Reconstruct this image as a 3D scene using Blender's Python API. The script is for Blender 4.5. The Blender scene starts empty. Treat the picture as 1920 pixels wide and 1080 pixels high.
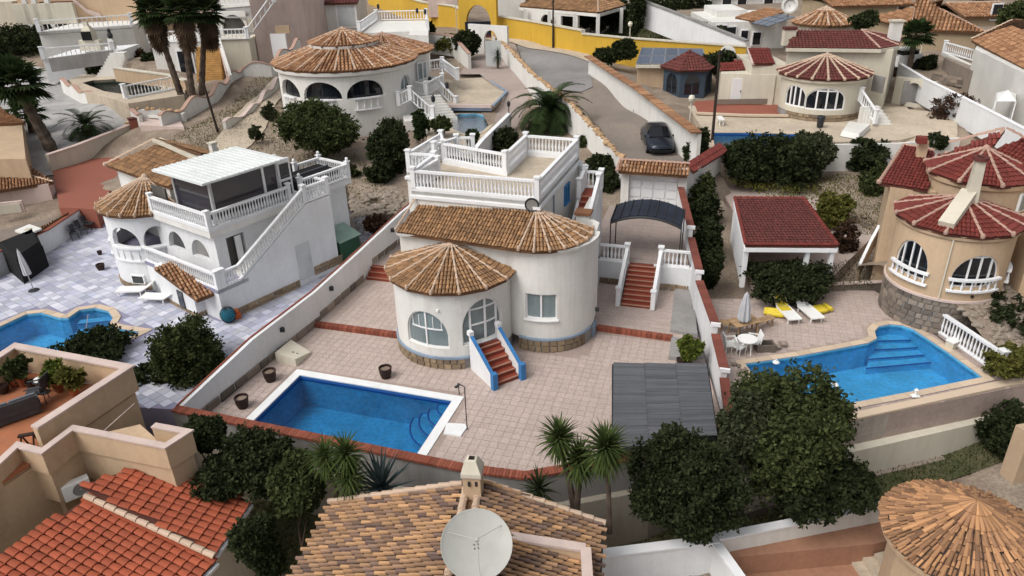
import bpy, bmesh, math, random
import numpy as np
from mathutils import Vector, Matrix
random.seed(7); RNG = np.random.default_rng(7)
R_ = math.radians
scene = bpy.context.scene
COL = scene.collection

# ---------------------------------------------------------------- camera, sky, sun, exposure
FPX, PITCH, ROLL, CAMH = 1400.0, R_(26.5), R_(-1.5),17.0
_f = Vector((0, math.cos(PITCH),-math.sin(PITCH))); _r = Vector((1,0,0)); _u = _r.cross(_f)
CR = _r * math.cos(ROLL) + _u * math.sin(ROLL); CU = -_r * math.sin(ROLL) + _u * math.cos(ROLL)
CAMP = Vector((0,0, CAMH))
cam = bpy.data.cameras.new('camera'); camo = bpy.data.objects.new('camera', cam); COL.objects.link(camo)
camo.matrix_world = Matrix(((CR.x, CU.x,-_f.x,0),(CR.y, CU.y,-_f.y,0),(CR.z, CU.z,-_f.z, CAMH),(0,0,0,1)))
cam.sensor_width = 36; cam.lens = 36 * FPX / 1920; cam.clip_end = 2000; cam.clip_start = .1
scene.camera = camo
world = bpy.data.worlds.new('World'); scene.world = world; world.use_nodes = True
SUN_EL, SUN_AZ = R_(52), R_(-125)      # sun from behind-left of the camera
nt = world.node_tree; bg = nt.nodes['Background']
sky = nt.nodes.new('ShaderNodeTexSky'); sky.sky_type = 'NISHITA'; sky.sun_disc = False
sky.sun_elevation = SUN_EL; sky.sun_rotation = SUN_AZ; sky.dust_density = 5; sky.air_density = .7; sky.ozone_density = .4
hs = nt.nodes.new('ShaderNodeHueSaturation'); hs.inputs['Saturation'].default_value = .22
nt.links.new(sky.outputs[0], hs.inputs['Color']); nt.links.new(hs.outputs[0], bg.inputs[0]); bg.inputs[1].default_value = .135
sl = bpy.data.lights.new('sun', 'SUN'); sl.energy = .85; sl.angle = R_(32); sl.color = (1,.95,.88)
so = bpy.data.objects.new('sun', sl); COL.objects.link(so)
sd = Vector((math.sin(SUN_AZ) * math.cos(SUN_EL), math.cos(SUN_AZ) * math.cos(SUN_EL), math.sin(SUN_EL)))
so.rotation_euler = sd.to_track_quat('Z', 'Y').to_euler()
vs = scene.view_settings; vs.view_transform = 'Standard'; vs.look = 'None'; vs.gamma = 1; vs.use_curve_mapping = False
vs.exposure = 0.36

def W(px, py, z=0.0):
    "ground-plan survey: the point at height z seen in the photograph at (px, py)"
    d = _f + CR * ((px - 960) / FPX) - CU * ((py - 540) / FPX)
    return CAMP + d * ((z - CAMH) / d.z)

# ---------------------------------------------------------------- materials
MATS = {}
def mat(name, col, rough=.85, var=.18, scale=3.0, bump=.0, bscale=30., island=0., col2=None, metal=0., spec=.3, stain=0., stain_col=(.12,.10,.08), fine=0., fscale=60., trans=False):
    "procedural material: base colour + large mottling + per-piece variation + fine grain + bump"
    if name in MATS: return MATS[name]
    m = bpy.data.materials.new(name); m.use_nodes = True; MATS[name] = m
    t = m.node_tree; N = t.nodes; L = t.links; b = N['Principled BSDF']
    b.inputs['Roughness'].default_value = rough; b.inputs['Metallic'].default_value = metal
    b.inputs['Specular IOR Level'].default_value = spec
    geo = N.new('ShaderNodeNewGeometry'); tc = N.new('ShaderNodeTexCoord'); pos = tc.outputs['Object']
    n1 = N.new('ShaderNodeTexNoise'); n1.inputs['Scale'].default_value = scale * .35; n1.inputs['Detail'].default_value = 6; L.new(geo.outputs['Position'], n1.inputs['Vector'])
    def c4(c): return (c[0], c[1], c[2],1)
    def mix(fac, a, bb, kind='MIX'):
        x = N.new('ShaderNodeMix'); x.data_type = 'RGBA'; x.blend_type = kind
        for s, v in ((x.inputs[0], fac),(x.inputs[6], a),(x.inputs[7], bb)):
            if hasattr(v, 'is_output') or isinstance(v, bpy.types.NodeSocket): L.new(v, s)
            elif isinstance(v, tuple): s.default_value = c4(v)
            else: s.default_value = v
        return x.outputs[2]
    c2 = col2 or tuple(max(0, c * (1 - var * 2)) for c in col)
    r1 = N.new('ShaderNodeMapRange'); r1.inputs[1].default_value = .35; r1.inputs[2].default_value = .68; L.new(n1.outputs['Fac'], r1.inputs[0])
    cur = mix(r1.outputs[0], col, c2 if not island else tuple(max(0, c * (1 - var)) for c in col))
    if island:
        oi = N.new('ShaderNodeObjectInfo'); ad = N.new('ShaderNodeMath'); ad.operation = 'ADD'; L.new(oi.outputs['Random'], ad.inputs[0]); L.new(geo.outputs['Random Per Island'], ad.inputs[1])
        fr = N.new('ShaderNodeMath'); fr.operation = 'FRACT'; L.new(ad.outputs[0], fr.inputs[0])
        rp = N.new('ShaderNodeMapRange'); rp.inputs[1].default_value = 0; rp.inputs[2].default_value = 1; rp.inputs[4].default_value = island; L.new(fr.outputs[0], rp.inputs[0])
        cur = mix(rp.outputs[0], cur, col2 or c2)
        # brightness jitter
        wn = N.new('ShaderNodeTexWhiteNoise'); wn.noise_dimensions = '1D'; L.new(fr.outputs[0], wn.inputs['W'])
        hv = N.new('ShaderNodeHueSaturation'); mr = N.new('ShaderNodeMapRange'); mr.inputs[3].default_value = 1 - .3 * island; mr.inputs[4].default_value = 1 + .22 * island
        L.new(wn.outputs['Value'], mr.inputs[0]); L.new(mr.outputs[0], hv.inputs['Value']); L.new(cur, hv.inputs['Color']); cur = hv.outputs[0]
    if stain:
        n2 = N.new('ShaderNodeTexNoise'); n2.inputs['Scale'].default_value = 1.3; n2.inputs['Detail'].default_value = 8; n2.inputs['Roughness'].default_value = .7
        mp = N.new('ShaderNodeMapping'); mp.inputs['Scale'].default_value = (2.2,2.2,.3); L.new(geo.outputs['Position'], mp.inputs[0]); L.new(mp.outputs[0], n2.inputs['Vector'])
        r2 = N.new('ShaderNodeMapRange'); r2.inputs[1].default_value = .46; r2.inputs[2].default_value = .74; r2.inputs[4].default_value = stain; L.new(n2.outputs['Fac'], r2.inputs[0])
        cur = mix(r2.outputs[0], cur, stain_col)
    if fine:
        n3 = N.new('ShaderNodeTexNoise'); n3.inputs['Scale'].default_value = fscale * .1; n3.inputs['Detail'].default_value = 4; L.new(geo.outputs['Position'], n3.inputs['Vector'])
        r3 = N.new('ShaderNodeMapRange'); r3.inputs[1].default_value = .3; r3.inputs[2].default_value = .7; r3.inputs[3].default_value = 1 - fine; r3.inputs[4].default_value = 1 + fine; L.new(n3.outputs['Fac'], r3.inputs[0])
        hv = N.new('ShaderNodeHueSaturation'); L.new(r3.outputs[0], hv.inputs['Value']); L.new(cur, hv.inputs['Color']); cur = hv.outputs[0]
    L.new(cur, b.inputs['Base Color'])
    if bump:
        nb = N.new('ShaderNodeTexNoise'); nb.inputs['Scale'].default_value = bscale; nb.inputs['Detail'].default_value = 5; L.new(geo.outputs['Position'], nb.inputs['Vector'])
        bp = N.new('ShaderNodeBump'); bp.inputs['Strength'].default_value = bump; bp.inputs['Distance'].default_value = .02
        L.new(nb.outputs['Fac'], bp.inputs['Height']); L.new(bp.outputs[0], b.inputs['Normal'])
    if trans:   # thin leaf: a little light comes through
        ad = N.new('ShaderNodeMixShader'); tl = N.new('ShaderNodeBsdfTranslucent'); L.new(cur, tl.inputs['Color']); ad.inputs[0].default_value = .25
        L.new(b.outputs[0], ad.inputs[1]); L.new(tl.outputs[0], ad.inputs[2]); L.new(ad.outputs[0], N['Material Output'].inputs[0])
    return m

def water_mat(name, tint, gloss=.03, bs=4., strength=.6):
    m = bpy.data.materials.new(name); m.use_nodes = True; t = m.node_tree; N = t.nodes; L = t.links; MATS[name] = m
    N.remove(N['Principled BSDF'])
    tr = N.new('ShaderNodeBsdfTransparent'); tr.inputs[0].default_value = (*tint,1)
    gl = N.new('ShaderNodeBsdfGlossy'); gl.inputs['Roughness'].default_value = gloss
    fr = N.new('ShaderNodeFresnel'); fr.inputs[0].default_value = 1.33
    mx = N.new('ShaderNodeMixShader'); L.new(fr.outputs[0], mx.inputs[0]); L.new(tr.outputs[0], mx.inputs[1]); L.new(gl.outputs[0], mx.inputs[2])
    geo = N.new('ShaderNodeNewGeometry'); nb = N.new('ShaderNodeTexNoise'); nb.inputs['Scale'].default_value = bs; nb.inputs['Detail'].default_value = 3
    L.new(geo.outputs['Position'], nb.inputs['Vector']); bp = N.new('ShaderNodeBump'); bp.inputs['Strength'].default_value = strength; bp.inputs['Distance'].default_value = .15
    L.new(nb.outputs['Fac'], bp.inputs['Height']); L.new(bp.outputs[0], gl.inputs['Normal']); L.new(bp.outputs[0], fr.inputs['Normal'])
    L.new(mx.outputs[0], N['Material Output'].inputs[0]); return m

M = dict(
 white=mat('white_render',(.71,.70,.665),.9,.05,1.2,.25,60, stain=.38, stain_col=(.46,.42,.35), fine=.03),
 whitec=mat('white_render_cool',(.72,.73,.74),.9,.05,1.2,.2,60, stain=.2, stain_col=(.42,.40,.36), fine=.03),
 bal=mat('white_balustrade',(.78,.79,.80),.75,.05,2.,.1,60, stain=.1, stain_col=(.5,.48,.44)),
 cream=mat('cream_render',(.60,.56,.46),.9,.08,1.,.2,50, stain=.3, stain_col=(.33,.27,.19)),
 plinthc=mat('tan_plinth',(.40,.36,.29),.95,.12,1.,.3,40, stain=.4, stain_col=(.22,.19,.15)),
 peach=mat('peach_render',(.58,.425,.28),.9,.1,.8,.25,60, stain=.28, stain_col=(.34,.23,.14), fine=.04),
 peach2=mat('tan_render',(.51,.375,.25),.9,.1,.8,.25,60, stain=.35, stain_col=(.30,.20,.13), fine=.04),
 tanw=mat('ochre_tan_render',(.37,.29,.19),.9,.1,.8,.2,50, stain=.3, stain_col=(.24,.18,.12)),
 pinkcap=mat('pink_coping',(.60,.48,.43),.85,.08,2.,.1,50, stain=.2),
 yellow=mat('yellow_render',(.60,.37,.045),.9,.1,.5,.2,40, stain=.35, stain_col=(.36,.24,.05)),
 grey=mat('grey_concrete',(.30,.29,.28),.9,.15,1.5,.3,40, stain=.4),
 block=mat('block_wall',(.40,.36,.31),.95,.15,1.5,.4,40, stain=.4, island=.3),
 deck=mat('pink_paving',(.46,.375,.335),.8,.08,1.0,.2,80, island=.2, col2=(.43,.34,.295), stain=.25, stain_col=(.27,.22,.19), fine=.14, fscale=130),
 deck2=mat('carport_paving',(.37,.30,.265),.8,.1,1.0,.2,80, stain=.35, stain_col=(.22,.19,.17), fine=.1, fscale=120),
 lilac=mat('lilac_tile',(.40,.42,.53),.55,.08,1.0,.1,60, island=.8, col2=(.62,.62,.67), stain=.12),
 grout2=mat('pink_grout',(.38,.30,.26),.9,.1,2, fine=.1),
 grout=mat('tile_grout',(.27,.26,.36),.9,.1,2),
 beigep=mat('beige_pad',(.52,.44,.34),.85,.1,1.5,.2,50, stain=.3, fine=.08),
 gravel=mat('white_gravel',(.38,.37,.36),.95,.15,2.,.6,30, fine=.18, fscale=200),
 soil=mat('dry_soil',(.19,.145,.11),.95,.25,2.,.7,12, col2=(.29,.235,.18), fine=.25, fscale=90),
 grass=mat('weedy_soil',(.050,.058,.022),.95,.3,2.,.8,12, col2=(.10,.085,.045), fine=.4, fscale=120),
 road=mat('dusty_road',(.245,.205,.17),.95,.12,.8,.4,40, col2=(.19,.165,.145), stain=.3, fine=.1, fscale=120),
 ramp=mat('grey_road',(.26,.25,.245),.95,.12,.8,.4,40, stain=.3, fine=.06),
 redpave=mat('red_paving',(.27,.085,.055),.8,.12,1.,.2,60, island=.35, col2=(.33,.13,.09), stain=.25),
 tile=mat('brown_roof_tile',(.38,.215,.105),.85,.1,3.,.2,60, island=.9, col2=(.19,.11,.06)),
 tileo=mat('orange_brown_roof_tile',(.40,.225,.12),.85,.1,3.,.2,60, island=.9, col2=(.22,.10,.05)),
 tileor=mat('ochre_mottled_roof_tile',(.50,.29,.145),.85,.1,3.,.2,60, island=1., col2=(.15,.10,.085)),
 tilered=mat('bright_red_roof_tile',(.37,.09,.042),.75,.12,3.,.2,60, island=.5, col2=(.30,.065,.03), stain=.3, stain_col=(.10,.035,.025)),
 tilewine=mat('wine_red_roof_tile',(.18,.034,.026),.7,.1,3.,.15,60, island=.6, col2=(.12,.026,.020)),
 tilewine2=mat('dark_red_roof_tile',(.14,.038,.032),.75,.1,3.,.15,60, island=.6, col2=(.095,.032,.028)),
 tilestraw=mat('straw_orange_roof_tile',(.50,.27,.13),.9,.12,3.,.3,60, island=1., col2=(.20,.11,.065)),
 under=mat('roof_mortar',(.16,.085,.045),.95,.2,3.),
 underk=mat('roof_gap_shadowed_mortar',(.085,.06,.05),.95,.2,3.),
 underd=mat('roof_mortar_dark',(.11,.04,.028),.95,.2,3.),
 ridge=mat('pale_ridge_cap',(.52,.39,.29),.8,.1,3., island=.25),
 ridgep=mat('pink_ridge_cap',(.43,.28,.22),.8,.1,3., island=.25),
 stone=mat('cladding_stone',(.33,.245,.155),.9,.2,4.,.6,25, island=.8, col2=(.17,.13,.09)),
 stoneg=mat('grey_brown_stone',(.29,.24,.195),.9,.2,4.,.6,25, island=.8, col2=(.12,.10,.085)),
 copb=mat('brown_coping_tile',(.21,.062,.042),.8,.12,3., island=.6, col2=(.15,.05,.038)),
 brick=mat('red_brick',(.27,.085,.052),.85,.15,4.,.3,40, island=.8, col2=(.20,.055,.032)),
 step=mat('terracotta_step',(.25,.055,.032),.6,.12,4., island=.4, col2=(.18,.04,.028)),
 nosing=mat('step_nosing',(.42,.23,.16),.7,.1,4.),
 coping=mat('pool_coping_white',(.78,.79,.79),.7,.04,2., stain=.12),
 copingc=mat('pool_coping_cream',(.58,.46,.34),.8,.08,2., island=.4, col2=(.50,.40,.30)),
 poolblue=mat('pool_mosaic_deep',(.10,.38,.57),.5,.14,3., fine=.16, fscale=60),
 poolcyan=mat('pool_mosaic_bright',(.14,.52,.78),.5,.12,3., fine=.14, fscale=60),
 poolline=mat('pool_step_edge',(.02,.10,.33),.5,.05),
 pooldark=mat('green_pool_liner',(.03,.05,.035),.6,.3,2.),
 blue=mat('blue_paint',(.05,.20,.46),.6,.1,3.),
 bluegrey=mat('blue_grey_paint',(.24,.31,.40),.8,.12,3.),
 frame=mat('white_frame',(.78,.78,.78),.4,.03),
 dark=mat('dark_metal',(.03,.032,.036),.5,.1),
 glass=mat('dark_window_glass',(.012,.016,.022),.06,.3,2., spec=.6),
 glassg=mat('curtained_glass',(.20,.25,.26),.12,.15,3., spec=.6),
 glasst=mat('teal_glass',(.06,.15,.15),.08,.3,1.5, spec=.6),
 glassb=mat('screen_glass',(.025,.030,.050),.12,.4,.8, spec=.5, col2=(.055,.045,.045)),
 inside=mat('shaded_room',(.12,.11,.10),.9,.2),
 door=mat('pale_door',(.52,.54,.54),.6,.1),
 slate=mat('grey_slat',(.105,.108,.118),.8,.12,4.,.2,40, island=.6, col2=(.075,.08,.092), stain=.2, stain_col=(.05,.05,.055)),
 black=mat('black_fabric',(.008,.008,.009),.9,.3),
 navy=mat('navy_arch_sheet',(.018,.024,.040),.45,.3,3.),
 pot=mat('dark_brown_pot',(.035,.018,.014),.6,.2,4.),
 terrac=mat('terracotta_pot',(.30,.09,.04),.8,.15,4.),
 plastic=mat('white_plastic',(.80,.80,.78),.45,.03),
 wood=mat('weathered_wood',(.45,.30,.17),.8,.15,5.,.2,40, island=.4, col2=(.35,.22,.12)),
 woody=mat('yellow_wood_stair',(.45,.26,.09),.8,.15,5.),
 rattan=mat('grey_rattan',(.06,.06,.065),.8,.2,6.,.4,80),
 cushion=mat('grey_cushion',(.13,.14,.16),.9,.12,4.),
 yel=mat('yellow_float',(.72,.56,.05),.5,.08),
 carp=mat('car_paint',(.022,.028,.040),.25,.1,1., metal=.4, spec=.5),
 carg=mat('car_glass',(.010,.012,.015),.05,.1,1., spec=.6),
 tyre=mat('tyre',(.012,.012,.012),.9,.1),
 alu=mat('alu_rim',(.45,.46,.48),.35,.05, metal=.8),
 lens=mat('headlight_lens',(.55,.58,.60),.1,.05, spec=.6),
 greenp=mat('green_box',(.035,.10,.06),.7,.15),
 palegreen=mat('green_fibre_sheet',(.28,.40,.34),.6,.12),
 roofwhite=mat('ribbed_white_panel',(.70,.73,.72),.5,.06,1.5, stain=.25, stain_col=(.33,.33,.28)),
 dish=mat('dish_grey',(.42,.42,.39),.6,.1,1.2, stain=.35, stain_col=(.30,.29,.24)),
 dishw=mat('dish_white',(.68,.67,.63),.6,.1,1.2),
 solar=mat('solar_cell',(.055,.075,.115),.2,.15,2., spec=.6, island=.5, col2=(.085,.11,.16)),
 bark=mat('bark',(.10,.07,.05),.95,.3,5.,.8,12),
 palmbark=mat('palm_trunk_bark',(.115,.085,.065),.95,.3,6.,.9,14),
 skirt=mat('dry_frond_skirt',(.13,.085,.05),.95,.25,4., island=.7, col2=(.07,.045,.03)),
 lamp=mat('lamp_globe',(.70,.66,.55),.4,.05),
 pole=mat('dark_wood_pole',(.045,.032,.025),.9,.2),
 rock=mat('garden_rock',(.30,.25,.20),.9,.2,4.,.6,15, island=.4),
 tarp=mat('blue_net',(.02,.20,.30),.8,.2,4.), orange=mat('orange_plastic',(.55,.12,.03),.6,.1), redp=mat('red_plastic',(.35,.02,.04),.6,.1),
 cloth=mat('grey_white_cloth',(.50,.50,.52),.9,.08,3.),
)
def leafmat(name, c, c2): return mat(name, c,.85,.2,1.2, island=.9, col2=c2, trans=True, spec=.08)
LF = dict(
 dark=leafmat('dark_leaf',(.054,.066,.028),(.013,.021,.009)),
 mid=leafmat('mid_leaf',(.088,.102,.038),(.024,.038,.013)),
 bright=leafmat('bright_leaf',(.16,.19,.035),(.06,.09,.02)),
 olive=leafmat('olive_leaf',(.085,.095,.050),(.035,.045,.022)),
 palm=leafmat('palm_leaf',(.045,.070,.024),(.018,.032,.012)),
 yucca=leafmat('yucca_leaf',(.085,.115,.035),(.035,.060,.016)),
 agave=leafmat('agave_leaf',(.055,.080,.080),(.035,.052,.052)),
 brown=leafmat('brown_leaf',(.085,.048,.030),(.045,.028,.020)),
 yellowg=leafmat('yellow_green_leaf',(.17,.16,.04),(.07,.08,.02)),
)
WATER = water_mat('clear_water',(.62,.86,.97)); WATERD = water_mat('deep_water',(.45,.76,.93)); WATERG = water_mat('green_water',(.25,.35,.25))

# ---------------------------------------------------------------- objects
def link(o, parent=None):
    COL.objects.link(o)
    if parent is not None:
        o.parent = parent; o.matrix_parent_inverse = parent.matrix_world.inverted()
    return o
def tag(o, label=None, cat=None, group=None, kind=None):
    if label: o['label'] = label
    if cat: o['category'] = cat
    if group: o['group'] = group
    if kind: o['kind'] = kind
    return o
def thing(name, label, cat, loc, group=None, rz=0):
    o = bpy.data.objects.new(name, None); COL.objects.link(o); o.empty_display_size = .2
    o.location = loc; o.rotation_euler = (0,0, rz)
    o.matrix_world = Matrix.Translation(Vector(loc)) @ Matrix.Rotation(rz,4, 'Z')
    return tag(o, label, cat, group)
def clone(root, loc=None, rz=0, label=None, scale=None, group=None):
    "copy of a thing with copies of its parts and sub-parts"
    r = root.copy(); COL.objects.link(r)
    if loc is not None: r.location = loc
    if rz: r.rotation_euler.z += rz
    if scale: r.scale = [a * b for a, b in zip(r.scale,(scale if hasattr(scale, '__len__') else (scale,) * 3))]
    if label: r['label'] = label
    if group: r['group'] = group
    def rec(src, dst):
        for c in list(src.children):
            k = c.copy(); COL.objects.link(k); k.parent = dst; rec(c, k)
    rec(root, r); return r

class MB:
    "collects faces, then links them as ONE mesh object"
    def __init__(s): s.v = []; s.f = []; s.smooth = False
    def add(s, vs, fs):
        n = len(s.v); s.v.extend([tuple(v) for v in vs]); s.f.extend([tuple(i + n for i in f) for f in fs]); return s
    def box(s, c, d, rz=0., tilt=None):
        x, y, z = d[0] / 2, d[1] / 2, d[2] / 2
        m = Matrix.Rotation(rz,3, 'Z')
        if tilt is not None: m = m @ tilt
        vs = [Vector(c) + m @ Vector((a * x, b * y, e * z)) for a, b, e in ((-1,-1,-1),(1,-1,-1),(1,1,-1),(-1,1,-1),(-1,-1,1),(1,-1,1),(1,1,1),(-1,1,1))]
        return s.add(vs,[(3,2,1,0),(4,5,6,7),(0,1,5,4),(1,2,6,5),(2,3,7,6),(3,0,4,7)])
    def bar(s, a, b, w, h, up=(0,0,1)):
        "box beam from a to b: w across, h along up"
        a = Vector(a); b = Vector(b); d = (b - a); 
        if d.length < 1e-6: return s
        d.normalize(); u = Vector(up); sd_ = d.cross(u)
        if sd_.length < 1e-4: sd_ = d.cross(Vector((1,0,0)))
        sd_.normalize(); uu = sd_.cross(d).normalized()
        vs = [p + sd_ * (i * w / 2) + uu * (j * h / 2) for p in (a, b) for i, j in ((-1,-1),(1,-1),(1,1),(-1,1))]
        return s.add(vs,[(0,1,2,3),(7,6,5,4),(0,4,5,1),(1,5,6,2),(2,6,7,3),(3,7,4,0)])
    def vbar(s, a, b, w, h):
        "beam whose section stays vertical (for sloping rails): h is vertical"
        a = Vector(a); b = Vector(b); d = b - a; sd_ = Vector((-d.y, d.x,0))
        if sd_.length < 1e-5: sd_ = Vector((1,0,0))
        sd_ = sd_.normalized() * w / 2; u = Vector((0,0, h / 2))
        vs = [p + sd_ * i + u * j for p in (a, b) for i, j in ((-1,-1),(1,-1),(1,1),(-1,1))]
        return s.add(vs,[(0,1,2,3),(7,6,5,4),(0,4,5,1),(1,5,6,2),(2,6,7,3),(3,7,4,0)])
    def strip(s, pts, w, h, closed=False):
        "mitred beam along 3-D points, section stays vertical"
        return s.sweep([tuple(p) for p in pts],[(-w / 2,-h / 2),(w / 2,-h / 2),(w / 2, h / 2),(-w / 2, h / 2)], closed)
    def prism(s, poly, z0, z1, top=True, bottom=True):
        n = len(poly)
        P = [Vector((p[0], p[1],0)) for p in poly]
        ar = sum(P[i].x * P[(i + 1) % n].y - P[(i + 1) % n].x * P[i].y for i in range(n))
        if ar < 0: P.reverse()
        vs = [(p.x, p.y, z0) for p in P] + [(p.x, p.y, z1) for p in P]
        fs = [(i,(i + 1) % n, n + (i + 1) % n, n + i) for i in range(n)]
        if top: fs.append(tuple(range(n,2 * n)))
        if bottom: fs.append(tuple(range(n - 1,-1,-1)))
        return s.add(vs, fs)
    def tube(s, pts, r, n=6, cap=True):
        P = [Vector(p) for p in pts]; rs = r if hasattr(r, '__len__') else [r] * len(P); vs = []
        for i, p in enumerate(P):
            d = (P[min(i + 1, len(P) - 1)] - P[max(i - 1,0)]).normalized()
            a = d.cross(Vector((0,0,1))); a = a.normalized() if a.length > 1e-3 else Vector((1,0,0)); b = d.cross(a).normalized()
            for k in range(n):
                t = 2 * math.pi * k / n; vs.append(p + (a * math.cos(t) + b * math.sin(t)) * rs[i])
        fs = [(i * n + k, i * n + (k + 1) % n,(i + 1) * n + (k + 1) % n,(i + 1) * n + k) for i in range(len(P) - 1) for k in range(n)]
        if cap: fs += [tuple(range(n - 1,-1,-1)), tuple(range((len(P) - 1) * n, len(P) * n))]
        return s.add(vs, fs)
    def lathe(s, prof, c=(0,0,0), n=12, a0=0., a1=2 * math.pi, axis=None):
        full = abs(a1 - a0 - 2 * math.pi) < 1e-6; m = n if full else n + 1; vs = []; c = Vector(c)
        q = axis or Matrix.Identity(3)
        for r, z in prof:
            for k in range(m):
                t = a0 + (a1 - a0) * k / n; vs.append(c + q @ Vector((r * math.cos(t), r * math.sin(t), z)))
        fs = []
        for i in range(len(prof) - 1):
            for k in range(n):
                k2 = (k + 1) % m if full else k + 1
                fs.append((i * m + k, i * m + k2,(i + 1) * m + k2,(i + 1) * m + k))
        return s.add(vs, fs)
    def sweep(s, path, prof, closed=False):
        "profile (offset outward, z) swept along a plan path [(x,y)] with z base"
        n = len(path); P = [Vector((p[0], p[1], p[2] if len(p) > 2 else 0)) for p in path]; vs = []; k = len(prof)
        for i in range(n):
            if closed: a, b = P[i - 1], P[(i + 1) % n]
            else: a, b = P[max(i - 1,0)], P[min(i + 1, n - 1)]
            d1 = (P[i] - a); d2 = (b - P[i]); d1.z = d2.z = 0
            if d1.length < 1e-6: d1 = d2
            if d2.length < 1e-6: d2 = d1
            n1 = Vector((d1.y,-d1.x,0)).normalized(); n2 = Vector((d2.y,-d2.x,0)).normalized(); nn = (n1 + n2)
            nn = nn.normalized() / max(.4, nn.normalized().dot(n1)) if nn.length > 1e-3 else n1
            for o, z in prof: vs.append(P[i] + nn * o + Vector((0,0, z)))
        m = n if closed else n - 1
        fs = [(i * k + j,((i + 1) % n) * k + j,((i + 1) % n) * k + (j + 1) % k, i * k + (j + 1) % k) for i in range(m) for j in range(k)]
        if not closed: fs += [tuple(range(k - 1,-1,-1)), tuple(range((n - 1) * k, n * k))]
        return s.add(vs, fs)
    def mesh(s, name, material, smooth=False):
        me = bpy.data.meshes.new(name); me.from_pydata(s.v,[], s.f); me.materials.append(material)
        bm = bmesh.new(); bm.from_mesh(me); bmesh.ops.recalc_face_normals(bm, faces=bm.faces); bm.to_mesh(me); bm.free()
        if smooth or s.smooth: me.shade_smooth()
        return me
    def build(s, name, material, parent=None, smooth=False, **kw):
        o = bpy.data.objects.new(name, s.mesh(name, material, smooth)); link(o, parent); return tag(o, **kw)

def npmesh(name, co, quads, material):
    "fast mesh from numpy arrays (quads Nx4 or tris Nx3)"
    me = bpy.data.meshes.new(name); k = quads.shape[1]
    me.vertices.add(len(co)); me.vertices.foreach_set('co', co.astype(np.float32).ravel())
    me.loops.add(quads.size); me.loops.foreach_set('vertex_index', quads.astype(np.int32).ravel())
    me.polygons.add(len(quads)); me.polygons.foreach_set('loop_start', np.arange(0, quads.size, k, dtype=np.int32)); me.polygons.foreach_set('loop_total', np.full(len(quads), k, dtype=np.int32))
    me.materials.append(material); me.update(); me.validate(); return me

def pieces(name, mesh, mats, parent, limit=300, indiv=True, material=None):
    "alike pieces: the nearest `limit` as objects sharing one mesh, the rest joined as stuff"
    mats = sorted(mats, key=lambda m: (m.translation - CAMP).length)
    near = mats[:limit] if indiv else []; rest = mats[len(near):]
    for m in near:
        o = bpy.data.objects.new(name, mesh); COL.objects.link(o); o.parent = parent
        if parent is not None: o.matrix_parent_inverse = parent.matrix_world.inverted()
        o.matrix_world = m
        if parent is None: o.matrix_world = m
    if rest:
        co = np.empty(len(mesh.vertices) * 3, dtype=np.float32); mesh.vertices.foreach_get('co', co); co = co.reshape(-1,3)
        ms = np.array([[list(r) for r in m] for m in rest]); V = np.einsum('nij,vj->nvi', ms[:, :3, :3], co) + ms[:, None, :3,3]
        fs = [tuple(p.vertices) for p in mesh.polygons]; nv = len(co)
        me = bpy.data.meshes.new(name + 's')
        by = {}
        for f in fs: by.setdefault(len(f),[]).append(f)
        off = np.arange(len(rest))[:, None, None] * nv
        loops = []; tot = []
        for k, fl in by.items():
            a = (np.array(fl)[None] + off).reshape(-1, k); loops.append(a.ravel()); tot.append(np.full(len(a), k, dtype=np.int32))
        loops = np.concatenate(loops).astype(np.int32); tot = np.concatenate(tot); st = np.concatenate([[0], np.cumsum(tot)[:-1]]).astype(np.int32)
        me.vertices.add(V.shape[0] * nv); me.vertices.foreach_set('co', V.astype(np.float32).ravel())
        me.loops.add(len(loops)); me.loops.foreach_set('vertex_index', loops)
        me.polygons.add(len(tot)); me.polygons.foreach_set('loop_start', st); me.polygons.foreach_set('loop_total', tot)
        me.materials.append(material or mesh.materials[0]); me.update(); me.validate()
        me.shade_smooth() if mesh.polygons[0].use_smooth else me.shade_flat()
        o = bpy.data.objects.new(name + ('s' if not name.endswith('s') else ''), me); link(o, parent); o['kind'] = 'stuff'; return o

def frame_m(o, x, y, z):
    "4x4 from origin and three axes"
    return Matrix(((x.x, y.x, z.x, o.x),(x.y, y.y, z.y, o.y),(x.z, y.z, z.z, o.z),(0,0,0,1)))

# ---------------------------------------------------------------- building kit
def arc(c, r, a0, a1, n=16):
    return [(c[0] + r * math.cos(R_(a0 + (a1 - a0) * i / n)), c[1] + r * math.sin(R_(a0 + (a1 - a0) * i / n))) for i in range(n + 1)]

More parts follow.
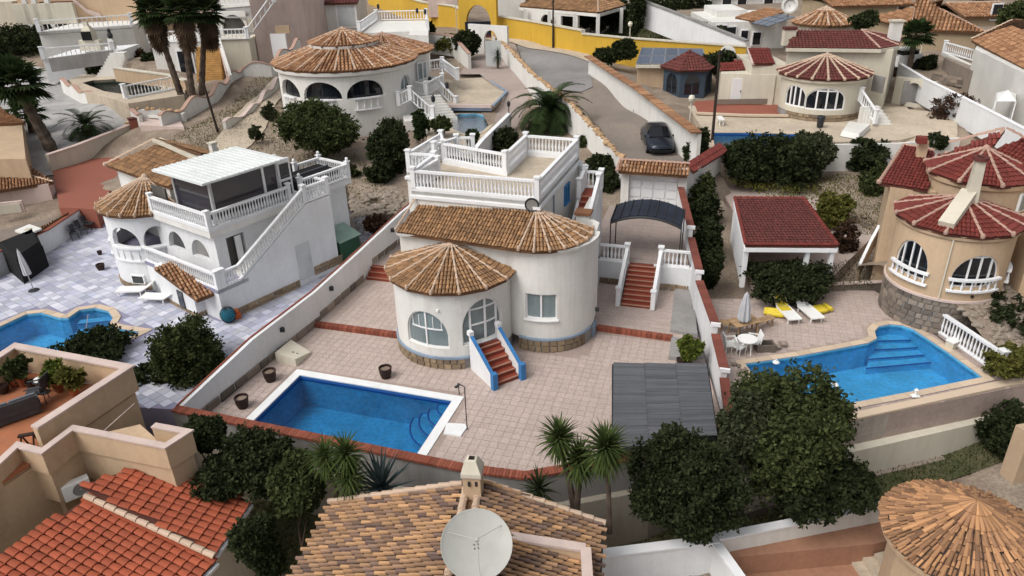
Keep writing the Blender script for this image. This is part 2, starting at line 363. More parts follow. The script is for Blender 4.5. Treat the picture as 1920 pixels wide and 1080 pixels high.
class Wall:
    """standing wall along a plan path (outer side on the right of travel), with real openings.
    opening = (s_centre, width, z_bottom, z_top, kind) kind: 'rect' | 'arch' (half ellipse down to the sill, slightly lifted)"""
    def __init__(s, path, z0, z1, opens=(), t=.25, spring=0.):
        s.p = [Vector((q[0], q[1],0)) for q in path]; s.z0 = z0; s.z1 = z1; s.op = opens; s.t = t
        s.L = [0.]
        for a, b in zip(s.p, s.p[1:]): s.L.append(s.L[-1] + (b - a).length)
        s.len = s.L[-1]
    def at(s, d, off=0.):
        d = min(max(d,0), s.len)
        for i in range(len(s.p) - 1):
            if d <= s.L[i + 1] + 1e-9: break
        k = (d - s.L[i]) / max(1e-9, s.L[i + 1] - s.L[i]); q = s.p[i].lerp(s.p[i + 1], k)
        def nrm(j):
            j = min(max(j,0), len(s.p) - 2); e = (s.p[j + 1] - s.p[j]); return Vector((e.y,-e.x,0)).normalized()
        n0 = nrm(i); 
        na = nrm(i - 1) if i > 0 else n0; nb = nrm(i + 1) if i < len(s.p) - 2 else n0
        # smooth only across small bends
        m0 = (na + n0).normalized() if na.dot(n0) > .9 else n0; m1 = (n0 + nb).normalized() if nb.dot(n0) > .9 else n0
        n = m0.lerp(m1, k).normalized(); return q + n * off, n
    def top(s, o, d):
        c, w, zb, zt, kind = o[:5]; x = (d - c) / (w / 2)
        if kind == 'arch': 
            sp = zb + (zt - zb) * (o[5] if len(o) > 5 else .35); return sp + (zt - sp) * math.sqrt(max(0,1 - x * x))
        return zt
    def build(s, name, m, parent, inner=True, **kw):
        S = set([0., s.len]) | set(s.L)
        for o in s.op:
            a, b = o[0] - o[1] / 2, o[0] + o[1] / 2; n = 14 if o[4] == 'arch' else 2
            for k in range(n + 1): S.add(o[0] - (o[1] / 2) * math.cos(math.pi * k / n) if o[4] == 'arch' else a + (b - a) * k / n)
        S = sorted(x for x in S if 0 <= x <= s.len); Q = [S[0]]
        for x in S[1:]:
            if x - Q[-1] > 1e-4: Q.append(x)
        mb = MB()
        for a, b in zip(Q, Q[1:]):
            mid = (a + b) / 2; op = None
            for o in s.op:
                if abs(mid - o[0]) < o[1] / 2: op = o; break
            pa, _ = s.at(a); pb, _ = s.at(b); ia, _ = s.at(a,-s.t); ib, _ = s.at(b,-s.t)
            def q4(p, q, z0a, z1a, z0b, z1b): mb.add([(p.x, p.y, z0a),(q.x, q.y, z0b),(q.x, q.y, z1b),(p.x, p.y, z1a)],[(0,1,2,3)])
            if op is None:
                q4(pa, pb, s.z0, s.z1, s.z0, s.z1)
                if inner: q4(ia, ib, s.z0, s.z1, s.z0, s.z1)
            else:
                ta, tb, zb = s.top(op, a), s.top(op, b), op[2]
                if zb > s.z0 + .01:
                    q4(pa, pb, s.z0, zb, s.z0, zb); inner and q4(ia, ib, s.z0, zb, s.z0, zb)
                    mb.add([(pa.x, pa.y, zb),(pb.x, pb.y, zb),(ib.x, ib.y, zb),(ia.x, ia.y, zb)],[(0,1,2,3)])
                q4(pa, pb, ta, s.z1, tb, s.z1); inner and q4(ia, ib, ta, s.z1, tb, s.z1)
                mb.add([(pa.x, pa.y, ta),(pb.x, pb.y, tb),(ib.x, ib.y, tb),(ia.x, ia.y, ta)],[(0,1,2,3)])
            mb.add([(pa.x, pa.y, s.z1),(pb.x, pb.y, s.z1),(ib.x, ib.y, s.z1),(ia.x, ia.y, s.z1)],[(0,1,2,3)])
        for o in s.op:
            for d in (o[0] - o[1] / 2, o[0] + o[1] / 2):
                if 0 <= d <= s.len:
                    p, _ = s.at(d); i, _ = s.at(d,-s.t); t = s.top(o, d)
                    if t - o[2] > .01: mb.add([(p.x, p.y, o[2]),(i.x, i.y, o[2]),(i.x, i.y, t),(p.x, p.y, t)],[(0,1,2,3)])
        for d in (0, s.len):
            p, _ = s.at(d); i, _ = s.at(d,-s.t); mb.add([(p.x, p.y, s.z0),(i.x, i.y, s.z0),(i.x, i.y, s.z1),(p.x, p.y, s.z1)],[(0,1,2,3)])
        me = bpy.data.meshes.new(name); me.from_pydata(mb.v,[], mb.f); me.materials.append(m)
        o = bpy.data.objects.new(name, me); link(o, parent); return tag(o, **kw)
    def window(s, o, parent, verts=(0.,), horiz=(), fm='frame', gm='glass', depth=.12, name='window', bar=.05, pane='pane', sill=False, inset=0.):
        "frame (a part) with pane (sub-part) filling opening o; verts/horiz = mullion positions -1..1 / 0..1"
        mb = MB(); c, w, zb, zt, kind = o[:5]; n = 14
        ds = [c - (w / 2 - .01) * math.cos(math.pi * k / n) for k in range(n + 1)] if kind == 'arch' else [c - w / 2 + .01 + (w - .02) * k / 4 for k in range(5)]
        pt = lambda d, z, off=-depth: (lambda q: Vector((q.x, q.y, z)))(s.at(d, off)[0])
        up = [pt(d, s.top(o, d) - bar / 2) for d in ds]; lo = [pt(d, zb + bar / 2) for d in ds]
        for a, b in zip(up, up[1:]): mb.bar(a, b, bar, bar,(0,0,1))
        for a, b in zip(lo, lo[1:]): mb.bar(a, b, bar, bar)
        for d in (ds[0], ds[-1]):
            if s.top(o, d) - zb > .1: mb.bar(pt(d, zb), pt(d, s.top(o, d)), bar, bar, s.at(d)[1])
        for x in verts:
            d = c + x * w / 2; mb.bar(pt(d, zb), pt(d, s.top(o, d)), bar * 1.15, bar * 1.15, s.at(d)[1])
        for h in horiz:
            x0, x1, hh = h if hasattr(h, '__len__') else (-1,1, h)
            z = zb + (zt - zb) * hh; k0, k1 = c + x0 * w / 2, c + x1 * w / 2
            prev = None
            for j in range(9):
                d = k0 + (k1 - k0) * j / 8
                if s.top(o, d) < z: prev = None; continue
                q = pt(d, z)
                if prev is not None: mb.bar(prev, q, bar * .9, bar * .9)
                prev = q
        if sill:
            a = [pt(c - w / 2 - .06 + (w + .12) * k / 4, zb - .03,.04) for k in range(5)]
            for p, q in zip(a, a[1:]): mb.bar(p, q,.16,.05)
        f = mb.build(name, M[fm] if isinstance(fm, str) else fm, parent)
        g = MB()
        for a, b in zip(ds, ds[1:]):
            q = [pt(a, zb,-depth - .015), pt(b, zb,-depth - .015), pt(b, s.top(o, b),-depth - .015), pt(a, s.top(o, a),-depth - .015)]
            q2 = [x - s.at(c)[1] * .02 for x in q]
            g.add(q,[(0,1,2,3)]); g.add(q2,[(3,2,1,0)])
        g.build(pane, M[gm] if isinstance(gm, str) else gm, f); return f

_balm = {}
def baluster_mesh(h):
    k = round(h,2)
    if k not in _balm:
        mb = MB(); r = .062
        mb.lathe([(r * .8,0),(r * .5, h * .12),(r * 1.05, h * .38),(r * .45, h * .72),(r * .8, h)], n=6)
        _balm[k] = mb.mesh('baluster', M['bal'], True)
    return _balm[k]
def post_mesh(h, w, ball=False):
    k = ('post', round(h,2), w, ball)
    if k not in _balm:
        mb = MB(); mb.box((0,0, h / 2),(w, w, h)); mb.box((0,0, h + .03),(w + .08, w + .08,.06))
        if ball: mb.lathe([(.01, h + .06),(.07, h + .1),(.09, h + .17),(.06, h + .24),(.005, h + .27)], n=8)
        _balm[k] = mb.mesh('post', M['bal'])
    return _balm[k]
def balustrade(parent, pts, h=.85, gap=.17, post=.22, posts=None, ball=False, name='balustrade', indiv=True, closed=False, rail=.16, over=.1, ledge=True, label=None):
    """rails (a part) with balusters and posts (sub-parts) along 3-D base points"""
    P = [Vector(p) for p in pts]
    if closed: P.append(P[0])
    mb = MB()
    up = Vector((0,0,1)); Pc = P[:-1] if closed else P
    mb.strip([a + up * (h - .05) for a in Pc], rail,.1, closed)
    if ledge: mb.strip([a + up * .04 for a in Pc], rail,.08, closed)
    root = mb.build(name, M['bal'], parent)
    if label: root['label'] = label
    bh = h - .18; bm_ = baluster_mesh(bh); ms = []
    for a, b in zip(P, P[1:]):
        L = (b - a).length; lh = Vector((b.x - a.x, b.y - a.y,0)).length; n = max(1, int((lh - post) / gap))
        for i in range(n):
            t = (post / 2 + (lh - post) * (i + .5) / n) / lh; q = a.lerp(b, t); ms.append(Matrix.Translation(q + Vector((0,0,.08))))
    pieces('baluster', bm_, ms, root,300, indiv)
    pm = post_mesh(h + over, post, ball); ps = []
    use = posts if posts is not None else range(len(P) - (1 if closed else 0))
    for i in use:
        q = P[i]; j = min(i + 1, len(P) - 1) if i < len(P) - 1 else i - 1; d = P[j] - q
        ps.append(Matrix.Translation(q) @ Matrix.Rotation(math.atan2(d.y, d.x),4, 'Z'))
    if ps: pieces('post', pm, ps, root,300, indiv)
    return root

_tm = {}
def tile_mesh(w, l, mname, rise=.30, seg=4, fill=.86):
    if mname in ('tileor',): rise, fill = .46,.70
    if mname in ('tilestraw', 'tileo'): rise, fill = .4,.8
    if mname == 'tilered': rise, fill, seg = .2,1.0,6
    if mname in ('tilewine', 'tilewine2'): rise, fill = .22,.98
    k = (w, l, mname)
    if k not in _tm:
        mb = MB(); vs = []
        for y, sc, dz in ((-l / 2,1.0,.035),(l / 2,.84,.0)):
            for i in range(seg + 1):
                t = math.pi * i / seg; vs.append((-math.cos(t) * w * fill / 2 * sc, y, math.sin(t) * w * rise * sc + dz))
        n = seg + 1; fs = [(i, i + 1, n + i + 1, n + i) for i in range(seg)]; fs.append(tuple(range(n)))
        me = bpy.data.meshes.new('roof_tile'); me.from_pydata(vs,[], fs); me.materials.append(M[mname]); _tm[k] = me
    return _tm[k]
def inpoly(x, y, poly):
    c = False; n = len(poly); j = n - 1
    for i in range(n):
        xi, yi = poly[i]; xj, yj = poly[j]
        if (yi > y) != (yj > y) and x < (xj - xi) * (y - yi) / (yj - yi) + xi: c = not c
        j = i
    return c
def roof_plane(parent, corners, tm='tile', um='under', w=.2, l=.34, indiv=False, thick=.14, name='roof', lift=.03, limit=300, jitter=.02, tiles=True, body=True):
    """one pitched plane: corners 3-D, first two = the eave (left to right seen from outside). slab + barrel tiles"""
    P = [Vector(c) for c in corners]; u = (P[1] - P[0]).normalized(); nrm = u.cross(P[2] - P[0]).normalized()
    if nrm.z < 0: nrm = -nrm
    for p in P[3:]: p.z = P[0].z - (nrm.x * (p.x - P[0].x) + nrm.y * (p.y - P[0].y)) / nrm.z
    v = nrm.cross(u).normalized()
    if v.z < 0: v = -v
    if u.cross(v).dot(nrm) < 0: pass
    root = parent
    if body:
        mb = MB(); n = len(P); dn = Vector((0,0,-thick))
        mb.add(P + [p + dn for p in P],[tuple(range(n)), tuple(range(2 * n - 1, n - 1,-1))] + [(i,(i + 1) % n, n + (i + 1) % n, n + i) for i in range(n)])
        root = mb.build(name, M[um], parent)
    if not tiles: return root
    poly = [((p - P[0]).dot(u),(p - P[0]).dot(v)) for p in P]
    us = [a for a, b in poly]; vs_ = [b for a, b in poly]; ms = []
    me = tile_mesh(w, l * 1.12, tm)
    nu = int((max(us) - min(us)) / w) + 1; nv = int((max(vs_) - min(vs_)) / l) + 2
    for i in range(nu):
        for j in range(nv):
            x = min(us) + (i + .5) * w; y = min(vs_) + (j + .5 + (.5 * (i % 2) if tm == 'tileor' else 0)) * l - .03
            if not inpoly(x, y, poly): continue
            o = P[0] + u * (x + random.uniform(-1,1) * jitter * .5) + v * (y + random.uniform(-1,1) * jitter) + nrm * lift
            ms.append(frame_m(o, u, v, nrm))
    pieces('roof_tile', me, ms, root, limit, indiv)
    return root
def ridge_run(parent, a, b, rm='ridge', r=.085, l=.36, ball=False, name='ridge', indiv=False, lift=.05):
    "line of overlapping ridge caps from a (low) to b (high)"
    a = Vector(a); b = Vector(b); d = b - a; L = d.length; d.normalize(); n = max(1, int(L / l)); mb = MB()
    s_ = d.cross(Vector((0,0,1))).normalized(); u = s_.cross(d).normalized()
    for i in range(n):
        p = a + d * (L * i / n); q = a + d * (L * (i + 1.08) / n if i < n - 1 else L); vs = []
        for pt, rr, dz in ((p, r,.03),(q, r * .86,.0)):
            for k in range(6):
                t = math.pi * k / 5; vs.append(pt + s_ * (math.cos(t) * rr) + u * (math.sin(t) * rr + lift + dz))
        mb.add(vs,[(k, k + 1,7 + k,6 + k) for k in range(5)] + [tuple(range(6)), tuple(range(11,5,-1))])
    if ball: mb.lathe([(.01,-.1),(r * 1.3,-.06),(r * 1.5,.04),(r * 1.0,.12),(.01,.16)], a + u * .05,8)
    return mb.build(name, M[rm], parent)
def cone_roof(parent, c, r, ze, za, a0, a1, n, tm='tile', rm='ridge', um='under', w=.2, l=.34, ball=True, ridges=True, apex=None, indiv=False, rr=.085, cap=True, skip=()):
    "faceted cone roof sector from angle a0 to a1 (deg) with n facets; roof part > roof_tile, ridge caps"
    cx, cy = c; ap = Vector((apex[0], apex[1], za)) if apex else Vector((cx, cy, za))
    E = [Vector((cx + r * math.cos(R_(a0 + (a1 - a0) * i / n)), cy + r * math.sin(R_(a0 + (a1 - a0) * i / n)), ze)) for i in range(n + 1)]
    mb = MB(); dn = Vector((0,0,-.12))
    for a, b in zip(E, E[1:]): mb.add([a, b, ap, a + dn, b + dn],[(0,1,2),(0,3,4,1)])
    if len(E) > 2: mb.add([e + dn for e in E] + [ap + dn],[tuple(range(len(E) + 1))])
    root = mb.build('roof', M[um], parent)
    me = tile_mesh(w, l * 1.12, tm); ms = []
    for a, b in zip(E, E[1:]):
        u = (b - a).normalized(); mid = (a + b) / 2; v = (ap - mid); v = (v - u * v.dot(u)).normalized(); nr = u.cross(v); 
        if nr.z < 0: nr = -nr
        poly = [(0,0),((b - a).length,0),((ap - a).dot(u),(ap - a).dot(v))]; H = poly[2][1]
        W_ = (b - a).length
        for i in range(int(W_ / w) + 1):
            for j in range(int(H / l) + 1):
                x = W_ / 2 + (i - int(W_ / w) / 2) * w; y = (j + .5) * l - .04
                if inpoly(x, y, poly): jt = .05 if tm == 'tilestraw' else .015; ms.append(frame_m(a + u * (x + random.uniform(-.3,.3) * jt) + v * (y + random.uniform(-1,1) * jt) + nr * .03, u, v, nr))
    pieces('roof_tile', me, ms, root,300, indiv)
    full = abs(a1 - a0) >= 359
    if ridges:
        for i, e in enumerate(E[:-1] if full else E):
            if i in skip: continue
            ridge_run(root, e, ap, rm, r=rr, ball=ball)
    if cap: MB().lathe([(.16,-.12),(.19,0),(.15,.1),(.08,.17),(.01,.2)], ap,8).build('ridge_cap', M[rm], root)
    return root
def stones(parent, path, z0, z1, h=.22, wmin=.25, wmax=.5, mname='stone', out=.045, name='stone', limit=300, indiv=True):
    "stone cladding: every stone its own piece, joints recessed, along a plan path (outer side on the right)"
    Wl = Wall(path, z0, z1, t=.1); rows = max(1, round((z1 - z0) / h)); hh = (z1 - z0) / rows
    bases = []
    for k in range(4):
        b = MB(); j = lambda: random.uniform(-.06,.06)
        vs = [(-.5 + j(),0,-.5 + j()),(.5 + j(),0,-.5 + j()),(.5 + j(),0,.5 + j()),(-.5 + j(),0,.5 + j())]
        vs += [(x * .86,-1 + random.uniform(-.2,.2), z * .86) for x, _, z in vs]
        b.add(vs,[(4,5,6,7),(0,1,5,4),(1,2,6,5),(2,3,7,6),(3,0,4,7)]); bases.append(b.mesh(name, M[mname]))
    lst = [[] for _ in bases]
    for r in range(rows):
        d = random.uniform(-wmax,0)
        while d < Wl.len:
            w = random.uniform(wmin, wmax); a = max(0, d + .012); b = min(Wl.len, d + w - .012); d += w
            if b - a < .06: continue
            p, n = Wl.at((a + b) / 2,.0); x = Vector((-n.y, n.x,0))
            m = frame_m(Vector((p.x, p.y, z0 + (r + .5) * hh)), x * (b - a),-n * out, Vector((0,0, hh * .93)))
            lst[random.randrange(4)].append(m)
    for me, ms in zip(bases, lst):
        if ms: pieces(name, me, ms, parent, limit // 4, indiv)
def polyoff(poly, d):
    "offset a closed polygon inwards (d>0) / outwards, any winding"
    n = len(poly); P = [Vector((p[0], p[1])) for p in poly]
    ar = sum(P[i].x * P[(i + 1) % n].y - P[(i + 1) % n].x * P[i].y for i in range(n)); sg = 1 if ar > 0 else -1; out = []
    for i in range(n):
        a, b, c = P[i - 1], P[i], P[(i + 1) % n]; d1 = (b - a).normalized(); d2 = (c - b).normalized()
        n1 = Vector((-d1.y, d1.x)) * sg; n2 = Vector((-d2.y, d2.x)) * sg; m = (n1 + n2)
        m = m.normalized() / max(.35, m.normalized().dot(n1)) if m.length > 1e-4 else n1
        out.append(tuple(b + m * d))
    return out
def ring(mb, poly, d, z0, z1):
    "solid ring between poly and its offset"
    Q = polyoff(poly, d); n = len(poly)
    vs = [(p[0], p[1], z0) for p in poly] + [(p[0], p[1], z1) for p in poly] + [(p[0], p[1], z0) for p in Q] + [(p[0], p[1], z1) for p in Q]
    fs = []
    for i in range(n):
        j = (i + 1) % n; fs += [(i, j, n + j, n + i),(n + i, n + j,3 * n + j,3 * n + i),(3 * n + i,3 * n + j,2 * n + j,2 * n + i),(2 * n + i,2 * n + j, j, i)]
    return mb.add(vs, fs)
def densify(poly, step, closed=True):
    out = []; n = len(poly)
    for i in range(n if closed else n - 1):
        a = Vector(poly[i][:2]); b = Vector(poly[(i + 1) % n][:2]); k = max(1, int((b - a).length / step))
        out += [tuple(a.lerp(b, t / k)) for t in range(k)]
    if not closed: out.append(tuple(poly[-1][:2]))
    return out
def rail_wall(name, label, cat, pts, h, t=.2, m='white', cap=None, capw=.3, caph=.08, base=None, group=None, zb=None, brick=False, depth=0.):
    """freestanding garden wall along 3-D points giving its TOP line; body goes down h; optional coping"""
    P = [Vector(p) for p in pts]; root = thing(name, label, cat, P[0] - Vector((0,0, h)), group)
    mb = MB()
    mb.strip([a - Vector((0,0, h / 2)) for a in P], t, h)
    mb.build('wall_body', M[m], root)
    if cap:
        if brick:
            ms = []; bk = MB().box((0,0,0),(.094, capw, caph)).mesh('brick', M[cap])
            for a, b in zip(P, P[1:]):
                L = (b - a).length; n = int(L / .105); d = (b - a) / L; s_ = Vector((-d.y, d.x,0)).normalized(); u = d.cross(s_)
                for i in range(n): ms.append(frame_m(a + d * (L * (i + .5) / n) + Vector((0,0, caph / 2 + random.uniform(0,.008))), d, s_, u))
            pieces('brick', bk, ms, root,300, True)
        else:
            mb = MB()
            mb.strip([a + Vector((0,0, caph / 2)) for a in P], capw, caph)
            mb.build('coping', M[cap], root)
    return root
def pool(name, label, poly, z, coping, cw=.35, depth=1.3, basin='poolblue', water=WATERD, wl=.1, piece=.0, cov=.04):
    "pool: coping (a part), basin, water; poly = inner water edge (plan)"
    if sum(poly[i][0] * poly[(i + 1) % len(poly)][1] - poly[(i + 1) % len(poly)][0] * poly[i][1] for i in range(len(poly))) < 0: poly = poly[::-1]
    cx = sum(p[0] for p in poly) / len(poly); cy = sum(p[1] for p in poly) / len(poly)
    root = thing(name, label, 'swimming pool',(cx, cy, z))
    if piece:
        W2 = densify(poly, piece); Q = polyoff(W2,-cw); mesh_list = []; par = MB(); ring(par, polyoff(W2,-.005),-cw + .01, z - .05, z + cov - .015); cp = par.build('coping', M['grout'], root)
        n = len(W2)
        for i in range(n):
            j = (i + 1) % n; a, b, c_, d_ = [Vector((*q,0)) for q in (W2[i], W2[j], Q[j], Q[i])]; ce = (a + b + c_ + d_) / 4
            k = [ce + (q - ce) * .965 for q in (a, b, c_, d_)]
            MB().prism([(q.x, q.y) for q in k], z - .02, z + cov).build('coping_stone', M[coping], cp)
    else:
        mb = MB(); ring(mb, poly,-cw, z - .2, z + cov); mb.build('coping', M[coping], root)
    n = len(poly); mb = MB(); mb.add([(p[0], p[1], z + .0) for p in poly] + [(p[0], p[1], z - depth) for p in poly],[(i,(i + 1) % n, n + (i + 1) % n, n + i) for i in range(n)] + [tuple(range(n,2 * n))])
    mb.build('basin', M[basin], root)
    mb = MB(); ring(mb, polyoff(poly,.004),.012, z - .2, z - .02); basin != 'pooldark' and mb.build('waterline_tiles', M['poolline'] if basin == 'poolblue' else M['poolblue'], root)
    mb = MB(); mb.add([(p[0], p[1], z - wl) for p in poly],[tuple(range(n))]); o = mb.build('water', water, root)
    return root
# ================================================================ plan frame of the main plot
CA, SA = math.cos(R_(-17)), math.sin(R_(-17))
def UV(u, v, z=None):
    x, y = u * CA - v * SA, u * SA + v * CA
    return Vector((x, y, z)) if z is not None else Vector((x, y))
def WP(pts, z): return [tuple(W(a, b, z)[:2]) for a, b in pts]
from mathutils.geometry import tessellate_polygon
def slab(name, poly, z, m, holes=(), depth=2.5, kind='structure', parent=None, label=None):
    "paved area: flat top with holes, sides going down"
    mb = MB(); loops = [[Vector((p[0], p[1],0)) for p in poly]] + [[Vector((p[0], p[1],0)) for p in h] for h in holes]
    tri = tessellate_polygon(loops); flat = [p for l in loops for p in l]
    mb.add([(p.x, p.y, z) for p in flat],[tuple(t) for t in tri])
    k = len(poly); mb.add([(p[0], p[1], z) for p in poly] + [(p[0], p[1], z - depth) for p in poly],[(i,(i + 1) % k, k + (i + 1) % k, k + i) for i in range(k)])
    me = bpy.data.meshes.new(name); me.from_pydata(mb.v,[], mb.f); me.materials.append(M[m])
    bm = bmesh.new(); bm.from_mesh(me); 
    for f in bm.faces:
        f.normal_update()
        if abs(f.normal.z) > .5 and f.normal.z < 0: f.normal_flip()
    bm.to_mesh(me); bm.free()
    o = bpy.data.objects.new(name, me); link(o, parent)
    if kind and parent is None: o['kind'] = kind
    return o
LOTS = []   # (poly, z)
def lot(name, poly, z, m, holes=(), **k):
    LOTS.append((poly, z)); return slab(name, poly, z, m, holes, **k)
uvp = lambda L: [tuple(UV(a, b)) for a, b in L]

# swimming pool outlines (inner water edge)
POOL_MAIN = [tuple(W(563,705,-.02)[:2]), None, None, tuple(W(848,753,-.02)[:2])]
_a, _d = Vector(POOL_MAIN[0]), Vector(POOL_MAIN[3]); _n = (_d - _a).normalized(); _n = Vector((_n.y,-_n.x))
POOL_MAIN = [tuple(_a), tuple(_a + _n * 4.0), tuple(_d + _n * 4.0), tuple(_d)]
POOL_LEFT = WP([(-70,655),(-10,618),(50,590),(78,587),(112,597),(128,597),(150,582),(178,578),(203,584),(212,597),(203,611),(222,617),(262,623),(228,640),(150,672),(60,700),(-70,740)],0)
POOL_RIGHT = WP([(1397,683),(1500,668),(1570,655),(1628,644),(1644,636),(1640,622),(1648,613),(1668,609),(1692,611),(1712,618),(1778,662),(1842,708),(1720,733),(1595,757),(1480,790),(1440,740)],0)
MAIN_T = lot('main_terrace', uvp([(-18.6,18.35),(-7.1,17.95),(-5.2,18.1),(-1.6,20.2),(.95,22.95),(.1,27),(-.8,31.4),(-1.3,34.3),(-5.7,34.3),(-17.4,34.3),(-18.1,24)]),0, 'grout2',[POOL_MAIN])
RT1 = lot('raised_terrace', uvp([(-18.1,26.6),(-13.0,26.6),(-13.0,31.5),(-17.6,31.5)]),.15, 'deck', depth=.14)
RT2 = lot('raised_terrace', uvp([(-6.5,29.45),(-1.2,29.3),(-.95,32),(-1.3,34.2),(-6.5,34.2)]),.15, 'deck', depth=.14)
lot('side_terrace', uvp([(-17.6,32.3),(-13,32.3),(-13,37.5),(-17.1,37.5)]),.65, 'deck2', depth=.64)
CPF = lot('carport_floor', uvp([(-6.6,34.15),(-1.35,34.15),(-2.5,42.2),(-6.6,42)]),1.35, 'deck2', depth=3)
lot('left_patio',[tuple(UV(-18.3,19.5)), tuple(UV(-17.75,36.6)), tuple(UV(-20.5,40)), tuple(W(560,370,0)[:2]), tuple(W(300,400,0)[:2]), tuple(W(172,398,0)[:2]), tuple(W(92,470,0)[:2]), tuple(W(-40,545,0)[:2]), tuple(W(-160,620,0)[:2]), tuple(W(-160,800,0)[:2]), tuple(W(200,760,0)[:2])],0, 'grout',[POOL_LEFT])
RIGHT_T = lot('right_patio',[tuple(W(1352,672,0)[:2]), tuple(W(1312,560,0)[:2]), tuple(W(1420,560,0)[:2]), tuple(W(1560,543,0)[:2]), tuple(W(1640,545,0)[:2]), tuple(W(1740,620,0)[:2]), tuple(W(1860,700,0)[:2]), tuple(W(2000,705,0)[:2]), tuple(W(1595,790,0)[:2]), tuple(W(1400,835,0)[:2]), tuple(W(1360,800,0)[:2])],0, 'grout2',[POOL_RIGHT])
lot('upper_garden', WP([(1345,345),(1500,345),(1640,440),(1560,520),(1410,530),(1378,400)],.6),.6, 'deck', depth=2)
lot('back_pool_deck', WP([(1322,292),(1322,250),(1290,198),(1460,198),(1700,200),(1740,250),(1690,262),(1525,268),(1520,292)],2.6),2.6, 'beigep',[WP([(1335,249),(1395,249),(1500,252),(1500,275),(1340,275)],2.6)])
lot('red_terrace', WP([(1310,215),(1300,190),(1345,188),(1480,190),(1485,215)],2.62),2.62, 'redpave', depth=.6)

LOTS += [(WP([(800,200),(940,198),(962,222),(915,290),(795,268)],2.55),1.6),(WP([(810,148),(908,142),(952,172),(924,200),(808,198)],3.25),3.0),(WP([(122,152),(160,136),(235,130),(352,158),(345,180),(240,198),(155,176)],4.3),3.3)]
# ---- the land: one sheet, heights from survey points, cut below every paved area
ANCH = [(1230,290,2.1),(1180,230,2.9),(1100,150,3.6),(1030,100,4.2),(960,75,4.6),(850,60,5.0),(1300,130,3.2),(1030,250,2.0),(950,130,3.4),(870,110,3.8),(870,165,3.2),(880,225,2.6),
 (640,290,1.8),(600,270,2.0),(540,250,2.1),(700,380,1.2),(700,330,1.5),(170,320,1.0),(160,255,2.2),(60,250,2.2),(230,190,3.6),(120,190,3.0),(430,210,3.2),(470,190,3.4),(350,230,2.8),(420,150,4.2),(300,110,5.0),(60,80,5.5),
 (580,40,5.0),(1500,345,1.2),(1600,330,1.3),(1700,235,2.6),(1800,230,2.8),(1750,110,4.0),(1900,60,5.),(1500,120,3.2),(1400,20,5.),(1250,40,5.),(1900,300,1.5),(1900,540,.3),(1840,600,.1),
 (700,950,-2.6),(500,850,-2.2),(1150,980,-2.6),(1250,1000,-2.6),(1500,930,-2.6),(1700,860,-2.5),(1900,800,-2.2),(300,780,-1.8),(100,800,-2.2),(900,1080,-3.0),(1500,1080,-3.2),(300,1000,-3.0),(-100,500,-.2),(-200,400,.3),(-200,200,2.5),(2100,700,-1.),(2100,400,1.),(2100,200,3.),
 (450,660,-.4),(330,700,-1.),(200,700,-.5)]
AP = np.array([list(W(a, b, z)) for a, b, z in ANCH])
AP = np.vstack([AP,[[-40,130,9],[0,130,9],[40,130,9],[90,110,8],[-90,110,8],[0,-20,-5],[-60,-20,-5],[60,-20,-5],[-60,30,-1],[60,30,-1],[0,5,-3.5],[-12,5,-3.5],[12,5,-3.5]]])
def ground_z(x, y):
    d2 = (AP[:,0] - x) ** 2 + (AP[:,1] - y) ** 2 + .3; w = d2 ** -1.6; return float((w * AP[:,2]).sum() / w.sum())
def make_land():
    xs = np.concatenate([np.linspace(-600,-60,12)[:-1], np.arange(-60,60.1,.9), np.linspace(60,600,12)[1:]])
    ys = np.concatenate([np.linspace(-150,-10,6)[:-1], np.arange(-10,110.1,.9), np.linspace(110,900,14)[1:]])
    X, Y = np.meshgrid(xs, ys); Z = np.zeros_like(X)
    for i in range(X.shape[0]):
        d2 = (AP[:,0][None] - X[i][:, None]) ** 2 + (AP[:,1][None] - Y[i][:, None]) ** 2 + .3; w = d2 ** -1.6; Z[i] = (w * AP[:,2][None]).sum(1) / w.sum(1)
    bb = [(min(p[0] for p in q) - 1, max(p[0] for p in q) + 1, min(p[1] for p in q) - 1, max(p[1] for p in q) + 1) for q, _ in LOTS]
    for i in range(X.shape[0]):
        for j in range(X.shape[1]):
            x, y = X[i, j], Y[i, j]
            for (q, z), b in zip(LOTS, bb):
                if b[0] < x < b[1] and b[2] < y < b[3] and inpoly(x, y, q): Z[i, j] = min(Z[i, j], z - 2.0 if (z < .1) else z - .6)
    Z += RNG.normal(0,.02, Z.shape)
    co = np.stack([X, Y, Z],-1).reshape(-1,3); nx = X.shape[1]; ny = X.shape[0]
    a = (np.arange(ny - 1)[:, None] * nx + np.arange(nx - 1)[None]).ravel(); q = np.stack([a, a + 1, a + nx + 1, a + nx],1)
    me = npmesh('ground', co, q, M['soil']); me.shade_smooth(); o = bpy.data.objects.new('ground', me); COL.objects.link(o); o['kind'] = 'structure'
def patch(name, poly, m, lift=.06, kind='structure', step=.8, zf=None, parent=None):
    zf = zf or ground_z
    "a ground surface draped over the land (roads, gravel, beds)"
    xs = [p[0] for p in poly]; ys = [p[1] for p in poly]; D = densify(poly, step); pts = [Vector((x, y)) for x, y in D]; n = len(pts)
    x = min(xs) + step / 2
    while x < max(xs):
        y = min(ys) + step / 2
        while y < max(ys):
            if inpoly(x, y, poly) and min((Vector((x, y)) - p).length for p in pts[:n]) > step * .5: pts.append(Vector((x, y)))
            y += step
        x += step
    from mathutils.geometry import delaunay_2d_cdt
    v, e, f, *_ = delaunay_2d_cdt(pts,[(i,(i + 1) % n) for i in range(n)],[],1,1e-4)
    me = bpy.data.meshes.new(name); me.from_pydata([(p.x, p.y, zf(p.x, p.y) + lift) for p in v],[], f); me.materials.append(M[m]); me.shade_smooth()
    o = bpy.data.objects.new(name, me); link(o, parent)
    if not parent: o['kind'] = kind
    return o
